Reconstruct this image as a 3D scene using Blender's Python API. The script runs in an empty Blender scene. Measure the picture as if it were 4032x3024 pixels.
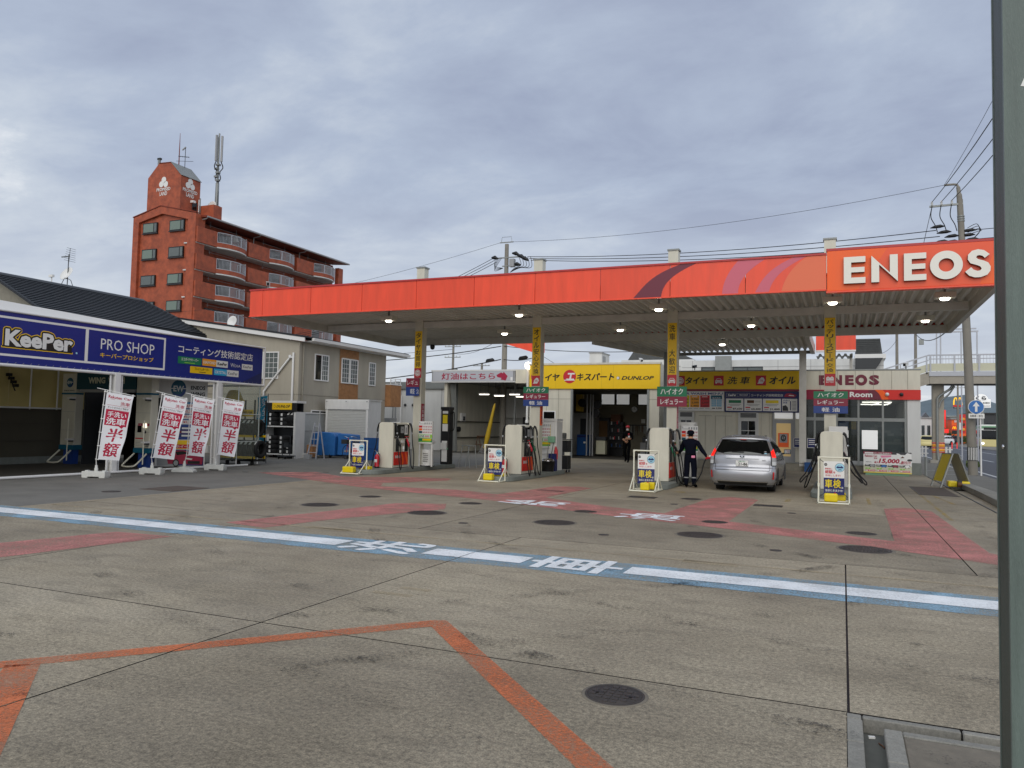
import bpy, bmesh, math, random
from mathutils import Vector, Matrix
random.seed(7)
S = bpy.context.scene
COL = S.collection
PI = math.pi

# ------------------------------------------------------------------ camera
cam_d = bpy.data.cameras.new("camera"); cam = bpy.data.objects.new("camera", cam_d); COL.objects.link(cam)
cam_d.sensor_width = 36.0; cam_d.lens = 36.0 * 3028.0 / 4032.0
cam_d.clip_start = 0.05; cam_d.clip_end = 9000.0
CAM_H = 1.70
_pitch = math.atan((1675 - 1512) / 3028.0)
cam.matrix_world = (Matrix.Translation((0, 0, CAM_H)) @ Matrix.Rotation(math.radians(23.3), 4, 'Z')
     @ Matrix.Rotation(PI / 2 + _pitch, 4, 'X') @ Matrix.Rotation(0.0215, 4, 'Z'))
S.camera = cam

# ------------------------------------------------------------------ sky and light (overcast late afternoon)
world = bpy.data.worlds.new("World"); S.world = world; world.use_nodes = True
nt = world.node_tree; nt.nodes.clear()
def wn(t, **kw):
 n = nt.nodes.new(t)
 for k, v in kw.items():
  setattr(n, k, v)
 return n
SUN_EL, SUN_AZ = math.radians(33), math.radians(166)      # azimuth clockwise from +Y
w_out = wn('ShaderNodeOutputWorld'); w_bg = wn('ShaderNodeBackground')
sky = wn('ShaderNodeTexSky'); sky.sky_type = 'NISHITA'; sky.sun_disc = False
sky.sun_elevation = SUN_EL; sky.sun_rotation = SUN_AZ
sky.air_density = 1.0; sky.dust_density = 2.0; sky.ozone_density = 2.0
w_bg.inputs['Strength'].default_value = 0.105
tc = wn('ShaderNodeTexCoord'); sep = wn('ShaderNodeSeparateXYZ')
nt.links.new(tc.outputs['Generated'], sep.inputs[0])
zc = wn('ShaderNodeMath', operation='MAXIMUM'); zc.inputs[1].default_value = 0.0
nt.links.new(sep.outputs['Z'], zc.inputs[0])
za = wn('ShaderNodeMath', operation='ADD'); za.inputs[1].default_value = 0.16
nt.links.new(zc.outputs[0], za.inputs[0])
dx = wn('ShaderNodeMath', operation='DIVIDE'); dy = wn('ShaderNodeMath', operation='DIVIDE')
nt.links.new(sep.outputs['X'], dx.inputs[0]); nt.links.new(za.outputs[0], dx.inputs[1])
nt.links.new(sep.outputs['Y'], dy.inputs[0]); nt.links.new(za.outputs[0], dy.inputs[1])
cmb = wn('ShaderNodeCombineXYZ')
nt.links.new(dx.outputs[0], cmb.inputs[0]); nt.links.new(dy.outputs[0], cmb.inputs[1])
mp = wn('ShaderNodeMapping'); mp.inputs['Rotation'].default_value = (0, 0, math.radians(28))
mp.inputs['Scale'].default_value = (0.75, 1.0, 1); mp.inputs['Location'].default_value = (3.1, 1.7, 0)
nt.links.new(cmb.outputs[0], mp.inputs[0])
n1 = wn('ShaderNodeTexNoise'); n1.inputs['Scale'].default_value = 0.48; n1.inputs['Detail'].default_value = 7
n1.inputs['Roughness'].default_value = 0.58; n1.inputs['Distortion'].default_value = 0.4
n2 = wn('ShaderNodeTexNoise'); n2.inputs['Scale'].default_value = 2.3; n2.inputs['Detail'].default_value = 8
n2.inputs['Roughness'].default_value = 0.6; n2.inputs['Distortion'].default_value = 0.25
nt.links.new(mp.outputs[0], n1.inputs[0]); nt.links.new(mp.outputs[0], n2.inputs[0])
mx = wn('ShaderNodeMix'); mx.data_type = 'FLOAT'; mx.inputs[0].default_value = 0.44
nt.links.new(n1.outputs['Fac'], mx.inputs[2]); nt.links.new(n2.outputs['Fac'], mx.inputs[3])
# cloud deck: pale bright patches between blue grey, brighter and flatter towards the horizon
cr = wn('ShaderNodeValToRGB')
cr.color_ramp.elements[0].position = 0.36; cr.color_ramp.elements[0].color = (3.35, 3.85, 5.15, 1)
cr.color_ramp.elements[1].position = 0.63; cr.color_ramp.elements[1].color = (8.9, 9.1, 9.3, 1)
e = cr.color_ramp.elements.new(0.47); e.color = (4.3, 4.95, 6.2, 1)
e = cr.color_ramp.elements.new(0.55); e.color = (5.6, 6.2, 7.1, 1)
nt.links.new(mx.outputs[0], cr.inputs[0])
hz = wn('ShaderNodeMapRange'); hz.inputs['From Min'].default_value = 0.0; hz.inputs['From Max'].default_value = 0.30
hz.inputs['To Min'].default_value = 0.55; hz.inputs['To Max'].default_value = 0.0
nt.links.new(sep.outputs['Z'], hz.inputs['Value'])
mh = wn('ShaderNodeMix'); mh.data_type = 'RGBA'; mh.inputs[7].default_value = (7.5, 7.7, 7.9, 1)
nt.links.new(hz.outputs[0], mh.inputs[0]); nt.links.new(cr.outputs[0], mh.inputs[6])
ms = wn('ShaderNodeMix'); ms.data_type = 'RGBA'; ms.inputs[0].default_value = 0.94
nt.links.new(sky.outputs[0], ms.inputs[6]); nt.links.new(mh.outputs[2], ms.inputs[7])
nt.links.new(ms.outputs[2], w_bg.inputs[0]); nt.links.new(w_bg.outputs[0], w_out.inputs[0])

sun_d = bpy.data.lights.new("sun", 'SUN'); sun = bpy.data.objects.new("sun", sun_d); COL.objects.link(sun)
sun_d.energy = 1.45; sun_d.angle = math.radians(60); sun_d.color = (1.0, 0.955, 0.89)
_sd = Vector((math.sin(SUN_AZ) * math.cos(SUN_EL), math.cos(SUN_AZ) * math.cos(SUN_EL), math.sin(SUN_EL)))
sun.rotation_euler = _sd.to_track_quat('Z', 'Y').to_euler(); sun.location = (0, -10, 30)
S.view_settings.view_transform = 'Standard'; S.view_settings.look = 'None'
S.view_settings.gamma = 1.0; S.view_settings.exposure = 0.0; S.view_settings.use_curve_mapping = False

# ------------------------------------------------------------------ materials
def lin(h):
 if isinstance(h, str):
  h = h.lstrip('#'); c = [int(h[i:i + 2], 16) / 255 for i in (0, 2, 4)]
  return tuple(((x + .055) / 1.055) ** 2.4 if x > .04045 else x / 12.92 for x in c)
 return tuple(h)
MATS = {}
def mat(name, col, rough=.55, metal=0., var=.0, scale=6., bump=0., bscale=40., spec=.5, coat=0., detail=5, stretch=None, rnd=0.):
 """Principled surface; var = relative brightness mottling, bump = fine relief."""
 if name in MATS: return MATS[name]
 m = bpy.data.materials.new(name); m.use_nodes = True; t = m.node_tree; b = t.nodes['Principled BSDF']
 c = lin(col)
 b.inputs['Base Color'].default_value = (*c, 1); b.inputs['Roughness'].default_value = rough
 b.inputs['Metallic'].default_value = metal; b.inputs['Specular IOR Level'].default_value = spec
 b.inputs['Coat Weight'].default_value = coat; b.inputs['Coat Roughness'].default_value = .08
 if var or bump:
  g = t.nodes.new('ShaderNodeNewGeometry'); src = g.outputs['Position']
  if stretch:
   mpn = t.nodes.new('ShaderNodeMapping'); mpn.inputs['Scale'].default_value = stretch
   t.links.new(src, mpn.inputs[0]); src = mpn.outputs[0]
 if var:
  n = t.nodes.new('ShaderNodeTexNoise'); n.inputs['Scale'].default_value = scale; n.inputs['Detail'].default_value = detail
  n.inputs['Roughness'].default_value = .62
  t.links.new(src, n.inputs['Vector'])
  r = t.nodes.new('ShaderNodeMapRange'); r.inputs['From Min'].default_value = .28; r.inputs['From Max'].default_value = .72
  r.inputs['To Min'].default_value = 1 - var; r.inputs['To Max'].default_value = 1 + var * .75
  t.links.new(n.outputs['Fac'], r.inputs['Value'])
  x = t.nodes.new('ShaderNodeMix'); x.data_type = 'RGBA'; x.blend_type = 'MULTIPLY'; x.inputs[0].default_value = 1
  x.inputs[6].default_value = (*c, 1); t.links.new(r.outputs[0], x.inputs[7]); t.links.new(x.outputs[2], b.inputs['Base Color'])
  if rnd:                                                    # each separate panel a little different
   oi = t.nodes.new('ShaderNodeObjectInfo'); r4 = t.nodes.new('ShaderNodeMapRange'); r4.inputs['To Min'].default_value = 1 - rnd; r4.inputs['To Max'].default_value = 1 + rnd
   t.links.new(oi.outputs['Random'], r4.inputs['Value']); x2 = t.nodes.new('ShaderNodeMix'); x2.data_type = 'RGBA'; x2.blend_type = 'MULTIPLY'; x2.inputs[0].default_value = 1
   t.links.new(x.outputs[2], x2.inputs[6]); t.links.new(r4.outputs[0], x2.inputs[7]); t.links.new(x2.outputs[2], b.inputs['Base Color'])
  r2 = t.nodes.new('ShaderNodeMapRange'); r2.inputs['To Min'].default_value = max(.05, rough - .12); r2.inputs['To Max'].default_value = min(1, rough + .12)
  t.links.new(n.outputs['Fac'], r2.inputs['Value']); t.links.new(r2.outputs[0], b.inputs['Roughness'])
 if bump:
  n = t.nodes.new('ShaderNodeTexNoise'); n.inputs['Scale'].default_value = bscale; n.inputs['Detail'].default_value = 3
  t.links.new(src, n.inputs['Vector'])
  bp = t.nodes.new('ShaderNodeBump'); bp.inputs['Strength'].default_value = bump; bp.inputs['Distance'].default_value = .02
  t.links.new(n.outputs['Fac'], bp.inputs['Height']); t.links.new(bp.outputs[0], b.inputs['Normal'])
 MATS[name] = m; return m
def emit(name, col, strength, base=None):
 if name in MATS: return MATS[name]
 m = bpy.data.materials.new(name); m.use_nodes = True; b = m.node_tree.nodes['Principled BSDF']
 b.inputs['Base Color'].default_value = (*lin(base or col), 1)
 b.inputs['Emission Color'].default_value = (*lin(col), 1); b.inputs['Emission Strength'].default_value = strength
 MATS[name] = m; return m
def glass(name, tint, alpha, rough=.03):
 """Window glass: part mirror, part see-through (alpha = how much of the tint covers)."""
 if name in MATS: return MATS[name]
 m = bpy.data.materials.new(name); m.use_nodes = True; t = m.node_tree; t.nodes.clear()
 o = t.nodes.new('ShaderNodeOutputMaterial'); tr = t.nodes.new('ShaderNodeBsdfTransparent'); di = t.nodes.new('ShaderNodeBsdfDiffuse')
 gl = t.nodes.new('ShaderNodeBsdfGlossy'); gl.inputs['Roughness'].default_value = rough; gl.inputs['Color'].default_value = (.9, .93, .95, 1)
 di.inputs['Color'].default_value = (*lin(tint), 1); tr.inputs['Color'].default_value = (.86, .9, .9, 1)
 a = t.nodes.new('ShaderNodeMixShader'); a.inputs[0].default_value = alpha
 t.links.new(tr.outputs[0], a.inputs[1]); t.links.new(di.outputs[0], a.inputs[2])
 f = t.nodes.new('ShaderNodeFresnel'); f.inputs['IOR'].default_value = 1.5
 gg_ = t.nodes.new('ShaderNodeNewGeometry'); k_ = t.nodes.new('ShaderNodeMath'); k_.operation = 'MULTIPLY_ADD'; k_.inputs[1].default_value = -1; k_.inputs[2].default_value = 1; t.links.new(gg_.outputs['Backfacing'], k_.inputs[0])
 q_ = t.nodes.new('ShaderNodeMath'); q_.operation = 'MULTIPLY'; t.links.new(f.outputs[0], q_.inputs[0]); t.links.new(k_.outputs[0], q_.inputs[1])   # reflect on the outer face only
 b = t.nodes.new('ShaderNodeMixShader'); t.links.new(q_.outputs[0], b.inputs[0])
 t.links.new(a.outputs[0], b.inputs[1]); t.links.new(gl.outputs[0], b.inputs[2]); t.links.new(b.outputs[0], o.inputs[0])
 MATS[name] = m; return m

def concrete(name, c1, c2, grain=.22, blot=.5, dark=(.045, .042, .036), seed=0.0, bump=.25):
 """Worn cast concrete: broad wet-dry clouding, streaks along the traffic, fine exposed aggregate."""
 m = bpy.data.materials.new(name); m.use_nodes = True; t = m.node_tree; b = t.nodes['Principled BSDF']
 g = t.nodes.new('ShaderNodeNewGeometry')
 def noise(scale, det, sc=None, rough=.6, off=0):
  n = t.nodes.new('ShaderNodeTexNoise'); n.inputs['Scale'].default_value = scale; n.inputs['Detail'].default_value = det
  n.inputs['Roughness'].default_value = rough
  mm = t.nodes.new('ShaderNodeMapping'); mm.inputs['Location'].default_value = (seed + off, seed * .7 + off, 0)
  if sc: mm.inputs['Scale'].default_value = sc
  t.links.new(g.outputs['Position'], mm.inputs[0]); t.links.new(mm.outputs[0], n.inputs['Vector']); return n.outputs['Fac']
 def rng(v, a, bb, lo, hi):
  r = t.nodes.new('ShaderNodeMapRange'); r.inputs['From Min'].default_value = a; r.inputs['From Max'].default_value = bb
  r.inputs['To Min'].default_value = lo; r.inputs['To Max'].default_value = hi; t.links.new(v, r.inputs['Value']); return r.outputs[0]
 def mixc(f, a, bb, mode='MIX'):
  x = t.nodes.new('ShaderNodeMix'); x.data_type = 'RGBA'; x.blend_type = mode
  for i, v in ((0, f), (6, a), (7, bb)):
   if hasattr(v, 'links'): t.links.new(v, x.inputs[i])
   elif i == 0: x.inputs[0].default_value = v
   else: x.inputs[i].default_value = (*v, 1)
  return x.outputs[2]
 base = mixc(rng(noise(.35, 5), .35, .65, 0, 1), lin(c1), lin(c2))
 base = mixc(rng(noise(1.6, 6, (1, 2.6, 1), .65, 5), .48, .78, 0, blot), base, tuple(x * .66 for x in lin(c1)))
 base = mixc(rng(noise(2.7, 6, (1.5, 1, 1), .7, 11), .60, .85, 0, .5), base, tuple(min(1, x * 1.3) for x in lin(c2)))
 base = mixc(rng(noise(.2, 6, (1, 1.2, 1), .68, 31), .50, .72, 0, .6), base, tuple(x * .55 for x in lin(c1)))
 fine = noise(95, 3, None, .75, 3); fine2 = noise(31, 4, None, .7, 9)
 base = mixc(1.0, base, rng(fine, .3, .7, 1 - grain, 1 + grain), 'MULTIPLY')
 base = mixc(1.0, base, rng(fine2, .3, .7, 1 - grain * .9, 1 + grain * .9), 'MULTIPLY')
 base = mixc(rng(noise(1.1, 7, (.22, 2.6, 1), .7, 41), .55, .80, 0, .42), base, tuple(x * .48 for x in lin(c1)))      # tyre-dark streaks along the lanes
 base = mixc(rng(noise(.9, 7, (2.4, .3, 1), .7, 53), .60, .82, 0, .4), base, tuple(x * .45 for x in lin(c1)))
 base = mixc(rng(noise(7.0, 5, None, .7, 17), .68, .82, 0, .38), base, dark)
 oi = t.nodes.new('ShaderNodeObjectInfo'); base = mixc(1.0, base, rng(oi.outputs['Random'], 0, 1, .84, 1.10), 'MULTIPLY')
 t.links.new(base, b.inputs['Base Color']); b.inputs['Roughness'].default_value = .82
 t.links.new(rng(noise(.9, 4, None, .6, 21), .3, .7, .62, .92), b.inputs['Roughness'])
 bp = t.nodes.new('ShaderNodeBump'); bp.inputs['Strength'].default_value = bump; bp.inputs['Distance'].default_value = .008
 t.links.new(fine2, bp.inputs['Height']); t.links.new(bp.outputs[0], b.inputs['Normal'])
 MATS[name] = m; return m
def paint(name, col, wear=.5, edge=.62, dirt=.66):
 """Road paint, worn through in grains so the concrete below shows."""
 m = bpy.data.materials.new(name); m.use_nodes = True; t = m.node_tree; b = t.nodes['Principled BSDF']; o = t.nodes['Material Output']
 g = t.nodes.new('ShaderNodeNewGeometry')
 n = t.nodes.new('ShaderNodeTexNoise'); n.inputs['Scale'].default_value = 42; n.inputs['Detail'].default_value = 5; n.inputs['Roughness'].default_value = .75
 n2 = t.nodes.new('ShaderNodeTexNoise'); n2.inputs['Scale'].default_value = 1.7; n2.inputs['Detail'].default_value = 5
 t.links.new(g.outputs['Position'], n.inputs['Vector']); t.links.new(g.outputs['Position'], n2.inputs['Vector'])
 a = t.nodes.new('ShaderNodeMath'); a.operation = 'MULTIPLY_ADD'; a.inputs[1].default_value = .55
 t.links.new(n2.outputs['Fac'], a.inputs[0]); t.links.new(n.outputs['Fac'], a.inputs[2])
 r = t.nodes.new('ShaderNodeMapRange'); r.inputs['From Min'].default_value = edge; r.inputs['From Max'].default_value = edge + .22
 r.inputs['To Min'].default_value = 0; r.inputs['To Max'].default_value = wear; t.links.new(a.outputs[0], r.inputs['Value'])
 r3 = t.nodes.new('ShaderNodeMapRange'); r3.inputs['From Min'].default_value = .25; r3.inputs['From Max'].default_value = .75; r3.inputs['To Min'].default_value = dirt; r3.inputs['To Max'].default_value = 1.15
 n3 = t.nodes.new('ShaderNodeTexNoise'); n3.inputs['Scale'].default_value = .9; n3.inputs['Detail'].default_value = 8; n3.inputs['Roughness'].default_value = .7; t.links.new(g.outputs['Position'], n3.inputs['Vector'])
 a3 = t.nodes.new('ShaderNodeMath'); a3.operation = 'MULTIPLY_ADD'; a3.inputs[1].default_value = .45; t.links.new(n.outputs['Fac'], a3.inputs[0])
 b3 = t.nodes.new('ShaderNodeMath'); b3.operation = 'MULTIPLY'; b3.inputs[1].default_value = .55; t.links.new(n3.outputs['Fac'], b3.inputs[0]); t.links.new(b3.outputs[0], a3.inputs[2]); t.links.new(a3.outputs[0], r3.inputs['Value'])
 x = t.nodes.new('ShaderNodeMix'); x.data_type = 'RGBA'; x.blend_type = 'MULTIPLY'; x.inputs[0].default_value = 1
 x.inputs[6].default_value = (*lin(col), 1); t.links.new(r3.outputs[0], x.inputs[7]); t.links.new(x.outputs[2], b.inputs['Base Color'])
 b.inputs['Roughness'].default_value = .75
 tr = t.nodes.new('ShaderNodeBsdfTransparent'); ms_ = t.nodes.new('ShaderNodeMixShader')
 t.links.new(r.outputs[0], ms_.inputs[0]); t.links.new(b.outputs[0], ms_.inputs[1]); t.links.new(tr.outputs[0], ms_.inputs[2])
 t.links.new(ms_.outputs[0], o.inputs[0]); MATS[name] = m; return m

def M(k):
 return MATS[k]
for nm, c, kw in (
 ('white_paint', '#dcdad0', dict(rough=.4, var=.06, scale=3)), ('white_plastic', '#deddd8', dict(rough=.38, var=.07, scale=3.5, stretch=(1.5, 1.5, .5))),
 ('cream_panel', '#d2cdbb', dict(rough=.5, var=.12, scale=2.0, stretch=(1.5, 1.5, .3), detail=8)), ('cream_metal', '#d0ccba', dict(rough=.38, var=.10, scale=3.5, stretch=(1.5, 1.5, .4), detail=8)),
 ('grey_metal', '#8c8f8c', dict(rough=.45, metal=.3, var=.1)), ('steel', '#a9abac', dict(rough=.32, metal=.9)),
 ('dark_metal', '#3a3c3e', dict(rough=.5, metal=.3)), ('black', '#0c0c0d', dict(rough=.45)), ('black_gloss', '#08090a', dict(rough=.12)),
 ('rubber', '#101011', dict(rough=.75, var=.15, scale=20)), ('tread', '#0b0b0c', dict(rough=.9)),
 ('deck_white', '#d6d3c9', dict(rough=.42, var=.16, scale=1.6, stretch=(1, .25, 1))), ('beam_white', '#cfccc2', dict(rough=.5, var=.15, scale=2)),
 ('canopy_red', '#f05030', dict(rough=.36, var=.13, scale=2.6, stretch=(1.6, 1.6, .22), rnd=.06, detail=8, bump=.10, bscale=1.3)), ('canopy_red_trim', '#b53434', dict(rough=.4)),
 ('orange', '#fb6210', dict(rough=.4, var=.06, scale=2.5, stretch=(1.5, 1.5, .3))), ('swoosh_maroon', '#6e2436', dict(rough=.4)), ('swoosh_pink', '#d06374', dict(rough=.4)), ('swoosh_orange', '#e87048', dict(rough=.4)),
 ('sign_orange_red', '#f2572a', dict(rough=.4)), ('letter_white', '#ece9dc', dict(rough=.4)), ('letter_side', '#4a2a22', dict(rough=.5)),
 ('sign_yellow', '#f2c500', dict(rough=.4, var=.03, scale=2)), ('sign_red', '#c8202c', dict(rough=.4)), ('sign_crimson', '#a3173c', dict(rough=.4)), ('sign_maroon', '#8e1c3a', dict(rough=.4)),
 ('sign_green', '#157a50', dict(rough=.4)), ('sign_blue', '#1f3f86', dict(rough=.4)), ('sign_navy', '#16205e', dict(rough=.4)),
 ('sign_black', '#15130f', dict(rough=.4)), ('sign_white', '#e6e5e0', dict(rough=.4)), ('sign_grey', '#9a9b9b', dict(rough=.5)),
 ('banner_blue', '#11237c', dict(rough=.38, var=.05, scale=1.0)), ('teal', '#145f78', dict(rough=.4)), ('teal_dark', '#0b4450', dict(rough=.45)),
 ('lime', '#8cc63f', dict(rough=.45)), ('cyan', '#2aa8d4', dict(rough=.5)), ('amber', '#f0a020', dict(rough=.4)), ('poster_blue', '#9fd0e2', dict(rough=.45)),
 ('island_grey', '#7d827c', dict(rough=.75, var=.18, scale=4, bump=.2)), ('skin', '#b98868', dict(rough=.5)), ('navy_cloth', '#0b0e1b', dict(rough=.9, var=.3, scale=14, spec=.12)),
 ('black_cloth', '#08090c', dict(rough=.9, spec=.12)), ('pink', '#e58aa8', dict(rough=.7)), ('red_plastic', '#c0182a', dict(rough=.35)), ('yellow_plastic', '#e6cc14', dict(rough=.35, var=.08, scale=8)),
 ('blue_steel', '#2f6fb4', dict(rough=.42, var=.15, scale=5)), ('blue_panel', '#0f4a86', dict(rough=.5, var=.1)), ('green_plastic', '#7fb090', dict(rough=.4)),
 ('asphalt', '#76736b', dict(rough=.85, var=.22, scale=1.1, bump=.3, bscale=120, detail=9)), ('road_asphalt', '#52545a', dict(rough=.8, var=.15, scale=.5, bump=.3, bscale=80)),
 ('pavement', '#837f76', dict(rough=.85, var=.22, scale=1.5, bump=.25, bscale=90)), ('iron', '#4b4541', dict(rough=.62, metal=.4, var=.25, scale=14)),
 ('gutter_silt', '#57574f', dict(rough=.8, var=.2, scale=12)), ('rust_plate', '#564a3f', dict(rough=.75, var=.2, scale=9)), ('stucco', '#a9a292', dict(rough=.88, var=.13, scale=1.1, stretch=(1.4, 1.4, .35), detail=9, bump=.35, bscale=55)),
 ('brick_tan', '#a9794f', dict(rough=.85, var=.25, scale=5)), ('mortar', '#b09a7c', dict(rough=.9)), ('red_tile', '#a65234', dict(rough=.6, var=.42, scale=1.5, detail=10)), ('red_tile_dark', '#7e3119', dict(rough=.6, var=.2, scale=3)),
 ('roof_tile', '#53575c', dict(rough=.42, var=.2, scale=5)), ('roof_tile_edge', '#22252a', dict(rough=.55)), ('slate', '#4d4f4e', dict(rough=.7, var=.25, scale=6)),
 ('concrete_pole', '#89847a', dict(rough=.85, var=.15, scale=2)), ('bridge_beige', '#a39c8e', dict(rough=.7, var=.1)), ('bridge_panel', '#c8c6ac', dict(rough=.6)), ('bridge_rail', '#b6b8bd', dict(rough=.5)),
 ('post_green', '#66736c', dict(rough=.45, var=.2, scale=14, stretch=(2.5, 2.5, .2), bump=.25, bscale=220, detail=9)), ('post_dark', '#3c463e', dict(rough=.5, var=.25, scale=12, stretch=(2, 2, .25), bump=.2, bscale=200)),
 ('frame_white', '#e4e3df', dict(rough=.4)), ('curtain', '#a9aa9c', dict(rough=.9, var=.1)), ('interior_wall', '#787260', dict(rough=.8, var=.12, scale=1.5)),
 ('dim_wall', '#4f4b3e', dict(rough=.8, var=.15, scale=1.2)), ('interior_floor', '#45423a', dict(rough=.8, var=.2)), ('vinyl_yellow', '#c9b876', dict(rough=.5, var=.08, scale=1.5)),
 ('tarp_yellow', '#b8981c', dict(rough=.6, var=.1)), ('canvas_grey', '#6a6c68', dict(rough=.8, var=.12)), ('mirror_silver', '#9aa6a6', dict(rough=.1, metal=.8)),
 ('car_silver', '#a9aaae', dict(rough=.26, metal=.6, coat=.7)), ('chrome', '#d8d8da', dict(rough=.1, metal=1.)), ('car_white', '#e0e2e3', dict(rough=.25, coat=.5)), ('car_dark', '#1e2226', dict(rough=.25, coat=.5)),
 ('lens_red', '#b01818', dict(rough=.15, coat=.5)), ('lens_clear', '#c9cbcc', dict(rough=.12, coat=.5)), ('bus_cream', '#d5c88a', dict(rough=.4)), ('bus_green', '#6f9f78', dict(rough=.4)), ('hill', '#66747a', dict(rough=1, var=.2, scale=.02)),  # hillside base colour carries the blue-grey of distance haze
 ('brown', '#5f3a1e', dict(rough=.6)), ('wood_door', '#6a4a22', dict(rough=.6, var=.1)), ('wire', '#1c1d20', dict(rough=.6)), ('insulator', '#d6d6d2', dict(rough=.3)),
 ('flag_white', '#e3e3e6', dict(rough=.8)), ('flag_red', '#b0183e', dict(rough=.8)), ('flag_cyan', '#2f9fc4', dict(rough=.8)), ('weight_white', '#d3d3cc', dict(rough=.5, var=.08, scale=9)),
 ('pvc', '#e2dfcb', dict(rough=.45)), ('fence_grey', '#b3b5b2', dict(rough=.6, var=.08)), ('grey_plaster', '#9b9c98', dict(rough=.8, var=.08)), ('white_wall', '#d3d3cf', dict(rough=.7, var=.1, scale=1.3, stretch=(1.5, 1.5, .3))), ('band_red', '#d4261c', dict(rough=.4)),
 ('blind', '#7d8484', dict(rough=.7)), ('leaf', '#4d5a2c', dict(rough=.8)), ('tan_tile', '#8f8a7c', dict(rough=.7, var=.15)), ('shutter', '#c4c4be', dict(rough=.4, var=.05)),
):
 mat(nm, c, **kw)
concrete('forecourt', '#8b806c', '#a89c85', grain=.5, blot=.68)
paint('tyre_dark', '#1e1c1a', 1.0, .50); paint('oil_dark', '#171513', 1.0, .56); mat('infill', '#7b7365', .85, var=.22, scale=8, bump=.2)
concrete('kerbstone', '#88867d', '#98948a', grain=.18, seed=4.2)
paint('mark_white', '#f2f4f4', .4, .72, .86); paint('mark_blue', '#93b7cc', .8, .65, .75); paint('mark_red', '#d0877f', .75, .66, .76)
paint('mark_orange', '#dd7a4a', .7, .66); paint('mark_tan', '#c2b292', .8, .62); paint('mark_yellow', '#c9a83c', .9, .58); paint('road_white', '#d2d4d4', .4, .75)
emit('lamp_white', '#fff6ea', 7.0); emit('tube_white', '#fff7ea', 3.2); emit('lamp_warm', '#fff0d4', 7.0)
emit('tail_red', '#ff2010', 1.0, '#a01010'); emit('neon_red', '#ff2a20', .35); emit('sign_yellow_lit', '#ffc400', .75); emit('sign_lit_white', '#f2f2f0', .25); emit('screen', '#fff4dc', 1.4)
emit('sign_orange_lit', '#ff5a10', .15); emit('door_glow', '#c2a670', .28); mat('joint_fill', '#1d1a17', .9); emit('head_lamp', '#ffffff', 3.0)
glass('pane', '#20262a', .55); glass('pane_clear', '#39403f', .25); glass('pane_dark', '#0b0e10', .85); glass('pane_blind', '#6f7674', .75); glass('curtain_green', '#7d8c80', .85); glass('car_glass', '#07090a', .9); glass('vinyl_clear', '#b9bcae', .10, .2)
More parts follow.
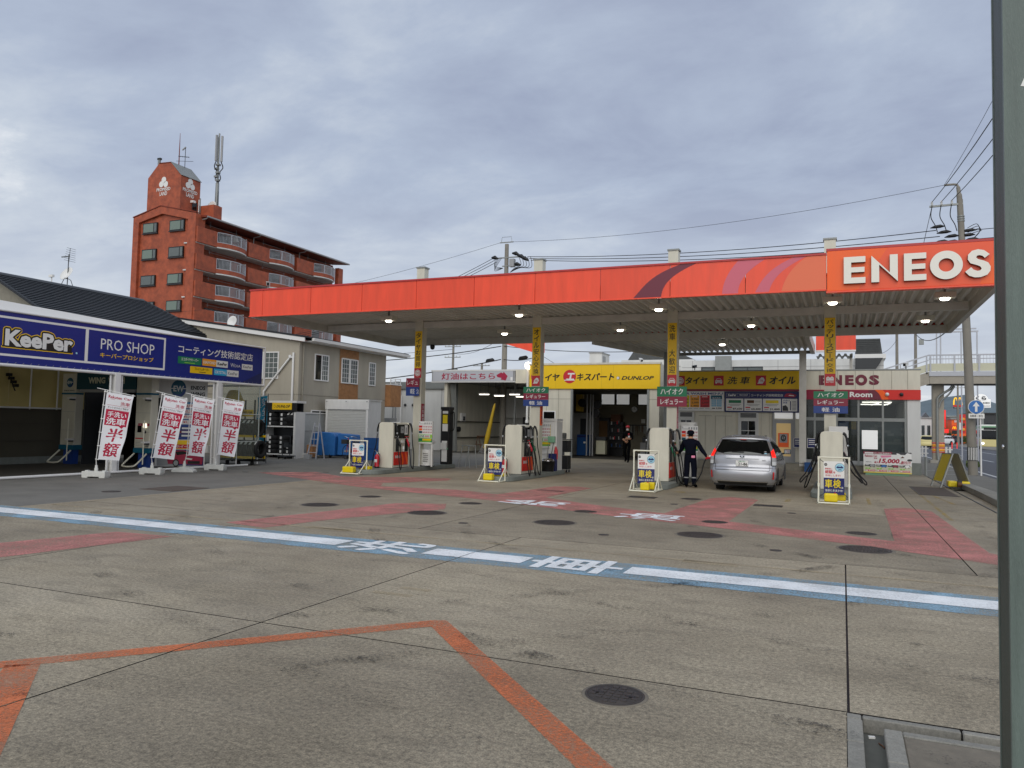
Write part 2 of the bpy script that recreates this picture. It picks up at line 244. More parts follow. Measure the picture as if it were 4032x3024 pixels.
# ------------------------------------------------------------------ building helpers
WORLD = {}                                                     # objects whose children are modelled in world coordinates
class MB:
 """Collects faces and links them as ONE mesh object."""
 def __init__(s):
  s.v = []; s.f = []; s.m = []; s.sm = []; s.mats = []
 def mi(s, mt):
  if isinstance(mt, str): mt = MATS[mt]
  if mt not in s.mats: s.mats.append(mt)
  return s.mats.index(mt)
 def add(s, vs, fs, mt, smooth=False):
  o = len(s.v); s.v += [tuple(p) for p in vs]; i = s.mi(mt)
  for f in fs:
   s.f.append([o + k for k in f]); s.m.append(i); s.sm.append(smooth)
  return s
 def face(s, pts, mt): return s.add(pts, [list(range(len(pts)))], mt)
 def box(s, x0, x1, y0, y1, z0, z1, mt, skip=''):
  vs = [(x, y, z) for z in (z0, z1) for y in (y0, y1) for x in (x0, x1)]
  fs = {'b': (0, 2, 3, 1), 't': (4, 5, 7, 6), 'f': (0, 1, 5, 4), 'k': (2, 6, 7, 3), 'l': (0, 4, 6, 2), 'r': (1, 3, 7, 5)}
  return s.add(vs, [f for k, f in fs.items() if k not in skip], mt)
 def obox(s, c, size, mt, R=None):
  hx, hy, hz = (d / 2 for d in size); R = R or Matrix.Identity(3); c = Vector(c)
  vs = [c + R @ Vector((x, y, z)) for z in (-hz, hz) for y in (-hy, hy) for x in (-hx, hx)]
  return s.add(vs, [(0, 2, 3, 1), (4, 5, 7, 6), (0, 1, 5, 4), (2, 6, 7, 3), (0, 4, 6, 2), (1, 3, 7, 5)], mt)
 def bar(s, a, b, w, h, mt, up=(0, 0, 1)):
  a = Vector(a); b = Vector(b); d = (b - a); L = d.length; d.normalize(); u = Vector(up)
  if abs(d.dot(u)) > .98: u = Vector((0, 1, 0))
  x = d.cross(u).normalized(); z = x.cross(d)
  R = Matrix((x, d, z)).transposed()
  return s.obox((a + b) / 2, (w, L, h), mt, R)
 def tube(s, pts, r, mt, n=8, caps=True):
  pts = [Vector(p) for p in pts]; N = len(pts); rs = r if isinstance(r, (list, tuple)) else [r] * N
  vs = []; fs = []; prev = None
  for i, p in enumerate(pts):
   d = (pts[min(i + 1, N - 1)] - pts[max(i - 1, 0)])
   d = d.normalized() if d.length > 1e-9 else Vector((0, 0, 1))
   if prev is None:
    u = Vector((0, 0, 1)) if abs(d.z) < .9 else Vector((1, 0, 0)); x = d.cross(u).normalized()
   else:
    x = (prev - d * prev.dot(d))
    x = x.normalized() if x.length > 1e-6 else d.orthogonal().normalized()
   prev = x; y = d.cross(x)
   for k in range(n):
    a = 2 * PI * k / n; vs.append(p + (x * math.cos(a) + y * math.sin(a)) * rs[i])
  for i in range(N - 1):
   for k in range(n):
    k2 = (k + 1) % n; fs.append((i * n + k, i * n + k2, (i + 1) * n + k2, (i + 1) * n + k))
  s.add(vs, fs, mt, True)
  if caps:
   s.add(vs[:n], [list(range(n))[::-1]], mt); s.add(vs[-n:], [list(range(n))], mt)
  return s
 def lathe(s, prof, mt, n=20, T=None, caps=True):
  vs = []; fs = []; T = T or Matrix.Identity(4)
  for r, z in prof:
   for k in range(n):
    a = 2 * PI * k / n; vs.append(T @ Vector((r * math.cos(a), r * math.sin(a), z)))
  for i in range(len(prof) - 1):
   for k in range(n):
    k2 = (k + 1) % n; fs.append((i * n + k, i * n + k2, (i + 1) * n + k2, (i + 1) * n + k))
  s.add(vs, fs, mt, True)
  if caps:
   s.add(vs[:n], [list(range(n))[::-1]], mt); s.add(vs[-n:], [list(range(n))], mt)
  return s
 def prism(s, poly, d, mt, O=(0, 0, 0), U=(1, 0, 0), V=(0, 0, 1), side=None):
  """Flat outline (u,v) at O, thickened by the vector d."""
  O = Vector(O); U = Vector(U); V = Vector(V); d = Vector(d); n = len(poly)
  a = [O + U * p[0] + V * p[1] for p in poly]; b = [p + d for p in a]
  s.add(a + b, [list(range(n))[::-1], [n + k for k in range(n)]], mt)
  s.add(a + b, [(k, (k + 1) % n, n + (k + 1) % n, n + k) for k in range(n)], side or mt)
  return s
 def build(s, name, parent=None, label=None, cat=None, group=None, kind=None, bevel=0, seg=2, base=None):
  me = bpy.data.meshes.new(name)
  loc = Vector((0, 0, 0))
  if parent is None and s.v:
   xs, ys, zs = zip(*s.v)
   loc = Vector(base) if base else Vector(((min(xs) + max(xs)) / 2, (min(ys) + max(ys)) / 2, min(zs)))
   vs = [(x - loc.x, y - loc.y, z - loc.z) for x, y, z in s.v]
  else: vs = s.v
  me.from_pydata(vs, [], s.f)
  for mt in s.mats: me.materials.append(mt)
  me.polygons.foreach_set('material_index', s.m); me.polygons.foreach_set('use_smooth', s.sm)
  bm = bmesh.new(); bm.from_mesh(me); bmesh.ops.remove_doubles(bm, verts=bm.verts, dist=1e-5) if len(s.v) < 60000 and bevel else None
  bmesh.ops.recalc_face_normals(bm, faces=bm.faces) if bevel else None
  bm.to_mesh(me); bm.free(); me.update()
  o = bpy.data.objects.new(name, me); COL.objects.link(o)
  if parent is None:
   o.location = loc; WORLD[o] = loc
  else:
   o.parent = parent
   if parent in WORLD: o.location = -WORLD[parent]
  if bevel:
   md = o.modifiers.new('edge', 'BEVEL'); md.width = bevel; md.segments = seg; md.limit_method = 'ANGLE'; md.angle_limit = math.radians(40)
  tag(o, label, cat, group, kind); return o
def tag(o, label=None, cat=None, group=None, kind=None):
 if label: o['label'] = label
 if cat: o['category'] = cat
 if group: o['group'] = group
 if kind: o['kind'] = kind
 return o
def thing(name, label, cat, loc=(0, 0, 0), rz=0, group=None, world=False):
 """Empty at a thing's base. world=True: its parts are modelled in world coordinates."""
 o = bpy.data.objects.new(name, None); COL.objects.link(o); o.location = loc; o.rotation_euler = (0, 0, rz); o.empty_display_size = .2
 if world: WORLD[o] = Vector(loc)
 return tag(o, label, cat, group)
def dup(root, loc=None, rz=None, label=None, group=None):
 r = root.copy(); COL.objects.link(r)
 if loc is not None: r.location = loc
 if rz is not None: r.rotation_euler = (0, 0, rz)
 if label: r['label'] = label
 if group: r['group'] = group
 for ch in list(root.children):
  c = ch.copy(); COL.objects.link(c); c.parent = r
  for g in list(ch.children):
   d = g.copy(); COL.objects.link(d); d.parent = c
 return r
_TX = {}
def glyphs(s, bold=.0, shear=0., res=2):
 k = (s, bold, shear)
 if k in _TX: return _TX[k]
 fat = 0
 if any(ord(c) > 255 for c in s) and bold: fat, bold = bold * (.8 if all(ord(c) < 0x3400 or ord(c) > 0x9fff for c in s) else .45), 0
 cu = bpy.data.curves.new('lettering', 'FONT'); cu.body = s; cu.resolution_u = res; cu.offset = bold; cu.shear = shear; cu.size = 1
 ob = bpy.data.objects.new('lettering', cu); me = bpy.data.meshes.new_from_object(ob)
 vs = [(v.co.x, v.co.y) for v in me.vertices]; fs = [list(p.vertices) for p in me.polygons]
 if fat:                                                       # heavier weight: shifted copies of the outline
  b_ = len(vs); v0 = list(vs); f0 = list(fs); vs = []; fs = []
  for c_, (ox, oy) in enumerate(((-fat, -fat * .7), (fat, -fat * .7), (-fat, fat * .7), (fat, fat * .7))):
   vs += [(x + ox, y + oy) for x, y in v0]; fs += [[i + c_ * b_ for i in f] for f in f0]
 bpy.data.objects.remove(ob); bpy.data.meshes.remove(me); bpy.data.curves.remove(cu)
 if vs:
  x0 = min(v[0] for v in vs); x1 = max(v[0] for v in vs); y0 = min(v[1] for v in vs); y1 = max(v[1] for v in vs)
  w = max(x1 - x0, 1e-4); h = max(y1 - y0, 1e-4); vs = [((x - x0) / w, (y - y0) / h) for x, y in vs]; asp = w / h
 else: asp = 1
 _TX[k] = (vs, fs, asp); return _TX[k]
class Panel:
 """A flat sign face: origin O, right U, up V (unit); prints rects, outlines and writing at small lifts above it."""
 def __init__(s, O, U, V, mb=None, step=.003):
  s.O = Vector(O); s.U = Vector(U).normalized(); s.V = Vector(V).normalized(); s.N = s.U.cross(s.V); s.mb = mb or MB(); s.st = step; s.bend = None
 def p(s, u, v, l=1):
  q = s.O + s.U * u + s.V * v + s.N * (l * s.st)
  return q if s.bend is None else s.bend(u, v, l)
 def poly(s, pts, mt, l=1):
  if s.bend is not None and len(pts) == 4 and pts[0][1] == pts[1][1] and pts[0][0] == pts[3][0]:
   (u0, v0), (u1, v1) = pts[0], pts[2]; nu = max(1, int((u1 - u0) / .05)); nv = max(1, int((v1 - v0) / .05))
   s.mb.add([s.p(u0 + (u1 - u0) * i / nu, v0 + (v1 - v0) * j / nv, l) for j in range(nv + 1) for i in range(nu + 1)],
                     [(j * (nu + 1) + i, j * (nu + 1) + i + 1, (j + 1) * (nu + 1) + i + 1, (j + 1) * (nu + 1) + i) for j in range(nv) for i in range(nu)], mt, True); return s
  s.mb.add([s.p(u, v, l) for u, v in pts], [list(range(len(pts)))], mt); return s
 def rect(s, u0, v0, u1, v1, mt, l=1): return s.poly([(u0, v0), (u1, v0), (u1, v1), (u0, v1)], mt, l)
 def frame(s, u0, v0, u1, v1, w, mt, l=1):
  s.rect(u0, v0, u1, v0 + w, mt, l); s.rect(u0, v1 - w, u1, v1, mt, l); s.rect(u0, v0 + w, u0 + w, v1 - w, mt, l); s.rect(u1 - w, v0 + w, u1, v1 - w, mt, l); return s
 def disc(s, u, v, r, mt, l=1, ry=None, n=28):
  return s.poly([(u + r * math.cos(2 * PI * k / n), v + (ry or r) * math.sin(2 * PI * k / n)) for k in range(n)], mt, l)
 def text(s, t, u0, v0, u1, v1, mt, l=2, bold=.02, shear=0., rot=0, clip=None):
  vs, fs, asp = glyphs(t, 0 if clip is not None else bold, shear)
  pts = []
  for x, y in vs:
   if rot == 1: x, y = 1 - y, x                          # quarter turn anticlockwise
   if rot == -1: x, y = y, 1 - x
   pts.append((u0 + x * (u1 - u0), v0 + y * (v1 - v0)))
  if clip is not None:
   bm = bmesh.new(); bv = [bm.verts.new((a, b, 0)) for a, b in pts]
   for f in fs:
    try: bm.faces.new([bv[i] for i in f])
    except ValueError: pass
   bmesh.ops.bisect_plane(bm, geom=bm.verts[:] + bm.edges[:] + bm.faces[:], plane_co=(clip, 0, 0), plane_no=(1, 0, 0), clear_outer=True)
   bm.verts.index_update(); pts = [(v.co.x, v.co.y) for v in bm.verts]; fs = [[v.index for v in f.verts] for f in bm.faces]; bm.free()
  n4 = len(pts) // 4 if (any(ord(c) > 255 for c in t) and bold and clip is None) else 0
  s.mb.add([s.p(a, b, l + (.12 * (i // n4) if n4 else 0)) for i, (a, b) in enumerate(pts)], fs, mt); return s
 def vtext(s, t, u0, v0, u1, v1, mt, l=2, bold=.02, shear=0., pad=.12):
  n = len(t); h = (v1 - v0) / n
  for i, ch in enumerate(t):
   if ch == ' ': continue
   a = v1 - (i + 1) * h + h * pad / 2; b = v1 - i * h - h * pad / 2
   if ch == 'ー':
    um = (u0 + u1) / 2; s.rect(um - .06 * (u1 - u0), a, um + .06 * (u1 - u0), b, mt, l)
   elif ch in 'ッャュョ': s.text(ch, u0 + .25 * (u1 - u0), a + .15 * (b - a), u1, b - .1 * (b - a), mt, l, bold, shear)
   else: s.text(ch, u0, a, u1, b, mt, l, bold, shear)
  return s
def arc(cx, cy, r, a0, a1, n, ry=None):
 return [(cx + r * math.cos(a0 + (a1 - a0) * k / n), cy + (ry or r) * math.sin(a0 + (a1 - a0) * k / n)) for k in range(n + 1)]
def bez(p0, p1, p2, p3, n=12):
 p0, p1, p2, p3 = (Vector(p) for p in (p0, p1, p2, p3))
 return [p0 * (1 - t) ** 3 + p1 * 3 * t * (1 - t) ** 2 + p2 * 3 * t * t * (1 - t) + p3 * t ** 3 for t in (k / n for k in range(n + 1))]
def sag(a, b, d, n=14):
 a = Vector(a); b = Vector(b)
 return [a.lerp(b, k / n) - Vector((0, 0, d * 4 * (k / n) * (1 - k / n))) for k in range(n + 1)]
def smooth_path(pts, n=6):
 """Catmull-Rom through the points."""
 P = [Vector(p) for p in pts]; out = []
 for i in range(len(P) - 1):
  a = P[max(i - 1, 0)]; b = P[i]; c = P[i + 1]; d = P[min(i + 2, len(P) - 1)]
  for k in range(n):
   t = k / n
   out.append(.5 * ((2 * b) + (c - a) * t + (2 * a - 5 * b + 4 * c - d) * t * t + (3 * b - a - 3 * c + d) * t ** 3))
 return out + [P[-1]]
# short names used below
SW = 'sign_white'; SG = 'sign_grey'; DM = 'dark_metal'; GM = 'grey_metal'; FW = 'frame_white'; WP = 'white_plastic'; SB_ = 'sign_black'
MT, MR, V3 = Matrix.Translation, Matrix.Rotation, Vector
def BX(*a): return MB().box(*a)
# ------------------------------------------------------------------ ground
terrain = MB(); terrain.face([(-3000, -600, -.16), (3000, -600, -.16), (3000, 5000, -.16), (-3000, 5000, -.16)], 'pavement'); terrain.build('ground', kind='structure')
# joints of the cast forecourt slabs (recessed, 14 mm wide)
GAP = .008
forecourt = MB(); forecourt.face([(-14.2, -8, -.03), (.012, -8, -.03), (.012, 5.21, -.03), (-14.2, 5.21, -.03)], 'black').face([(-14.2, 5.21, -.03), (4.6, 5.21, -.03), (4.6, 46, -.03), (-14.2, 46, -.03)], 'black')
forecourt = forecourt.build('forecourt', kind='structure')
def slab(x0, x1, y0, y1):
 BX(x0 + GAP, x1 - GAP, y0 + GAP, y1 - GAP, -.028, 0, 'forecourt', 'bfklr').box(x0 + GAP, x1 - GAP, y0 + GAP, y1 - GAP, -.028, 0, 'joint_fill', 'bt').build('slab', forecourt)
xs1 = [-14.1, -9.02, -4.5, .03, 4.4]
for i in range(4):
 for a, b in ((-8, 5.22), (5.22, 10.92)):
  if i == 3 and a < 0:
   continue
  slab(xs1[i], xs1[i + 1], a, b)
xs2 = [-14.1, -6.3, 1.5, 4.0]
for i in range(3):
 for a, b in ((10.92, 17.8), (17.8, 27.6), (27.6, 41.0)):
  slab(xs2[i], xs2[i + 1] if not (i == 2 and a > 20) else 3.1, a, b)
apron = BX(-14.1 - 5, -14.1 + GAP, -8, 9.62, -.03, -.0005, 'forecourt'); apron.build('apron', kind='structure')
lot = BX(-60, -14.1 - GAP, 9.64, 52, -.1, -.002, 'asphalt'); lot.build('asphalt_lot', kind='structure')
side = BX(-40, -19.1, -8, 9.63, -.1, -.003, 'asphalt'); side.build('side_road', kind='structure')

# drainage channel in the near right corner: kerbstones round an L of open gutter, brown infill
gut = thing('drain_channel', 'concrete drain channel with kerbstones and open gutter at the lot edge beside the steel post', 'drain', (.5, 4.8, -.12), world=True)
def stone(x0, x1, y0, y1, z=0., m='kerbstone', name='kerbstone'):
 BX(x0, x1, y0, y1, -.118, z, m, 'b').build(name, gut, bevel=.006, seg=1)
stone(.012, .105, 4.76, 5.13); stone(.012, .105, 4.37, 4.754); stone(.012, .105, 3.6, 4.364)
stone(.012, .10, 5.134, 5.212); stone(.106, .62, 5.16, 5.212); stone(.63, 1.6, 5.155, 5.212)
stone(.215, .31, 4.55, 5.035); stone(.215, .31, 3.6, 4.544); stone(.312, 4.3, 4.965, 5.035)
stone(.312, 4.3, 3.6, 4.958, -.006, 'infill', 'infill_slab')
BX(.1, 4.3, 5.03, 5.165, -.119, -.085, 'gutter_silt').box(.105, .215, 3.6, 5.03, -.119, -.05, 'gutter_silt').build('gutter_floor', gut)
MB().obox((.15, 4.98, -.043), (.035, .016, .012), SW, MR(.3, 3, 'Z')).build('cigarette_end', None, 'pale cigarette end lying in the open gutter', 'cigarette end')
tw = MB().tube([(.185, 4.91, -.046), (.2, 4.87, -.04), (.21, 4.85, -.044)], .004, 'brown', 5); tw.build('twig', None, 'small dry twig lying in the open gutter', 'twig')

# ------------------------------------------------------------------ painted markings
JV = ((-9.02, -8, 10.92), (-4.5, -8, 10.92), (.03, -8, 10.92), (-6.3, 10.92, 41), (1.5, 10.92, 41))   # x, y range
JH = ((5.22, -14, .03), (10.92, -14, 4.4), (17.8, -14, 4.4))                                          # y, x range
def marking(name, polys, mt, z=.004, glyph=None):
 bm = bmesh.new()
 for poly in polys:
  bm.faces.new([bm.verts.new((x, y, z)) for x, y in poly])
 for vs, fs in (glyph or []):
  bv = [bm.verts.new((x, y, z + dz)) for x, y, dz in vs]
  for f in fs:
   try: bm.faces.new([bv[i] for i in f])
   except ValueError: pass
 for x, a, b in JV:
  for s_ in (-GAP, GAP): bmesh.ops.bisect_plane(bm, geom=bm.verts[:] + bm.edges[:] + bm.faces[:], plane_co=(x + s_, 0, 0), plane_no=(1, 0, 0))
 for y, a, b in JH:
  for s_ in (-GAP, GAP): bmesh.ops.bisect_plane(bm, geom=bm.verts[:] + bm.edges[:] + bm.faces[:], plane_co=(0, y + s_, 0), plane_no=(0, 1, 0))
 kill = []
 for f in bm.faces:
  c = f.calc_center_median()
  if any(abs(c.x - x) < GAP * .98 and a < c.y < b for x, a, b in JV) or any(abs(c.y - y) < GAP * .98 and a < c.x < b for y, a, b in JH): kill.append(f)
 bmesh.ops.delete(bm, geom=kill, context='FACES')
 me = bpy.data.meshes.new(name); bm.to_mesh(me); bm.free(); me.materials.append(MATS[mt])
 o = bpy.data.objects.new(name, me); COL.objects.link(o); o['kind'] = 'structure'; return o
R_ = lambda x0, x1, y0, y1: [(x0, y0), (x1, y0), (x1, y1), (x0, y1)]
def ragged(x0, x1, y0, y1, k=.02, n=60):
 a = [(x0 + (x1 - x0) * i / n, y0 + random.uniform(-k, k)) for i in range(n + 1)]; b = [(x0 + (x1 - x0) * i / n, y1 + random.uniform(-k, k)) for i in range(n + 1)]
 return a + b[::-1]
WX = ((-19, -6.42), (-5.06, -3.66), (-2.36, 3.2))
marking('blue_band_marking', [ragged(-19, 3.2, 8.56, 9.56)], 'mark_blue')
marking('white_line_marking', [ragged(a, b, 8.86, 9.32, .004) for a, b in WX], 'mark_white', .008)
def ground_char(ch, cx, cy, su, sv, bold=.03):
 """Character painted flat: its top points to -X, its right to +Y."""
 vs, fs, asp = glyphs(ch, bold)
 n4 = len(vs) // 4
 return [(cx - (y - .5) * sv, cy + (x - .5) * su, .0003 * (i // n4)) for i, (x, y) in enumerate(vs)], fs
marking('wash_lettering_marking', [], 'mark_white', .0085, [ground_char('洗', -5.74, 9.12, .92, 1.16, .05), ground_char('車', -3.01, 9.12, .90, 1.16, .05)])
marking('fuel_lettering_marking', [], 'mark_white', .0085, [ground_char('給', -6.28, 15.92, .95, 1.5, .04), ground_char('油', -3.42, 14.72, .95, 1.22, .04)])
marking('red_lane_marking', [
 [(-11.2, 3.0), (-9.85, 3.0), (-9.21, 6.1), (-8.84, 8.34), (-9.88, 8.26), (-10.24, 6.78)],
 [(-9.35, 9.9), (-8.4, 9.72), (-8.15, 11.2), (-7.3, 13.7), (-7.75, 14.6), (-8.7, 14.1), (-9.0, 12.0)],
 [(-17.4, 19.75), (-16.2, 21.2), (-15.3, 20.6), (-14.3, 20.0), (-12.3, 21.2), (-11.2, 21.4), (-10.9, 20.6), (-11.9, 18.6), (-11.34, 17.6), (-9.2, 17.9), (-7.8, 17.3), (-7.5, 20.6), (-6.9, 20.95), (-6.4, 20.6), (-6.52, 17.3),
     (-5.2, 16.4), (-3.3, 15.5), (-3.0, 19.6), (-2.63, 20.3), (-2.05, 20.2), (-1.9, 19.8), (-1.95, 14.85), (-.9, 14.4), (.75, 13.65), (.85, 19.4), (1.3, 20.0), (1.8, 19.4), (1.95, 13.1), (2.2, 12.7), (3.0, 12.3), (2.6, 11.6), (1.85, 11.95), (.3, 12.85), (-1.9, 13.75), (-4.3, 14.55), (-7.1, 15.8), (-11.5, 17.0), (-14.3, 18.3)]], 'mark_red')
marking('orange_box_marking', [
 [(-9.2, -1.2), (-5.26, 3.66), (-3.25, 5.96), (-3.15, 6.0), (-.2, 2.95), (-.3, 2.80), (-3.17, 5.76), (-5.09, 3.60), (-9.05, -1.3)],
 [(-5.22, 3.535), (-5.05, 3.67), (-3.05, 1.9), (-3.3, 1.73)]], 'mark_orange')
marking('tan_line_marking', [ragged(-13.9, 2.2, 10.12, 10.21, .015), R_(-7.9, -7.1, 10.05, 10.32), R_(-1.9, -1.2, 10.0, 10.22), R_(-4.35, -3.9, 6.62, 6.72), R_(-4.2, -3.85, 6.92, 7.02),
                             ragged(-13.9, -13.8, 10.1, 18.5, .02, 4)], 'mark_tan')
marking('yellow_stop_marking', [R_(1.95, 2.03, 17.6, 26.5), R_(-1.3, -1.18, 19.8, 20.6), R_(.55, .63, 20.2, 22.2), R_(-4.2, -3.9, 20.9, 21.1), R_(-10.9, -10.6, 21.3, 21.6)], 'mark_yellow')
# low concrete dividing line between the lot and the forecourt edge on the right
marking('yellow_edge_marking', [[(2.05, 26.9), (2.13, 26.9), (2.55, 21.5), (2.47, 21.5)]], 'mark_yellow', .0045)

# dark rubber tracks left by turning cars and drips where they stop
def track(pts, w=.17, off=0.):
 c = smooth_path([(x, y, 0) for x, y in pts], 8); L = []; Rr = []
 for i, q in enumerate(c):
  d = (c[min(i + 1, len(c) - 1)] - c[max(i - 1, 0)]).normalized(); nrm = V3((-d.y, d.x, 0)); L.append(q + nrm * (off - w / 2)); Rr.append(q + nrm * (off + w / 2))
 return [[(a.x, a.y), (b.x, b.y), (e_.x, e_.y), (f.x, f.y)] for a, b, e_, f in zip(L, L[1:], Rr[1:], Rr)]
TK = []
for pts in (((4, 6.4), (-1, 7.6), (-6, 10.5), (-7.1, 16), (-7.2, 26)), ((4, 9.8), (0.5, 11.5), (-2.2, 15), (-2.5, 21)), ((-12, 4), (-9.5, 9), (-12, 15), (-12.1, 26)), ((3, 3.5), (-2, 4.6), (-8, 7.2), (-13, 11.5)), ((-7, 2), (-3, 6), (1.2, 12), (1.5, 22))):
 for o_ in (-.72, .72): TK += track(pts, .18, o_)
marking('tyre_marking', TK, 'tyre_dark', .0105)
OD = []
for k in range(70):
 bx_ = random.choice((-12.0, -7.3, -2.6, 1.6)); x = bx_ + random.gauss(0, .35); y = random.uniform(17, 31) if k < 50 else random.uniform(5, 17); r_ = random.uniform(.02, .13)
 if k >= 50: x = random.uniform(-9, 2.5); r_ *= .5
 OD.append([(x + r_ * random.uniform(.7, 1.2) * math.cos(a * PI / 4), y + r_ * random.uniform(.7, 1.2) * math.sin(a * PI / 4)) for a in range(8)])
marking('oil_drip_marking', OD, 'oil_dark', .011)
# ------------------------------------------------------------------ covers and grates
def manhole(x, y, r, label, name='manhole_cover'):
 m = MB(); m.lathe([(r, -.02), (r, .006), (r * .93, .007), (r * .925, .003), (r * .9, .003)], 'iron', 32, MT((x, y, 0)), caps=False)
 t = thing(name, label, 'manhole cover', (x, y, 0), world=True, group='round steel covers in the forecourt')
 m.build('rim', t)
 c = MB(); c.lathe([(r * .9, -.01), (r * .9, .005), (0.001, .005)], 'iron', 32, MT((x, y, 0)))
 n = max(5, int(r * 2 / .055)); st = 1.7 * r / n
 for i in range(n):
  for j in range(n):
   px_, py_ = (i - n / 2 + .5) * st, (j - n / 2 + .5) * st
   if math.hypot(px_, py_) < r * .82: c.box(x + px_ - st * .33, x + px_ + st * .33, y + py_ - st * .33, y + py_ + st * .33, .004, .009, 'iron', 'b')
 c.build('lid', t)
 for s_ in (-1, 1): BX(x + s_ * r * .55 - .03, x + s_ * r * .55 + .03, y - .012, y + .012, .009, .0105, 'black').build('lift_slot', t)
 MB().lathe([(r * 1.12, -.01), (r * 1.12, .0022), (r * 1.0, .0024)], 'infill', 32, MT((x, y, 0)), caps=False).build('collar', t)
manhole(-1.335, 4.86, .19, 'small steel cover with square tread beside the orange painted line near the camera')
for x, y, l in ((-9.79, 12.96, 'large round cover left of the red painted wedge, farthest left in its row'), (-7.29, 12.94, 'large round cover touching the tip of the short red wedge'), (-4.68, 12.9, 'large round cover between the painted characters of the red and white lines'),
    (-2.12, 12.7, 'large round cover below the white characters at the end of the red lane'), (.3, 12.47, 'large round cover beside the right end of the long red lane')):
 manhole(x, y, .36, l)
for x, y, l in ((-9.94, 15.02, 'smaller round cover behind the leftmost large cover'), (-7.38, 15.01, 'smaller round cover in front of the left half of the white characters'), (-4.76, 14.92, 'smaller round cover between the two white characters on red'),
    (-2.17, 14.62, 'smaller round cover lying on the red paint right of the characters'), (.29, 14.4, 'smaller round cover on bare concrete inside the red box'), (-3.4, 19.08, 'smaller round cover just behind the car lane behind the silver car')):
 manhole(x, y, .235, l)
for x, y, l in ((-6.01, 11.96, 'tiny round cap left of centre in front of the large covers'), (-3.48, 11.88, 'tiny round cap in front of the gap between large covers'), (-.88, 11.67, 'tiny round cap nearest the rightmost large cover'), (-3.5, 17.52, 'tiny round cap on the red lane below the silver car'), (-.98, 17.13, 'tiny round cap in front of the rightmost pump sign')):
 MB().lathe([(.085, -.01), (.085, .006), (.07, .008), (.001, .008)], 'iron', 16, MT((x, y, 0))).build('access_cover', None, l, 'access cover', 'small round floor caps')
def grate(x0, x1, y0, y1, label, mt='iron'):
 t = thing('drain_grate', label, 'drain grate', ((x0 + x1) / 2, (y0 + y1) / 2, 0), world=True)
 BX(x0, x1, y0, y0 + .03, -.02, .006, mt).box(x0, x1, y1 - .03, y1, -.02, .006, mt).box(x0, x0 + .03, y0, y1, -.02, .0055, mt).box(x1 - .03, x1, y0, y1, -.02, .0055, mt).box(x0, x1, y0, y1, -.02, .001, 'black').build('frame', t)
 m = MB(); n = int((x1 - x0) / .05)
 for i in range(1, n): m.box(x0 + (x1 - x0) * i / n - .01, x0 + (x1 - x0) * i / n + .01, y0 + .03, y1 - .03, 0, .005, mt)
 m.build('bars', t)
grate(-7.42, -6.72, 18.98, 19.34, 'oblong grate on the red paint below the second pump'); grate(-4.88, -4.2, 18.6, 19.05, 'oblong grate in front of the third sign frame'); grate(-1.87, -1.25, 18.28, 18.7, 'oblong grate behind the red arm left of the fourth sign frame')
BX(-15.35, -14.3, 13.4, 13.95, -.01, .008, 'rust_plate').box(-15.35, -14.3, 13.96, 14.55, -.01, .008, 'rust_plate').build('floor_plate', None, 'pair of rusty brown steel plates set in the dark asphalt', 'floor plate')
MB().lathe([(.2, -.01), (.2, .006), (.001, .007)], 'iron', 20, MT((-15.3, 12.6, 0))).build('access_cover', None, 'dark round cap in the asphalt beside the rusty plates', 'access cover')
for i in range(9):
 x = -19.4 + i * .48; y = 18.4 + i * .42
 BX(x, x + .2, y, y + .07, -.01, .006, 'iron').build('floor_slot', None, ('first', 'second', 'third', 'fourth', 'fifth', 'sixth', 'seventh', 'eighth', 'ninth')[i] + ' short dark slot cover from the left along the tent edge', 'floor slot', 'row of slot covers by the tent')
# ------------------------------------------------------------------ filling station canopy
CX = (-14.29, -9.64, -4.99, -.34)                              # column centres
CL, CR, CF, CB = -18.6, 3.42, 20.4, 30.05                      # plan of the main roof
ZB, ZT = 5.2, 6.14
can = thing('fuel_canopy', 'large flat canopy over the fuel pumps with an orange red front fascia', 'canopy', ((CL + CR) / 2, 24.6, 0), world=True)
seams = [CL, -18.05, -16.05, -14.05, -12.06, -10.08, -8.13, -6.18, -4.24, -2.3, -.36]
for i in range(len(seams) - 1):
 a, b = seams[i] + .007, seams[i + 1] - .007
 BX(a, b, CF, CF + .06, ZB + .03, ZT - .05, 'canopy_red').build('fascia_panel', can, bevel=.004, seg=1)
BX(CL - .01, -.36, CF - .03, CF + .1, ZT - .05, ZT, 'canopy_red_trim').box(CL - .01, -.36, CF - .02, CF + .08, ZB, ZB + .03, 'canopy_red').build('fascia_trim', can)
BX(CL, CL + .06, CF + .1, CB - .1, ZB + .03, ZT - .06, 'canopy_red').box(CR - .06, CR, CF + .1, CB - .1, ZB + .28, ZT - .06, 'canopy_red').build('side_fascia', can)
BX(-9.3, 3.42, CB - .04, CB, ZB + .27, ZT - .3, 'canopy_red').box(CL, -9.3, CB - .04, CB, ZB + .27, ZT - .3, 'canopy_red').build('rear_fascia', can)
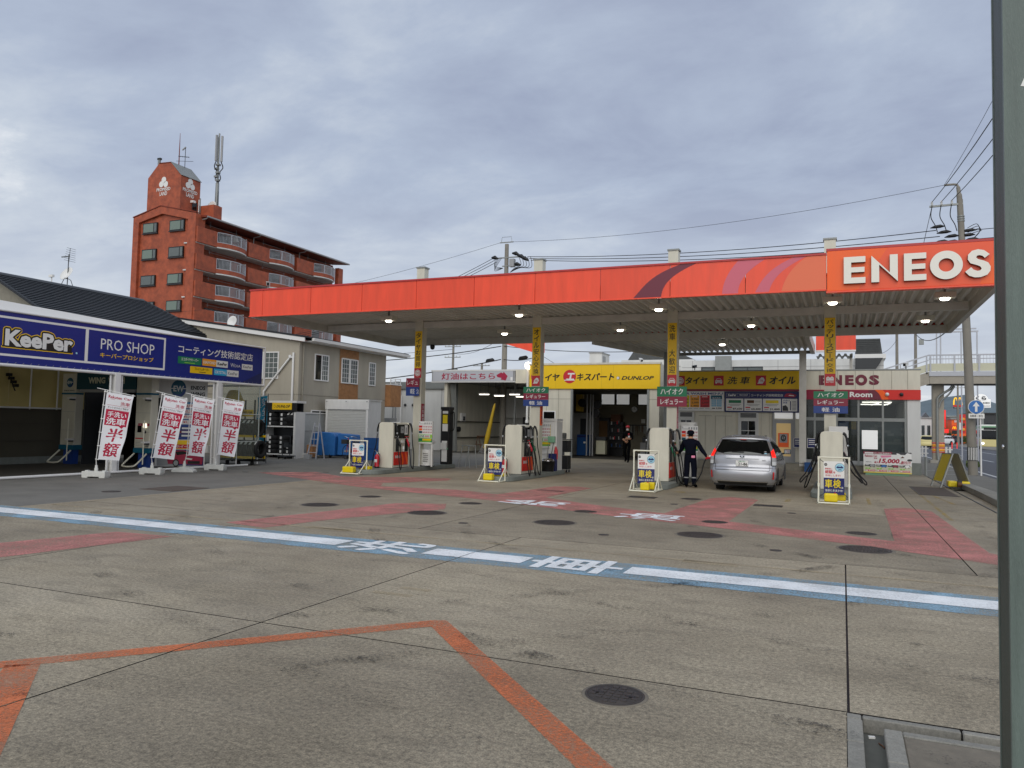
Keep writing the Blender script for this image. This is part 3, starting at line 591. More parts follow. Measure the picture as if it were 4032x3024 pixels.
# printed swooshes on the fascia
P = Panel((0, CF, 0), (1, 0, 0), (0, 0, 1))
z0, z1 = ZB + .035, ZT - .055
def swoosh(bl, ml, tl, tr, mr, br, mt, l):
 L = bez((bl, z0, 0), (ml - .05, z0 + .3, 0), (ml + .1, z0 + .6, 0), (tl, z1, 0)); Rr = bez((br, z0, 0), (mr - .12, z0 + .33, 0), (mr + .1, z0 + .58, 0), (tr, z1, 0))
 P.poly([(q.x, q.y) for q in L] + [(q.x, q.y) for q in reversed(Rr)], mt, l)
swoosh(-5.24, -4.9, -3.97, -3.55, -4.33, -4.48, 'swoosh_maroon', 1)
swoosh(-2.88, -2.82, -2.48, -1.81, -2.36, -2.48, 'swoosh_pink', 1)
swoosh(-2.06, -1.86, -1.12, -.83, -1.52, -1.72, 'swoosh_pink', 1)
L = bez((-1.42, z0, 0), (-1.35, z0 + .3, 0), (-1.2, z0 + .6, 0), (-.8, z1, 0))
P.poly([(q.x, q.y) for q in L] + [(-.37, z1), (-.37, z0)], 'swoosh_orange', 2)
P.mb.build('fascia_print', can)
# lit sign box at the right end
sb = BX(-.35, CR + .03, CF - .06, CF + .12, ZB - .03, ZT + .03, 'sign_orange_lit').build('sign_box', can, bevel=.01, seg=1)
BX(-.37, CR + .05, CF - .07, CF + .13, ZT + .03, ZT + .09, 'canopy_red_trim').box(-.37, CR + .05, CF - .07, CF + .13, ZB - .07, ZB - .03, 'canopy_red').build('sign_edging', can)
P = Panel((0, CF - .064, 0), (1, 0, 0), (0, 0, 1))
P.rect(-.34, ZB - .02, CR + .02, ZT + .02, 'orange', 1); P.poly([(.35, ZB - .02), (2.9, ZB - .02), (3.3, ZT + .02), (1.0, ZT + .02)], 'sign_orange_red', 2)
P.mb.build('sign_print', sb)
def letter(outer, holes=()):
 m = MB(); n = len(outer)
 bm = bmesh.new(); loops = []
 cu = bpy.data.curves.new('letter', 'CURVE'); cu.dimensions = '2D'; cu.fill_mode = 'BOTH'; cu.extrude = .045; cu.bevel_depth = 0
 for lp in (outer, *holes):
  sp = cu.splines.new('POLY'); sp.points.add(len(lp) - 1); sp.use_cyclic_u = True
  for q, (u, v) in zip(sp.points, lp): q.co = (u, v, 0, 1)
 ob = bpy.data.objects.new('letter', cu); me = bpy.data.meshes.new_from_object(ob); bpy.data.objects.remove(ob); bpy.data.curves.remove(cu); bm.free()
 vs = [(v.co.x, CF - .125 - v.co.z, v.co.y) for v in me.vertices]
 m.add(vs, [list(p.vertices) for p in me.polygons], 'letter_white')
 for i, p in enumerate(me.polygons):
  if abs(p.normal.z) < .5: m.m[i] = m.mi('letter_side')
 bpy.data.meshes.remove(me)
 return m
zl, zh = 5.32, 5.97
def E_(x0, x1):
 t = .165; h = (zh - zl); w = .165
 return [(x0, zl), (x1, zl), (x1, zl + w * .85), (x0 + t, zl + w * .85), (x0 + t, zl + h * .41), (x1 - .02, zl + h * .41), (x1 - .02, zl + h * .60), (x0 + t, zl + h * .60), (x0 + t, zh - w * .85), (x1, zh - w * .85), (x1, zh), (x0, zh)]
letter(E_(.03, .51)).build('letter', sb)
letter([(.64, zl), (.81, zl), (.81, zl + .42), (1.21, zl - .0), (1.21, zh), (1.04, zh), (1.04, zl + .22), (.64, zh)]).build('letter', sb)
letter(E_(1.34, 1.81)).build('letter', sb)
cxo, czo = 2.22, (zl + zh) / 2
letter(arc(cxo, czo, .335, 0, 2 * PI - .15, 40), [arc(cxo, czo, .158, 0, 2 * PI - .2, 28)]).build('letter', sb)
sc_o = arc(2.86, zl + .47, .2, -.15, PI * 1.5, 16); 
S_out = [(3.09, zh - .13), (2.98, zh - .03), (2.86, zh), (2.74, zh - .03), (2.66, zh - .12), (2.655, zh - .23), (2.71, zh - .32), (2.82, zl + .29), (2.90, zl + .25), (2.93, zl + .2), (2.90, zl + .155), (2.84, zl + .15), (2.77, zl + .18), (2.72, zl + .24), (2.60, zl + .14),
         (2.68, zl + .045), (2.79, zl), (2.91, zl), (3.04, zl + .05), (3.10, zl + .14), (3.105, zl + .24), (3.06, zl + .33), (2.97, zl + .38), (2.86, zl + .42), (2.82, zl + .46), (2.84, zl + .50), (2.89, zl + .51), (2.95, zl + .49), (2.99, zl + .44)]
letter(S_out).build('letter', sb)
# corrugated deck: ribs run back from the fascia
def corrugated(x0, x1, y0, y1, z, pitch=.25, depth=.11, mt='deck_white', mb=None, clip=None):
 m = mb or MB(); x = x0; pr = []
 while x < x1 - .01:
  for dx_, dz in ((0, 0), (.28, 0), (.5, depth), (.78, depth)): pr.append((min(x + dx_ * pitch, x1), z + dz))
  x += pitch
 pr.append((x1, z))
 for (xa, za_), (xb, zb_) in zip(pr, pr[1:]):
  if xb - xa < 1e-4: continue
  ya0, yb0 = (y0(xa), y0(xb)) if callable(y0) else (y0, y0); ya1, yb1 = (y1(xa), y1(xb)) if callable(y1) else (y1, y1)
  m.face([(xa, ya0, za_), (xa, ya1, za_), (xb, yb1, zb_), (xb, yb0, zb_)], mt)
 return m
corrugated(CL + .07, CR - .07, CF + .13, CB - .1, ZB + .24).build('deck', can)
BX(CL + .02, CR - .02, CF + .12, CB - .05, ZB + .42, ZB + .46, GM).build('roof_sheet', can)
b = MB(); b.box(CL + .2, CR - .2, 24.5, 24.7, ZB, ZB + .22, 'beam_white').build('main_beam', can)
for k in range(4): BX(CX[k] - .1, CX[k] + .1, CF + .2, CB - .25, ZB + .36, ZB + .41, 'beam_white').build('rib_beam', can)
BX(CL, CR, CB - .2, CB - .05, ZB - .02, ZB + .26, 'beam_white').build('rear_beam', can)
BX(CL, CL + .14, CF + .12, CB - .2, ZB - .02, ZB + .28, 'beam_white').build('edge_beam', can)
BX(CR - .14, CR, CF + .13, CB - .2, ZB - .02, ZB + .28, 'beam_white').build('edge_beam', can)
# rear wing that reaches over the shop front
WL0, WL1, WR = (-9.36, 30.05), (-7.6, 36.0), -1.25
def wx(x): return max(30.06, 30.05 + (x - 0) * 0) if x > WL1[0] else 30.05 + 0 * x
def wing_back(x): return 36.0 if x > WL1[0] else 30.06 + (x - WL0[0]) / (WL1[0] - WL0[0]) * 5.94
corrugated(-9.3, WR, CB + .01, wing_back, ZB + .06, .25, .12).build('wing_deck', can)
w = MB(); w.bar((WL0[0], WL0[1], ZB + .03), (WL1[0], WL1[1], ZB - .03), .15, .3, 'beam_white'); w.build('wing_beam', can)
BX(WR - .02, WR + .14, CB, 36.0, ZB - .1, ZB + .3, 'beam_white').build('wing_beam', can)
BX(WL1[0], WR, 35.95, 36.05, ZB - .08, ZB + .06, GM).build('wing_gutter', can)
BX(-1.06, .52, 35.6, 35.7, 5.22, 5.9, 'canopy_red').box(-1.0, .46, 35.7, 38.5, 5.6, 5.7, 'deck_white').box(-1.06, .52, 35.55, 35.72, 5.15, 5.22, SW).build('wing_fascia', can)
corrugated(-1.05, .4, 35.72, 37.2, 4.98, .25, .1).build('wing_deck', can)
BX(.28, .4, 36.7, 36.82, 4.3, 5.15, 'beam_white').build('wing_prop', can)
BX(-7.5, -7.24, 34.9, 35.1, .12, ZB, GM).build('wing_post', can); BX(-1.72, -1.44, 35.3, 35.5, .22, ZB, 'beam_white').build('wing_post', can)
for x in CX:
 c = MB(); 
 c.box(x - .16, x + .16, 24.45, 24.47, .15, 7.44, 'cream_metal').box(x - .16, x + .16, 24.73, 24.75, .15, 7.44, 'cream_metal').box(x - .155, x + .155, 24.47, 24.73, .15, 7.42, 'cream_metal')
 c.box(x - .19, x + .19, 24.42, 24.78, 7.42, 7.47, GM).build('column', can)
# lamps under the deck
def lamp(x, y, z, label):
 t = thing('canopy_lamp', label, 'lamp', (x, y, z), world=True, group='lit lamps under the canopy')
 BX(x - .24, x + .24, y - .16, y + .16, z, z + .14, 'cream_metal').build('housing', t, bevel=.01, seg=1)
 MB().lathe([(.05, .02), (.115, -.005), (.11, -.03), (.08, -.055), (.001, -.06)], 'lamp_white', 20, MT((x, y, z)) @ Matrix.Scale(.8, 4, (0, 1, 0))).build('lens', t)
 MB().bar((x, y, z + .14), (x, y, z + .42), .05, .05, GM).build('hanger', t)
for i, (x, y) in enumerate(((-13.98, 21.9), (-9.2, 21.8), (-4.85, 21.8), (-.24, 21.85), (2.36, 21.85))):
 lamp(x, y, 5.12, ('canopy lamp above the first pump, farthest left in the front row', 'canopy lamp in the front row above the second pump', 'canopy lamp in the front row left of the third column', 'canopy lamp right under the left edge of the big letter sign', 'canopy lamp in the front row at the right end')[i])
for i, (x, y, z) in enumerate(((-11.52, 25.95, 5.1), (-7.1, 25.9, 5.1), (-2.72, 25.8, 5.1), (2.28, 25.9, 5.1), (-4.3, 30.6, 5.03))):
 lamp(x, y, z, ('rear canopy lamp between the first and second columns', 'rear canopy lamp between the second and third columns', 'rear canopy lamp between the third and fourth columns', 'rear canopy lamp at the right end behind the beam', 'canopy lamp deep under the wing in front of the shop')[i])
# small things on the canopy
def cctv(name_label, p, d, s=1.0, mt=WP):
 p = V3(p); d = V3(d).normalized(); t = thing('security_camera', name_label, 'camera', p, world=True)
 R = d.to_track_quat('Y', 'Z').to_matrix()
 MB().obox(p + d * .02, (.11 * s, .3 * s, .11 * s), mt, R).obox(p + d * .03 + V3((0, 0, .07 * s)), (.14 * s, .36 * s, .02 * s), mt, R).build('housing', t, bevel=.012)
 MB().obox(p + d * .16 * s, (.09 * s, .06 * s, .09 * s), 'black', R).build('lens', t)
 MB().tube([p, p - V3((0, 0, .18 * s))], .025 * s, GM).build('bracket', t)
cctv('white security camera on the left corner of the canopy roof', (-18.1, 20.7, 6.36), (.8, -1, -.2))
MB().lathe([(.02, .1), (.09, .1), (.11, 0), (.08, -.1), (.001, -.13)], DM, 14, MT((-16.6, 29.6, 5.08))).build('loudspeaker', None, 'dark round loudspeaker under the rear left edge of the canopy', 'loudspeaker')
# column banners and fuel boards
YF = 24.44
icons = {}
def banner(i, chars, icon, label):
 x = CX[i]; t = thing('column_banner', label, 'sign', (x, YF, 3.0), world=True, group='yellow service banners on the canopy columns')
 zt, zb = 5.08, 3.42
 if i == 0: zb = 3.72
 BX(x - .145, x + .145, YF - .012, YF, zb, zt, 'sign_yellow').build('board', t)
 P = Panel((x, YF - .012, 0), (1, 0, 0), (0, 0, 1)); P.vtext(chars, -.095, zb + .03, .095, zt - .05, SB_, 1, .02); P.mb.build('lettering', t)
 zi = zb - .34 if i else zb - .36
 BX(x - .145, x + .145, YF - .012, YF, zb - .355, zb - .002, 'sign_red').build('icon_board', t)
 P = Panel((x, YF - .012, zb - .18), (1, 0, 0), (0, 0, 1)); icon(P, .12); P.mb.build('icon', t)
def ic_tire(P, s):
 P.disc(0, 0, s, SW, 1); P.disc(0, 0, s * .82, 'sign_red', 2); P.disc(0, 0, s * .7, SW, 3); P.text('TIRE', -s * .55, -s * .18, s * .55, s * .2, 'sign_red', 4)
def ic_oil(P, s):
 P.poly([(-.9 * s, -.8 * s), (.45 * s, -.8 * s), (1.0 * s, .1 * s), (.7 * s, .75 * s), (.2 * s, .9 * s), (-.25 * s, .5 * s), (-.55 * s, .1 * s), (-.6 * s, -.4 * s)], SW, 1)
 P.text('OIL', -.25 * s, -.25 * s, .65 * s, .25 * s, 'sign_red', 2)
def ic_car(P, s):
 P.poly([(-.5 * s, .6 * s), (.5 * s, .6 * s), (.75 * s, .15 * s), (.9 * s, 0), (.9 * s, -.6 * s), (-.9 * s, -.6 * s), (-.9 * s, 0), (-.75 * s, .15 * s)], SW, 1)
 P.poly([(-.42 * s, .48 * s), (.42 * s, .48 * s), (.6 * s, .15 * s), (-.6 * s, .15 * s)], 'sign_red', 2)
 P.rect(-.45 * s, -.42 * s, .45 * s, -.3 * s, 'sign_red', 2); P.disc(-.65 * s, -.15 * s, .12 * s, 'sign_red', 2, n=12); P.disc(.65 * s, -.15 * s, .12 * s, 'sign_red', 2, n=12)
 P.rect(-.8 * s, -.8 * s, -.5 * s, -.6 * s, SW, 1); P.rect(.5 * s, -.8 * s, .8 * s, -.6 * s, SW, 1)
def ic_bat(P, s):
 P.rect(-.85 * s, -.2 * s, .85 * s, .6 * s, SW, 1); P.rect(-.6 * s, .6 * s, -.3 * s, .8 * s, SW, 1); P.rect(.3 * s, .6 * s, .6 * s, .8 * s, SW, 1)
 P.rect(-.6 * s, .25 * s, -.3 * s, .33 * s, 'sign_red', 2); P.rect(.3 * s, .25 * s, .6 * s, .33 * s, 'sign_red', 2); P.text('BATTERY', -.9 * s, -.75 * s, .9 * s, -.35 * s, SW, 1)
banner(0, 'タイヤお買得', ic_tire, 'yellow column banner with a round tyre icon, on the leftmost canopy column')
banner(1, 'オイル安心交換', ic_oil, 'yellow column banner with an oil can icon')
banner(2, '洗車 大歓迎', ic_car, 'yellow column banner with a car icon above the two row fuel board')
banner(3, 'バッテリースピード交換', ic_bat, 'yellow column banner with a battery icon')
def fuelboard(i, u0, u1, z0, z1, rows, label, clip=None):
 x = CX[i]; t = thing('fuel_board', label, 'sign', (x, 24.3, z0), world=True, group='coloured fuel type boards on the columns'); h = (z1 - z0) / len(rows)
 for k, (tx, mt) in enumerate(rows):
  zb = z1 - (k + 1) * h
  rb = BX(u0, u1, 24.34, 24.38, zb + .002, zb + h - .002, mt).build('row_panel', t)
  P = Panel((0, 24.34, 0), (1, 0, 0), (0, 0, 1)); w = u1 - u0; m_ = .12 * w
  lo, hi = u0 + m_, u1 - m_
  if len(tx) == 3 and ' ' in tx: lo, hi = u0 + .24 * w, u1 - .24 * w
  if clip: lo, hi = (u0 + .05, u0 + .05 + .78) if len(tx) > 3 else (u0 + .18, u0 + .62)
  P.text(tx, lo, zb + h * .2, hi, zb + h * .8, SW, 1, .025, clip=clip); P.mb.build('lettering', rb)
 BX(x - .05, x + .05, 24.38, 24.45, z0 + .05, z1 - .05, GM).build('bracket', t)
fuelboard(0, -14.71, -14.17, 2.7, 3.35, (('レギュラー', 'sign_maroon'), ('軽 油', 'sign_blue')), 'fuel board with two rows cut off by the leftmost column', clip=-14.18)
fuelboard(1, -10.05, -9.14, 2.37, 3.03, (('ハイオク', 'sign_green'), ('レギュラー', 'sign_maroon'), ('軽 油', 'sign_blue')), 'three row fuel board under the oil can banner')
fuelboard(2, -5.44, -4.5, 2.40, 3.04, (('ハイオク', 'sign_green'), ('レギュラー', 'sign_maroon')), 'two row green and maroon fuel board under the car icon banner')
fuelboard(3, -.79, .14, 2.25, 2.90, (('ハイオク', 'sign_green'), ('レギュラー', 'sign_maroon'), ('軽 油', 'sign_blue')), 'three row fuel board under the battery banner on the rightmost column')
for i, mt in ((0, 'sign_crimson'), (1, 'orange'), (2, 'swoosh_pink')):
 x = CX[i] + .16; t = thing('warning_strip', ('crimson no fire strip on the side of the leftmost column', 'orange warning strip on the side of the second column', 'pink warning strip on the side of the third column')[i], 'sign', (x, 24.6, 1.9), world=True)
 BX(x, x + .01, 24.49, 24.7, 1.72, 2.42, mt).build('board', t)
 P = Panel((x + .01, 24.6, 0), (0, 1, 0), (0, 0, 1)); P.vtext('火気厳禁', -.07, 1.76, .07, 2.38, SW if i != 1 else 'sign_maroon', 1); P.mb.build('lettering', t)
# ------------------------------------------------------------------ islands, pumps and what stands on them
PX = (-14.4, -9.65, -4.97, -.28)
ORD = ('leftmost', 'second', 'third', 'rightmost')
for i, x in enumerate(PX):
 y1 = (26.95, 26.3, 26.3, 26.3)[i]; ol = arc(x, 21.75, .5, PI, 2 * PI, 14, .62)
 ol = ol + [(x + .5, y1 - .12), (x + .42, y1), (x - .42, y1), (x - .5, y1 - .12)]
 MB().prism(ol, (0, 0, .15), 'island_grey', U=(1, 0, 0), V=(0, 1, 0)).build('pump_island', None, 'grey concrete island with rounded nose under the %s fuel pump' % ORD[i], 'island', 'concrete pump islands', bevel=.02)
def nozzle(parent, x, y, sgn, col, bulge, boot_y, low=.12, hang=True, end=None, fold=0):
 """Nozzle in its holster with the hose looping from the boot at the top corner."""
 n = MB(); X = lambda d: x + sgn * d
 n.tube([(X(.02), y, 1.02), (X(.05), y - .005, .93), (X(.10), y, .80), (X(.115), y + .005, .72)], [.016, .03, .036, .026], col, 8)
 n.tube([(X(.02), y, 1.02), (X(-.01), y, 1.1)], .012, 'steel', 6); n.tube([(X(.06), y, .92), (X(.15), y, .86), (X(.145), y, .74), (X(.115), y, .71)], .009, 'black', 5)
 no = n.build('nozzle', parent)
 h = MB()
 h.tube(smooth_path([(X(.0), boot_y, 1.53), (X(.05), boot_y, 1.5), (X(.10), boot_y, 1.36), (X(.115), boot_y, 1.2)]), [.035] * 8 + [.03] * 8 + [.022] * 3, 'black', 8)
 h.lathe([(.024, 0), (.03, .01), (.03, .05), (.024, .06)], 'steel', 10, MT((X(.115), boot_y, 1.16)))
 b = bulge
 pts = [(X(.115), boot_y, 1.2), (X(.12 + b * .15), boot_y + .01, .85), (X(.14 + b * .6), boot_y + .03, .45), (X(.15 + b), boot_y * .7 + y * .3, low + .08), (X(.16 + b * .95), (boot_y + y) / 2, low), (X(.15 + b * .7), y * .9 + boot_y * .1, low + .12), (X(.135 + b * .3), y, .45), (X(.115), y + .005, .72)]
 h.tube(smooth_path(pts, 5), .017, 'rubber', 8); h.build('hose', no)
def pump(i, right, left, label):
 x = PX[i]; t = thing('fuel_pump', label, 'fuel pump', (x, 23.17, .15), group='fuel pumps under the canopy')
 W_, H = .285, 1.56
 prof = [(-W_, 0), (W_, 0), (W_, H - .09), (W_ - .025, H - .03), (W_ - .09, H), (-W_ + .09, H), (-W_ + .025, H - .03), (-W_, H - .09)]
 for nm, ya, yb in (('end_panel', -.57, -.50), ('end_panel', .50, .57)):
  MB().prism(prof, (0, yb - ya, 0), 'cream_metal', O=(0, ya, .01)).build(nm, t, bevel=.012)
 MB().prism([(-W_ + .012, .02), (W_ - .012, .02), (W_ - .012, H - .1), (W_ - .1, H - .012), (-W_ + .1, H - .012), (-W_ + .012, H - .1)], (0, 1.0, 0), 'cream_metal', O=(0, -.5, 0)).build('cabinet', t)
 BX(-W_ + .02, W_ - .02, -.55, .55, -.0, .05, DM).build('plinth', t)
 BX(-.17, .14, .1, .4, H, H + .02, WP).build('top_tray', t)
 for sg, cfg in ((1, right), (-1, left)):
  xs = sg * (W_ - .012); a, b = sorted((xs, xs + sg * .022))
  d = BX(a, b, -.47, .47, 1.02, 1.50, 'black_gloss').build('display', t, bevel=.006, seg=1)
  P = Panel((xs + sg * .022, 0, 0), (0, sg, 0), (0, 0, 1))
  P.rect(-.1, 1.2, .11, 1.43, SG, 1).rect(.16, 1.15, .36, 1.48, SW, 1).rect(-.46, 1.46, -.29, 1.49, SW, 1).rect(-.02, 1.3, .05, 1.33, DM, 2)
  P.rect(-.42, 1.05, -.39, 1.1, SW, 1).rect(-.26, 1.05, -.22, 1.1, SW, 1).rect(.19, 1.055, .45, 1.09, 'sign_red', 1)
  P.rect(.22, 1.2, .3, 1.4, SG, 2)
  if len(cfg) > 2: P.rect(-.09, 1.055, .12, 1.09, 'sign_red', 1); P.rect(.19, 1.055, .45, 1.09, 'sign_green', 2)
  P.mb.build('display_print', d)
  rp = BX(a, b, -.48, .44, .1, .55, 'band_red').build('lower_panel', t, bevel=.005, seg=1)
  P = Panel((xs + sg * .022, 0, 0), (0, sg, 0), (0, 0, 1))
  P.text('ENEOS', -.43, .34, -.1, .43, SW, 2, .03)
  q = bez((-.12, .54, 0), (.05, .42, 0), (.06, .25, 0), (.03, .11, 0)); q2 = bez((.03, .11, 0), (.1, .11, 0), (.1, .11, 0), (.1, .11, 0), 2)
  P.poly([(v.x, v.y) for v in q] + [(.11, .11)] + [(v.x + .1, v.y) for v in reversed(q)], 'orange', 1)
  P.poly([(.2, .54), (.3, .54), (.43, .2), (.43, .11), (.36, .11)], 'orange', 1); P.mb.build('lower_print', rp)
  ys = {2: (-.28, .31), 3: (-.22, .05, .31), 1: (.0,)}[len(cfg)]
  for k, (cl, bulge) in enumerate(cfg):
   y = ys[k]
   MB().prism([(-.085, .57), (.085, .57), (.07, .98), (.04, 1.0), (-.04, 1.0), (-.07, .98)], (sg * .03, 0, 0), 'black', O=(sg * (W_ - .012), y, 0), U=(0, 1, 0)).build('holster', t)
   boot = -.49 if k == 0 else (.50 if k == len(cfg) - 1 else .12)
   nozzle(t, sg * W_, y, sg, cl, bulge, boot, low=-.04 if bulge < .3 else .16)
  BX(*sorted((sg * W_, sg * (W_ + .05))), -.06, .1, .85, .95, WP).build('tissue_box', t, bevel=.006)
 return t
BL = 'black'
pump(0, ((BL, .06), ('red_plastic', .08)), ((BL, .2), ('red_plastic', .12)), 'white fuel pump with two hoses, beside the leftmost sign frame')
pump(1, ((BL, .06), ('red_plastic', .1), ('sign_green', .12)), ((BL, .1), ('red_plastic', .1)), 'white fuel pump with three hoses and a fire extinguisher in front')
pump(2, (('sign_green', .06), (BL, .1)), ((BL, .1), ('sign_green', .12)), 'white fuel pump next to the attendant in navy overalls')
pump(3, ((BL, .42), ('red_plastic', .34)), ((BL, .36), ('red_plastic', .28)), 'white fuel pump seen end on with hoses looping out both sides')
MB().tube(smooth_path([(-14.05, 22.75, .9), (-14.02, 22.75, .93), (-13.98, 22.75, .8)]), .01, SW, 5).build('glove_hook', bpy.data.objects['fuel_pump'])
g_ = MB()
for k in range(5): g_.tube([(0, -.035 + k * .017, -.05), (.01, -.045 + k * .022, -.13 - .01 * (2 - abs(k - 2)))], [.012, .008], SW, 6)
g_.tube([(0, 0, .04), (.0, 0, 0), (.006, 0, -.06)], [.03, .04, .045], SW, 8)
g_.v = [(v[0] - 14.06, v[1] + 23.2, v[2] + .86) for v in g_.v]; g_.build('work_glove', None, 'white work glove hanging on the side of the leftmost pump', 'glove')

def extinguisher(x, y, z, label):
 t = thing('fire_extinguisher', label, 'fire extinguisher', (x, y, z), group='red fire extinguishers on the islands')
 MB().lathe([(.075, 0), (.085, .01), (.085, .05), (.08, .06), (.08, .36), (.07, .42), (.035, .46), (.025, .48)], 'red_plastic', 20).build('cylinder', t)
 MB().lathe([(.084, .0), (.086, .0), (.086, .055), (.084, .055)], 'black', 20, caps=False).build('foot_ring', t)
 BX(-.05, .05, -.0825, -.075, .2, .3, SW).build('instruction_label', t)
 MB().lathe([(.03, .47), (.03, .53), (.015, .54)], 'steel', 12).bar((0, 0, .53), (-.1, 0, .6), .03, .015, 'steel').bar((-.02, 0, .56), (.09, 0, .6), .03, .012, 'steel').build('valve', t)
 MB().tube(smooth_path([(.02, 0, .51), (.09, 0, .47), (.11, 0, .35), (.09, 0, .12)]), .011, 'black', 6).build('hose', t)
extinguisher(-14.62, 22.43, .15, 'red fire extinguisher standing against the end of the leftmost pump')
extinguisher(-9.84, 22.38, .15, 'red fire extinguisher with a pale label at the second pump')

# ---- price boards and cabinets on the islands
def price_print(P, w, h):
 """White price board: heading row, three fuel rows with prices, green and yellow strips below."""
 P.rect(0, 0, w, h, SW, 1)
 P.rect(.03 * w, .92 * h, .1 * w, .97 * h, SG, 2).rect(.03 * w, .87 * h, .45 * w, .89 * h, SG, 2)
 for k in range(4): P.rect((.42 + k * .15) * w, .86 * h, (.50 + k * .15) * w, .95 * h, SG, 2)
 for r, (mt, tx) in enumerate((('sign_red', '現金'), ('orange', 'ENEOS'), ('teal_dark', 'LINE'))):
  y = (.71 - r * .125) * h; P.rect(.02 * w, y, .26 * w, y + .1 * h, mt, 2)
  for k in range(4): P.text('168', (.3 + k * .175) * w, y + .015 * h, (.44 + k * .175) * w, y + .085 * h, 'flag_red', 2, .01)
 P.rect(0, .25 * h, w, .41 * h, 'lime', 2).rect(.03 * w, .27 * h, .85 * w, .39 * h, SW, 3).text('LINE', .05 * w, .285 * h, .42 * w, .375 * h, 'sign_green', 4)
 P.rect(.46 * w, .34 * h, .8 * w, .37 * h, SG, 4).rect(.46 * w, .29 * h, .8 * w, .32 * h, 'sign_red', 4)
 P.rect(0, .06 * h, w, .235 * h, 'sign_green', 2).rect(.3 * w, .13 * h, .95 * w, .22 * h, 'yellow_plastic', 3).rect(.05 * w, .08 * h, .9 * w, .11 * h, 'lime', 3)
def price_board(x, y, z0, w, h, yaw, label, post=True):
 t = thing('price_board', label, 'price board', (x, y, .15), yaw, group='white fuel price boards on the islands')
 BX(0, w, 0, .035, z0 - .15, z0 - .15 + h, WP).build('board', t, bevel=.006, seg=1)
 P = Panel((0, -.001, z0 - .15), (1, 0, 0), (0, 0, 1), step=.002); price_print(P, w, h); P.mb.build('board_print', t)
 if post:
  m = BX(.0, .05, .036, .08, 0, z0 - .15 + h, WP).box(w - .05, w, .036, .08, 0, z0 - .15 + h, WP); m.build('stand', t)
price_board(-14.13, 24.35, .98, .56, .8, 0, 'price board with green strips beside the leftmost column')
price_board(-9.73, 24.95, .95, .58, .86, math.radians(58), 'price board on the white cabinet of the second island')
price_board(-4.78, 25.0, .95, .6, .86, math.radians(40), 'price board half hidden behind the attendant at the third island')
def cabinet(x, y, w, d, h, label, cat='cabinet', mt=WP, extra=None):
 t = thing('service_cabinet', label, cat, (x, y, .15))
 BX(-w / 2, w / 2, -d / 2, d / 2, 0, h, mt).build('body', t, bevel=.01)
 if extra: extra(t)
 return t
def ex2(t):
 BX(-.26, .22, -.335, -.302, .55, 1.72, WP).build('door', t, bevel=.006)
 BX(-.05, .07, -.34, -.335, 1.2, 1.6, 'yellow_plastic').build('sticker', t); BX(-.275, -.255, -.345, -.33, .8, .86, DM).box(-.275, -.255, -.345, -.33, 1.5, 1.56, DM).build('hinge', t)
 BX(.0, .26, -.44, -.336, .98, 1.2, 'green_plastic').build('letter_box', t, bevel=.01); BX(-.31, .3, -.31, .31, 1.73, 1.82, WP).build('top_cap', t, bevel=.01)
cabinet(-9.5, 25.75, .58, .6, 1.72, 'tall white service cabinet with green pocket at the second island', extra=ex2)
def ex3(t): BX(-.3, .28, -.22, .2, 1.7, 1.78, WP).build('top_cap', t, bevel=.01)
cabinet(-4.72, 25.75, .5, .5, 1.7, 'tall white cabinet behind the attendant at the third island', extra=ex3)
def ex4(t): BX(-.1, .14, -.215, -.2, 1.1, 1.4, SG).build('notice', t)
cabinet(-.12, 24.2, .5, .4, 1.72, 'white cabinet behind the rightmost pump', extra=ex4)
# black meter column, wash bin and stool of the first island
t = thing('air_meter', 'black slim meter column with yellow labels at the back of the leftmost island', 'meter', (-14.1, 26.45, .15), world=True)
BX(-14.28, -13.93, 26.3, 26.65, .15, 2.25, 'black').build('body', t, bevel=.012); BX(-14.3, -13.91, 26.28, 26.67, 2.25, 2.36, 'black').build('head', t, bevel=.01)
BX(-14.22, -13.99, 26.285, 26.299, .25, 1.05, SW).build('front_panel', t); BX(-14.2, -14.0, 26.288, 26.299, 1.72, 2.05, 'yellow_plastic').build('warning_label', t)
BX(-14.21, -13.98, 26.286, 26.299, 1.42, 1.7, SW).box(-14.21, -13.98, 26.286, 26.299, 2.1, 2.2, SW).build('notice', t)
BX(-14.26, -13.95, 26.24, 26.3, .72, .78, 'green_plastic').box(-14.24, -13.98, 26.22, 26.3, .72, .98, WP).build('tray', t)
MB().tube(smooth_path([(-13.93, 26.5, 2.1), (-13.8, 26.45, 2.15), (-13.76, 26.4, 1.8), (-13.8, 26.45, 1.5), (-13.93, 26.5, 1.45)]), .02, 'rubber', 7).build('hose', t)
t = thing('wash_bin', 'white plastic bin stand with a perforated basket on the leftmost island', 'bin', (-13.95, 24.75, .15), world=True)
MB().lathe([(.24, .16), (.25, .18), (.21, .22), (.2, .75), (.19, .76)], WP, 18, MT((-13.98, 24.75, 0)) @ Matrix.Scale(1.1, 4, (1, 0, 0))).build('basket', t)
BX(-14.22, -13.74, 24.6, 24.9, .95, 1.08, WP).build('tray', t, bevel=.03); MB().tube([(-14.19, 24.75, .2), (-14.16, 24.72, 1.0)], .03, WP).tube([(-13.77, 24.75, .2), (-13.8, 24.72, 1.0)], .025, WP).build('post', t)
h_ = MB()
for r in range(5):
 for c in range(4):
  h_.box(-14.02 + c * .05 + (r % 2) * .02, -13.995 + c * .05 + (r % 2) * .02, 24.52, 24.532, .32 + r * .07, .35 + r * .07, 'iron')
h_.build('holes', t, kind='stuff'); MB().lathe([(.29, .15), (.29, .18), (.001, .185)], 'black', 18, MT((-13.98, 24.75, .0))).build('base', t)
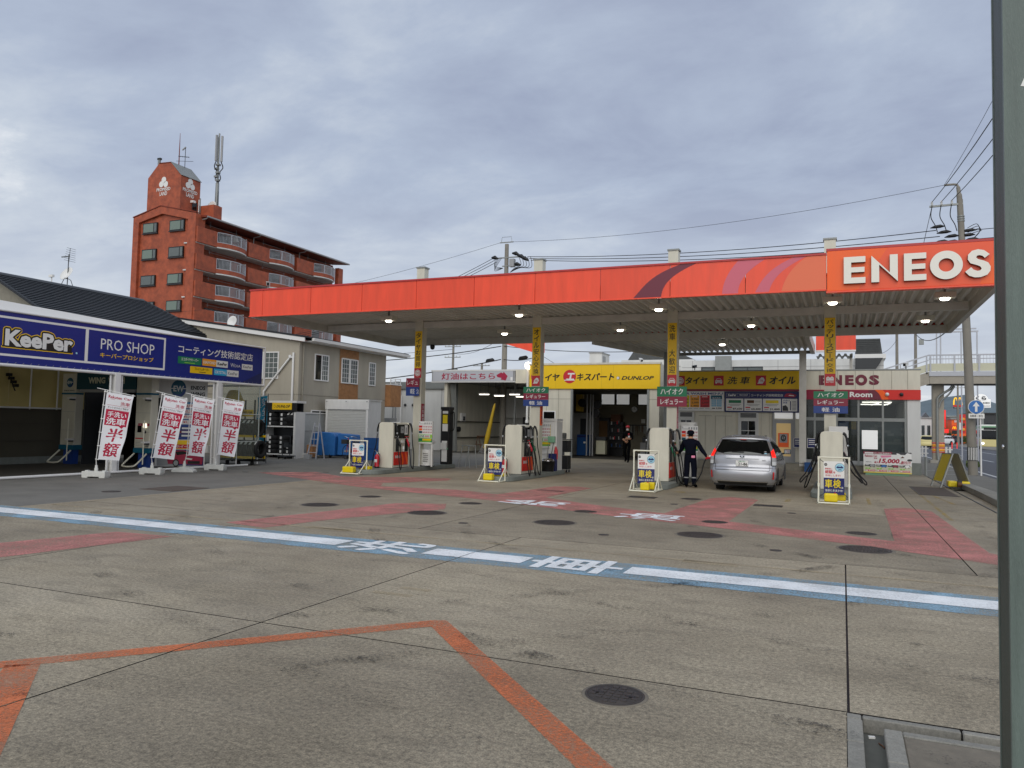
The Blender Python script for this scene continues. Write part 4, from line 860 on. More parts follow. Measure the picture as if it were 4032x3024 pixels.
t = thing('trestle', 'pale metal trestle standing behind the leftmost island', 'trestle', (-13.6, 27.3, 0), world=True)
for s_ in (0, .3): MB().tube([(-13.95 + s_, 27.2, 0), (-13.85 + s_, 27.35, .85)], .02, GM).tube([(-13.45 + s_, 27.2, 0), (-13.6 + s_, 27.35, .85)], .02, GM).build('leg', t)
BX(-13.9, -13.25, 27.3, 27.4, .85, .88, GM).build('top', t)
# second island: black buckets, pink glove, reel
t = thing('squeegee_bucket', 'dark bucket with squeegees and a shiny lid beside the second column', 'bucket', (-9.33, 24.95, .15))
MB().lathe([(.2, 0), (.24, .35), (.25, .36)], 'black', 18).build('tub', t); MB().lathe([(.22, .36), (.2, .42), (.1, .44), (.001, .44)], 'chrome', 14).build('lid', t)
MB().tube([(-.05, 0, .35), (.05, -.1, .95)], .014, 'steel').tube([(.08, 0, .35), (.16, .08, 1.0)], .014, DM).build('squeegee', t)
BX(-9.42, -9.16, 25.2, 25.42, .15, .75, 'sign_navy').box(-9.38, -9.2, 25.19, 25.2, .2, .42, SW).build('oil_box', None, 'dark blue printed box on the second island', 'box')
m = MB(); m.tube([(-9.22, 25.4, 1.0), (-9.21, 25.4, .85), (-9.2, 25.4, .55)], [.02, .07, .06], 'sign_red', 8).build('rubber_glove', None, 'pink rubber glove hanging on the cabinet of the second island', 'glove')
t = thing('tool_cart', 'black tool cart with an air reel behind the second island', 'cart', (-9.62, 27.3, 0))
BX(-.25, .25, -.2, .2, .12, .62, 'black').build('lower_bin', t, bevel=.01); BX(-.22, .26, -.2, .2, .75, 1.18, 'black').build('upper_bin', t, bevel=.01); BX(-.28, .3, -.22, .22, 1.2, 1.23, DM).build('tray', t)
BX(-.2, .1, -.12, .12, 1.24, 1.46, 'canvas_grey').build('battery_charger', t, bevel=.03)
for a, b in ((-.2, -.15), (.2, -.15), (-.2, .15), (.2, .15)): MB().lathe([(.05, -.015), (.05, .015)], 'rubber', 12, MT((a, b, .05)) @ MR(PI / 2, 4, 'Y')).build('caster', t)
MB().tube([(-.2, -.21, .1), (-.3, -.21, .75)], .012, 'steel').build('handle', t)

# ---- white pipe sign frames with the inspection poster and their yellow water weights
def poster(P, w, h):
 P.rect(0, 0, w, h, SW, 1); P.rect(0, 0, w, h * .5, 'sign_blue', 2); P.rect(0, 0, w, h * .49, 'sign_navy', 3)
 P.disc(.1 * w, .9 * h, .075 * w, SB_, 2); P.text('最強', .05 * w, .885 * h, .15 * w, .92 * h, SW, 3, .0)
 P.disc(.78 * w, .82 * h, .24 * w, SG, 2); P.disc(.785 * w, .82 * h, .215 * w, 'poster_blue', 3)
 P.poly([(.62 * w, .8 * h), (.95 * w, .8 * h), (.95 * w, .83 * h), (.9 * w, .85 * h), (.86 * w, .875 * h), (.7 * w, .875 * h), (.66 * w, .85 * h), (.62 * w, .83 * h)], 'sign_navy', 4); P.rect(.71 * w, .845 * h, .85 * w, .865 * h, 'poster_blue', 5)
 P.poly([(.68 * w, .78 * h), (.72 * w, .78 * h), (.89 * w, .73 * h), (.85 * w, .73 * h)], 'sign_navy', 4); P.poly([(.85 * w, .78 * h), (.89 * w, .78 * h), (.72 * w, .73 * h), (.68 * w, .73 * h)], 'sign_navy', 5)
 P.text('車検前に', .06 * w, .75 * h, .42 * w, .8 * h, 'sign_red', 3, .03); P.text('総額', .07 * w, .63 * h, .43 * w, .735 * h, 'sign_red', 3, .045); P.text('を', .46 * w, .64 * h, .57 * w, .7 * h, 'sign_red', 3, .03)
 P.text('お出しします!', .09 * w, .545 * h, .82 * w, .61 * h, 'sign_red', 3, .035)
 P.text('車', .06 * w, .2 * h, .42 * w, .46 * h, 'yellow_plastic', 4, .045); P.text('検', .46 * w, .2 * h, .83 * w, .46 * h, 'yellow_plastic', 4, .04); P.text('は', .86 * w, .19 * h, .95 * w, .25 * h, SW, 4, .02)
 P.text('当店におまかせ!', .08 * w, .09 * h, .93 * w, .16 * h, SW, 4, .03)
SGN = ((-14.70, 21.42, 'beside the leftmost fuel pump'), (-9.67, 21.28, 'in front of the second pump'), (-4.91, 20.74, 'in front of the third pump near the attendant'), (-.2, 20.22, 'in front of the rightmost pump'))
for i, (x, y, w_) in enumerate(SGN):
 t = thing('sign_stand', 'white pipe stand with an inspection poster ' + w_, 'sign', (x, y, 0), world=True, group='white pipe sign stands at the pumps')
 hw = .34; r = .021; H = 1.09; f = MB()
 for s_ in (-1, 1):
  f.tube([(x + s_ * hw, y, .03), (x + s_ * hw, y, H)], r, 'pvc').tube([(x + s_ * hw, y - .47, .03), (x + s_ * hw, y + .47, .03)], r, 'pvc')
  f.tube([(x + s_ * hw, y - .43, .04), (x + s_ * hw, y, .42)], r * .8, 'pvc').tube([(x + s_ * hw, y + .43, .04), (x + s_ * hw, y, .42)], r * .8, 'pvc')
  f.tube([(x + s_ * hw, y, .38), (x + s_ * hw, y, .46)], r * 1.35, 'pvc').tube([(x + s_ * hw, y, H - .06), (x + s_ * hw, y, H + .022)], r * 1.3, 'pvc').tube([(x + s_ * hw, y - .47, .03), (x + s_ * hw, y - .42, .03)], r * 1.3, 'pvc')
 f.tube([(x - hw, y, H), (x + hw, y, H)], r, 'pvc').tube([(x - hw, y - .46, .03), (x + hw, y - .46, .03)], r, 'pvc').tube([(x - hw, y + .1, .03), (x + hw, y + .1, .03)], r, 'pvc').tube([(x - hw, y + .46, .03), (x + hw, y + .46, .03)], r, 'pvc')
 f.build('frame', t)
 pw, ph = .46, .80; bx0 = x - pw / 2 + .005; b = MB(); n = 6
 P = Panel((bx0, y - .02, .2), (1, 0, 0), (0, 0, 1), step=.0016)
 ph0 = random.uniform(0, 6)
 P.bend = lambda u, v, l, ph0=ph0, P=P, pw=pw: V3((bx0 + u, y - .02 - .012 * math.sin(ph0 + 5 * v + 3 * u) - l * .0016, .2 + v))
 poster(P, pw, ph); P.mb.build('poster', t)
 for s_ in (-1, 1): MB().tube([(x + s_ * pw / 2, y - .02, .98), (x + s_ * hw, y, 1.06)], .008, DM, 5).tube([(x + s_ * pw / 2, y - .02, .22), (x + s_ * hw, y, .12)], .006, DM, 5).build('tie', t)
 for k, (ox, oy, L) in enumerate(((-.06, -.3, .3), (.1, .18, .34)) if i in (1, 3) else ((-.1, -.34, .42), (.16, .22, .42)) if i == 0 else ((.06, -.34, .24), (.1, .0, .3))):
  t2 = thing('water_weight', ('nearer ' if k == 0 else 'farther ') + 'yellow water weight lying on the base of the %s sign stand' % ORD[i], 'weight', (x + ox, y + oy, .05), group='yellow water weights')
  BX(-L / 2, L / 2, -.1, .1, 0, .2, 'yellow_plastic').build('tank', t2, bevel=.035, seg=3); MB().lathe([(.025, .19), (.025, .215), (.001, .22)], 'sign_red', 10, MT((L * .3, 0, 0))).build('cap', t2)
# ------------------------------------------------------------------ the silver hatchback at the pump
def lerp_tab(tab, z):
 for (a, *va), (b, *vb) in zip(tab, tab[1:]):
  if a <= z <= b:
   k = (z - a) / (b - a) if b > a else 0; k = k
   return [p + (q - p) * k for p, q in zip(va, vb)]
 return list(tab[-1][1:]) if z > tab[-1][0] else list(tab[0][1:])
#      z     rear  front  half  rear-corner depth, front-corner depth
CT = [(.22, .10, 4.48, .80, .16, .5), (.30, .03, 4.56, .845, .17, .5), (.42, .0, 4.60, .868, .17, .55), (.56, .0, 4.60, .876, .17, .58), (.66, .025, 4.57, .878, .17, .6), (.70, .06, 4.52, .876, .16, .6),
      (.74, .075, 4.44, .874, .16, .6), (.82, .08, 4.28, .872, .15, .6), (.92, .085, 3.95, .864, .15, .55), (1.00, .10, 3.70, .85, .15, .5), (1.06, .155, 3.52, .826, .16, .45), (1.14, .225, 3.30, .795, .17, .42),
      (1.24, .31, 3.05, .752, .18, .4), (1.34, .40, 2.78, .706, .19, .36), (1.42, .475, 2.50, .668, .2, .32), (1.46, .46, 2.35, .645, .19, .3), (1.50, .47, 2.15, .60, .2, .3), (1.535, .56, 1.95, .52, .2, .3), (1.56, .72, 1.75, .40, .18, .25), (1.575, .95, 1.5, .22, .1, .15)]
def car_pt(z, s, off=0.):
 """Point on the body: s in [-1,1] across the tail, 1..2 up the right side, 2..4 across the nose, 4..5 back along the left."""
 yr, yf, hw, cr, cf = lerp_tab(CT, z); hw += off; yr -= off; yf += off
 s = (s + 1) % 6 - 1
 if s <= 1: return V3((hw * s, yr + cr * abs(s) ** 3.2, z))
 if s < 2: return V3((hw, yr + cr + (yf - cf - yr - cr) * (s - 1), z))
 if s <= 4: x = hw * (3 - s); return V3((x, yf - cf * abs(3 - s) ** 3, z))
 return V3((-hw, yf - cf + (yr + cr - yf + cf) * (s - 4), z))
SS = [-1 + k / 7 for k in range(15)] + [1 + k / 12 for k in range(1, 13)] + [2 + k / 6 for k in range(1, 13)] + [4 + k / 12 for k in range(1, 12)]
def patch(za, zb, sa, sb, off, mt, mb=None, nz=6, ns=8, zfun=None, lo=None, hi=None):
 m = mb or MB(); vs = []; fs = []
 for i in range(nz + 1):
  for j in range(ns + 1):
   s = sa + (sb - sa) * j / ns; a = lo(s) if lo else za; b = hi(s) if hi else zb
   vs.append(car_pt(a + (b - a) * i / nz, s, off))
 for i in range(nz):
  for j in range(ns): fs.append((i * (ns + 1) + j, i * (ns + 1) + j + 1, (i + 1) * (ns + 1) + j + 1, (i + 1) * (ns + 1) + j))
 m.add(vs, fs, mt, True); return m
def hatchback(loc, rz, label, mt='car_silver', detail=True, plate=True, scale=1, sx=1, group=None):
 t = thing('hatchback_car', label, 'car', loc, rz, group)
 b = MB(); zs = [c[0] for c in CT]; zz = []
 for a, c in zip(zs, zs[1:]): zz += [a, (a + c) / 2]
 zz.append(zs[-1]); n = len(SS); vs = [car_pt(z, s) for z in zz for s in SS]
 fs = [(i * n + j, i * n + (j + 1) % n, (i + 1) * n + (j + 1) % n, (i + 1) * n + j) for i in range(len(zz) - 1) for j in range(n)]
 b.add(vs, fs, mt, True); b.add(vs[-n:], [list(range(n))], mt); b.add(vs[:n], [list(range(n))[::-1]], 'black'); b.build('body', t)
 gl = 'car_glass'
 # rear window, side windows, windscreen follow the body surface
 patch(1.02, 1.43, -.9, .9, .006, gl, nz=8, ns=14, lo=lambda s: 1.03 + .09 * abs(s) ** 2.5, hi=lambda s: 1.45 - .03 * abs(s) ** 4).build('rear_window', t)
 for sa, sb, nm in ((1.03, 1.30, 'quarter_window'), (1.32, 1.60, 'rear_side_window'), (1.62, 1.93, 'front_side_window')):
  patch(1.07, 1.41, sa, sb, .006, gl, lo=lambda s: 1.06, hi=lambda s: 1.40 - .18 * max(0, (s - 1.72)) * 4).build(nm, t)
  patch(1.07, 1.41, 6 - sb - 0.0 - 0, 6 - sa, .006, gl, lo=lambda s: 1.06, hi=lambda s: 1.40 - .18 * max(0, (6 - s - 1.72)) * 4).build(nm, t)
 patch(1.06, 1.45, 2.1, 3.9, .006, gl, ns=10).build('windscreen', t)
 for sg in (-1, 1):
  sa, sb = (.88, 1.045) if sg > 0 else (-.88, -1.045)
  a = MB(); patch(.76, .86, sa, sb, .014, 'lens_clear', a, 3, 5); patch(.86, .97, sa, sb, .016, SG, a, 3, 5); patch(.97, 1.2, sa * 1.02, sb, .018, 'tail_red' if detail else 'lens_red', a, 5, 5, hi=lambda s: 1.12 + .1 * (abs(s) - .88) * 6)
  a.build('tail_lamp', t)
  if detail:
   e_ = MB(); patch(.74, .76, sa * .985, sb, .010, 'black', e_, 1, 5); patch(.75, 1.1, sa * .98, sa * 1.01, .010, 'black', e_, 5, 1); e_.build('lamp_edge', t)
   patch(.38, .58, .91 * sg, .95 * sg, .012, 'lens_red', nz=3, ns=2).build('reflector', t)
  h = patch(.62, .76, 2.06 if sg > 0 else 3.55, 2.45 if sg > 0 else 3.94, .008, 'lens_clear'); h.build('head_lamp', t)
  m = MB(); cx = sg * 1.0; m.obox((cx, 3.02, 1.08), (.2, .1, .15), 'black' if detail else mt); m.bar((sg * .82, 3.05, 1.0), (sg * .95, 3.03, 1.04), .05, .05, 'black'); mo = m.build('door_mirror', t, bevel=.03, seg=3)
  MB().obox((cx, 2.968, 1.085), (.17, .006, .12), 'mirror_silver').build('mirror_glass', mo)
  if detail:
   for z_, s0, s1 in ((.86, 1.24, 1.30), (.86, 1.5, 1.56)):
    ss = (s0, s1) if sg > 0 else (6 - s1, 6 - s0); patch(z_, z_ + .035, ss[0], ss[1], .025, 'chrome', nz=1, ns=3).build('door_handle', t)
   for s0 in (1.31, 1.61):
    ss = s0 if sg > 0 else 6 - s0; patch(.3, 1.05, ss, ss + .004, .002, DM, nz=6, ns=1).build('door_gap', t)
  for y in (.95, 3.73):
   w = MB(); T = MT((sg * .70, y, .315)) @ MR(PI / 2, 4, 'Y')
   ty = MB(); ty.lathe([(.2, -.105), (.3, -.105), (.318, -.08), (.32, 0), (.318, .08), (.3, .105), (.2, .105)], 'rubber', 28, T, caps=False); wo = ty.build('wheel', t)
   rm = MB(); rm.lathe([(.21, sg * .09), (.2, sg * .1), (.06, sg * .085), (.05, sg * .11), (.001, sg * .112)], 'steel', 20, T, caps=False)
   for k in range(5):
    a_ = 2 * PI * k / 5; rm.bar(T @ V3((.05 * math.cos(a_), .05 * math.sin(a_), sg * .1)), T @ V3((.2 * math.cos(a_), .2 * math.sin(a_), sg * .1)), .05, .02, 'chrome', up=(1, 0, 0))
   rm.build('rim', wo)
   d = MB(); d.poly = None; R0 = .365; pts = [(y + R0 * math.cos(a), .315 + R0 * math.sin(a)) for a in [k * 2 * PI / 28 for k in range(28)]]
   pts = [(py_, max(.2, pz)) for py_, pz in pts]
   d.prism(pts, (sg * .01, 0, 0), 'black', O=(sg * (.876 if y < 2 else .878) - sg * .006, 0, 0), U=(0, 1, 0), V=(0, 0, 1)); d.build('wheel_arch', t)
 BX(-.78, .78, .25, 4.3, .17, .3, 'black').build('underbody', t)
 patch(.22, .3, -.8, .8, .004, 'black', nz=2, ns=10).build('rear_valance', t)
 if detail:
  # tailgate shut line, boot bulge, garnish, wiper, emblem, plate
  g_ = MB(); patch(.60, .615, -.82, .82, .004, 'black', g_, 1, 16)
  for sg in (-1, 1): patch(.61, .78, sg * .82, sg * .832, .004, 'black', g_, 3, 1)
  g_.build('tailgate_gap', t)
  patch(.915, .93, -.5, .5, .018, GM, nz=1, ns=8).build('garnish', t); patch(.93, 1.02, -.5, .5, .007, mt, nz=3, ns=8).build('tailgate_lip', t)
  patch(.285, .305, -.78, .78, .007, 'chrome', nz=1, ns=14).build('bumper_trim', t)
  w = patch(1.085, 1.11, -.35, .05, .02, 'black', nz=1, ns=4); w.build('rear_wiper', t)
  patch(1.035, 1.11, -.6, .6, .009, GM, nz=3, ns=10, lo=lambda s: 1.032 + .06 * abs(s) ** 2, hi=lambda s: 1.115 - .12 * abs(s) ** 2).build('lower_window', t)
  em = Panel(car_pt(.985, 0, .02), (1, 0, 0), (0, .05, 1)); em.disc(0, 0, .07, 'chrome', 2, .048); em.disc(0, 0, .058, DM, 3, .038); em.disc(0, .0, .02, 'chrome', 4, .034); em.disc(0, .016, .045, 'chrome', 5, .012); em.mb.build('emblem', t)
  bd = Panel(car_pt(.88, .62, .012), (1, .1, 0), (0, 0, 1)); bd.text('α', -.02, -.01, .03, .02, DM, 1); bd.text('S', .04, -.01, .07, .025, DM, 1); bd.mb.build('badge', t)
  for k, zc_ in enumerate((1.12, 1.075)):
   p_ = car_pt(zc_, .73, .012); q = Panel(p_, (1, .28, 0), (0, .8, 1)); q.disc(0, 0, .038, (SG, 'poster_blue')[k], 1, .016); q.mb.build('sticker', t)
  pl = BX(-.165, .165, -.012, 0, 0, .165, SW).build('number_plate', t); pl.location = (0, .062, .715)
  P = Panel((0, -.012, 0), (1, 0, 0), (0, 0, 1), step=.002); P.frame(-.16, .004, .16, .161, .004, SG, 1)
  P.text('豊橋', -.09, .112, -.01, .152, 'sign_green', 1, .02); P.text('301', .01, .112, .085, .152, 'sign_green', 1, .01); P.text('の', -.148, .04, -.115, .07, 'sign_green', 1, .01); P.text('21-86', -.1, .02, .145, .1, SB_, 1, .03)
  P.disc(-.11, .14, .007, 'chrome', 2, n=10); P.disc(.11, .14, .007, 'chrome', 2, n=10); P.mb.build('plate_lettering', pl)
  MB().prism([(-.01, 0), (.12, .02), (.14, .05), (.0, .03)], (.02, 0, 0), 'black', O=(-.01, 1.2, 1.57), U=(0, 1, 0)).build('roof_antenna', t)
  sp = MB(); 
  for k in range(13):
   s0 = -.9 + 1.8 * k / 12
  patch(1.44, 1.475, -.92, .92, .03, mt, sp, 2, 14); sp.build('roof_spoiler', t)
  p_ = car_pt(1.445, 0, .034); MB().obox(p_, (.16, .02, .018), 'lens_red').build('brake_lamp', t)
 return t
hatchback((-2.55, 21.98, 0), 0, 'silver hatchback car being filled between the third and fourth pumps')
# ------------------------------------------------------------------ people
def skin_body(name, joints, edges, parent, mats, pick, root='pelvis', sub=2):
 """One continuous figure grown over a skeleton; pick(face centre) gives the material index (clothes, skin, shoes)."""
 me = bpy.data.meshes.new(name); ks = list(joints)
 me.from_pydata([joints[k][0] for k in ks], [], []); me.clear_geometry()
 me.from_pydata([joints[k][0] for k in ks], [(ks.index(a), ks.index(b)) for a, b in edges], [])
 o = bpy.data.objects.new(name, me); COL.objects.link(o)
 sk = o.modifiers.new('skin', 'SKIN'); sk.use_smooth_shade = True; sk.branch_smoothing = .25
 for i, k in enumerate(ks):
  r = joints[k][1]; r = r if isinstance(r, tuple) else (r, r)
  me.skin_vertices[0].data[i].radius = r; me.skin_vertices[0].data[i].use_root = (k == root)
 ss = o.modifiers.new('sub', 'SUBSURF'); ss.levels = sub; ss.render_levels = sub
 dg = bpy.context.evaluated_depsgraph_get(); dg.update()
 m2 = bpy.data.meshes.new_from_object(o.evaluated_get(dg)); o.modifiers.clear(); o.data = m2; bpy.data.meshes.remove(me)
 m2.materials.clear()
 for mt in mats: m2.materials.append(MATS[mt])
 for p in m2.polygons: p.material_index = pick(p.center); p.use_smooth = True
 o.parent = parent; return o
def hand(parent, p, d, up, curl=.5, s=1., name='hand', gloves='skin'):
 """Palm with four unequal fingers and a thumb leaving its side; d = fingers' direction, up = back of the hand."""
 d = V3(d).normalized(); u = V3(up); u = (u - d * u.dot(d)).normalized(); r = d.cross(u); p = V3(p); m = MB()
 m.tube([p - d * .02, p + d * .03, p + d * .075, p + d * .09], [.024 * s, .034 * s, .036 * s, .028 * s], gloves, 8)
 for k, L in enumerate((.068, .078, .072, .056)):
  b0 = p + d * .08 * s + r * (.027 - .018 * k) * s; a = b0 + (d * math.cos(curl * .5) - u * math.sin(curl * .5)) * L * .45 * s; c = a + (d * math.cos(curl * 1.7) - u * math.sin(curl * 1.7)) * L * .35 * s; e_ = c + (d * math.cos(curl * 2.6) - u * math.sin(curl * 2.6)) * L * .25 * s
  m.tube([b0, a, c, e_], [.0098 * s, .0092 * s, .0085 * s, .006 * s], gloves, 6)
 b0 = p + d * .02 * s + r * .032 * s; a = b0 + (d * .6 + r * .7 - u * .3).normalized() * .035 * s; c = a + (d * .9 + r * .1 - u * .5).normalized() * .03 * s
 m.tube([p + d * .01, b0, a, c], [.016 * s, .013 * s, .0105 * s, .007 * s], gloves, 6)
 return m.build(name, parent)
# attendant seen from behind: left hand on the pump, right hand holding the nozzle in the car
t = thing('person', 'attendant in navy overalls and a red cap, back turned, holding a fuel nozzle', 'person', (-4.08, 22.75, 0), world=True)
B = V3((-4.08, 22.75, 0))
def J(x, y, z, r): return (tuple(B + V3((x, y, z))), r)
jt = {'pelvis': J(0, 0, .90, (.178, .135)), 'waist': J(.0, .0, 1.04, (.172, .13)), 'chest': J(-.005, .01, 1.20, (.20, .145)), 'shoulders': J(-.01, .02, 1.335, (.18, .12)), 'neck': J(-.005, .04, 1.425, .056), 'jaw': J(-.01, .055, 1.48, (.068, .075)), 'head': J(-.01, .05, 1.555, (.08, .095)), 'crown': J(-.01, .045, 1.615, (.066, .078)),
      'hipL': J(-.10, .0, .82, .108), 'kneeL': J(-.11, .03, .47, .088), 'shinL': J(-.115, .0, .25, .08), 'ankleL': J(-.115, -.0, .09, .056), 'toeL': J(-.14, .16, .04, (.045, .034)),
      'hipR': J(.095, .0, .82, .108), 'kneeR': J(.105, .02, .47, .088), 'shinR': J(.11, -.02, .25, .08), 'ankleR': J(.11, -.03, .09, .056), 'toeR': J(.17, .13, .04, (.045, .034)),
      'shL': J(-.2, .02, 1.33, .08), 'elL': J(-.28, .12, 1.10, .066), 'wrL': J(-.37, .22, 1.01, .042), 'haL': J(-.41, .25, .99, .03),
      'shR': J(.19, .02, 1.325, .08), 'elR': J(.34, -.03, 1.09, .066), 'wrR': J(.49, -.16, .93, .042), 'haR': J(.525, -.19, .90, .03)}
ed = [('pelvis', 'waist'), ('waist', 'chest'), ('chest', 'shoulders'), ('shoulders', 'neck'), ('neck', 'jaw'), ('jaw', 'head'), ('head', 'crown')]
for s_ in 'LR': ed += [('pelvis', 'hip' + s_), ('hip' + s_, 'knee' + s_), ('knee' + s_, 'shin' + s_), ('shin' + s_, 'ankle' + s_), ('ankle' + s_, 'toe' + s_), ('shoulders', 'sh' + s_), ('sh' + s_, 'el' + s_), ('el' + s_, 'wr' + s_), ('wr' + s_, 'ha' + s_)]
def pick1(c):
 if c.z > 1.488 and abs(c.x - B.x) < .14 and c.y < B.y + .085: return 2
 if c.z > 1.43 and abs(c.x - B.x) < .12: return 1
 if c.z < .095: return 2
 if .275 < c.z < .31: return 3
 if (c.x - B.x) > .505 or (c.x - B.x) < -.39: return 1
 return 0
skin_body('body', jt, ed, t, ['navy_cloth', 'skin', 'black_cloth', SG], pick1).location = -B
hand(t, B + V3((.52, -.185, .905)), (.75, -.35, -.12), (.1, -.2, 1), .9)
hand(t, B + V3((-.405, .245, .995)), (-.75, .55, -.1), (-.1, 0, 1), .6)
c = MB(); hp = B + V3((-.01, .05, 1.565))
c.lathe([(.103, -.01), (.106, .03), (.098, .07), (.07, .1), (.03, .112), (.001, .114)], 'navy_cloth', 18, MT(hp) @ Matrix.Scale(1.12, 4, (0, 1, 0))).build('cap', t)
c = MB(); c.prism([(-.09, 0), (.09, 0), (.075, .07), (.0, .1), (-.075, .07)], (0, 0, .012), 'red_plastic', O=hp + V3((-.075, .03, .0)), U=(-.3, .95, 0), V=(-.95, -.3, 0)).build('cap_peak', t, bevel=.004)
c = MB(); c.lathe([(.08, .085), (.05, .108), (.001, .118)], 'red_plastic', 14, MT(hp)).build('cap_top', t)
for s_ in (-1, 1): MB().lathe([(.001, -.012), (.02, -.01), (.026, .0), (.016, .01), (.001, .012)], 'skin', 10, MT(hp + V3((s_ * .086, .0, -.05))) @ MR(PI / 2, 4, 'Y')).build('ear', t)
MB().obox(B + V3((.1, -.125, .905)), (.11, .035, .07), 'pink').build('pocket_cloth', t, bevel=.015)
MB().obox(B + V3((0, .0, .98)), (.30, .235, .03), 'black_cloth').build('belt', t, bevel=.015)
# the nozzle and hose in use
t = thing('fuel_nozzle', 'red fuel nozzle in the attendant hand with its black hose hanging to the island', 'fuel nozzle', (-3.5, 22.55, 0), world=True)
MB().tube([(-3.60, 22.52, .87), (-3.50, 22.47, .90), (-3.38, 22.44, .90)], [.03, .04, .034], 'red_plastic', 10).tube([(-3.5, 22.47, .94), (-3.42, 22.45, .95)], .035, SW, 8).build('grip', t)
MB().tube([(-3.4, 22.445, .90), (-3.33, 22.44, .90), (-3.27, 22.44, .885)], .014, 'steel', 8).build('spout', t)
MB().tube(smooth_path([(-3.60, 22.52, .86), (-3.66, 22.5, .72), (-3.72, 22.45, .45), (-3.86, 22.45, .2), (-4.0, 22.6, .07), (-4.2, 22.95, .05), (-4.45, 23.2, .12), (-4.6, 23.3, .5), (-4.66, 23.2, 1.3), (-4.68, 23.17, 1.6)], 6), .018, 'rubber', 8).build('hose', t)
# masked man walking out of the workshop
t = thing('person', 'man in dark clothes, white mask and red cap walking in the workshop doorway', 'person', (-9.7, 37.0, 0), world=True)
B = V3((-9.70, 37.0, 0)); k_ = 1.06
def J(x, y, z, r):
 r = tuple(v * k_ for v in r) if isinstance(r, tuple) else r * k_
 return (tuple(B + V3((x, y, z)) * k_), r)
jt = {'pelvis': J(0, 0, .93, (.15, .115)), 'waist': J(0, 0, 1.06, (.145, .11)), 'chest': J(0, 0, 1.22, (.168, .12)), 'shoulders': J(0, 0, 1.36, (.15, .10)), 'neck': J(0, -.01, 1.46, .055), 'jaw': J(.01, -.03, 1.52, (.066, .075)), 'head': J(.01, -.02, 1.60, (.078, .092)), 'crown': J(.01, -.01, 1.66, (.064, .076)),
      'hipL': J(-.09, 0, .84, .09), 'kneeL': J(-.12, .06, .48, .07), 'shinL': J(-.12, .15, .28, .064), 'ankleL': J(-.12, .2, .12, .054), 'toeL': J(-.13, .07, .06, (.045, .034)),
      'hipR': J(.09, 0, .84, .09), 'kneeR': J(.08, -.1, .48, .07), 'shinR': J(.075, -.1, .27, .064), 'ankleR': J(.07, -.1, .09, .054), 'toeR': J(.08, -.26, .04, (.045, .034)),
      'shL': J(-.18, 0, 1.35, .066), 'elL': J(-.24, -.02, 1.1, .052), 'wrL': J(-.09, -.2, 1.03, .036), 'haL': J(-.05, -.22, 1.0, .028),
      'shR': J(.18, 0, 1.35, .066), 'elR': J(.25, -.04, 1.1, .052), 'wrR': J(.06, -.2, 1.1, .036), 'haR': J(.02, -.215, 1.09, .028)}
def pick2(c):
 q = (c - B) / k_
 if q.z > 1.47 and abs(q.x) < .12: return 1
 if q.z < .10: return 2
 if q.y < -.09 and .95 < q.z < 1.2 and abs(q.x) < .2: return 1
 return 0
skin_body('body', jt, ed, t, ['black_cloth', 'skin', 'black_cloth'], pick2).location = -B
hand(t, B + V3((-.045, -.225, .998)) * k_, (.5, -.1, -.6), (0, -1, .1), .6); hand(t, B + V3((.015, -.22, 1.09)) * k_, (-.9, -.1, -.1), (0, -.6, .8), .8)
hp = B + V3((.01, -.02, 1.615)) * k_
MB().lathe([(.1, -.005), (.103, .03), (.09, .075), (.05, .1), (.001, .108)], 'red_plastic', 16, MT(hp)).build('cap', t)
MB().prism([(-.08, 0), (.08, 0), (.06, -.07), (0, -.09), (-.06, -.07)], (0, 0, .01), 'navy_cloth', O=hp + V3((.0, -.085, -.005)), U=(1, 0, 0), V=(0, 1, -.15)).build('cap_peak', t)
MB().lathe([(.001, .05), (.045, .035), (.066, 0), (.06, -.03), (.03, -.05), (.001, -.055)], SW, 12, MT(hp + V3((.01, -.075, -.09))) @ Matrix.Scale(.55, 4, (0, 1, 0))).build('mask', t)
for s_ in (-1, 1): MB().lathe([(.001, -.006), (.011, 0), (.001, .006)], 'black', 8, MT(hp + V3((s_ * .03 + .005, -.098, -.035)))).build('eye', t)
MB().obox(B + V3((.09, -.125, 1.31)) * k_, (.07, .02, .1), 'red_plastic').build('badge_strap', t); MB().obox(B + V3((.1, -.135, 1.2)) * k_, (.09, .012, .09), SW).build('name_badge', t)
# ------------------------------------------------------------------ car wash tent on the left
XT = -20.2
tent = thing('wash_tent', 'long white framed car wash tent with a blue printed sign band', 'tent', (-22.5, 15, 0), world=True)
BX(XT - .03, XT, 8.0, 22.95, 3.05, 4.40, 'banner_blue').build('sign_band', tent)
MB().face([(XT, 8, 4.42), (XT, 23.0, 4.42), (-24.2, 23.0, 4.95), (-24.2, 8, 5.35)], SW).face([(-28, 8, 4.4), (-24.2, 8, 5.35), (-24.2, 23.0, 4.95), (-28, 23.0, 4.4)], SW).face([(XT, 23.0, 4.42), (-28, 23.0, 4.4), (-24.2, 23.0, 4.95)], SW).build('roof_sheet', tent)
MB().face([(XT + .01, 8, 4.42), (XT + .01, 23.0, 4.42), (XT - .25, 23.0, 4.45), (XT - .25, 8, 4.86)], SW).face([(XT - .25, 8, 4.86), (XT - .25, 23.0, 4.45), (-24.2, 23, 4.96), (-24.2, 8, 5.4)], SW).build('roof_roll', tent)
r = MB()
r.tube([(XT + .02, 8, 3.0), (XT + .02, 23.05, 3.0)], .045, FW, 8).tube([(XT + .02, 8, 4.43), (XT + .02, 23.05, 4.43)], .03, FW, 8).tube([(XT + .02, 23.05, 3.0), (XT + .02, 23.05, 4.43)], .035, FW, 8)
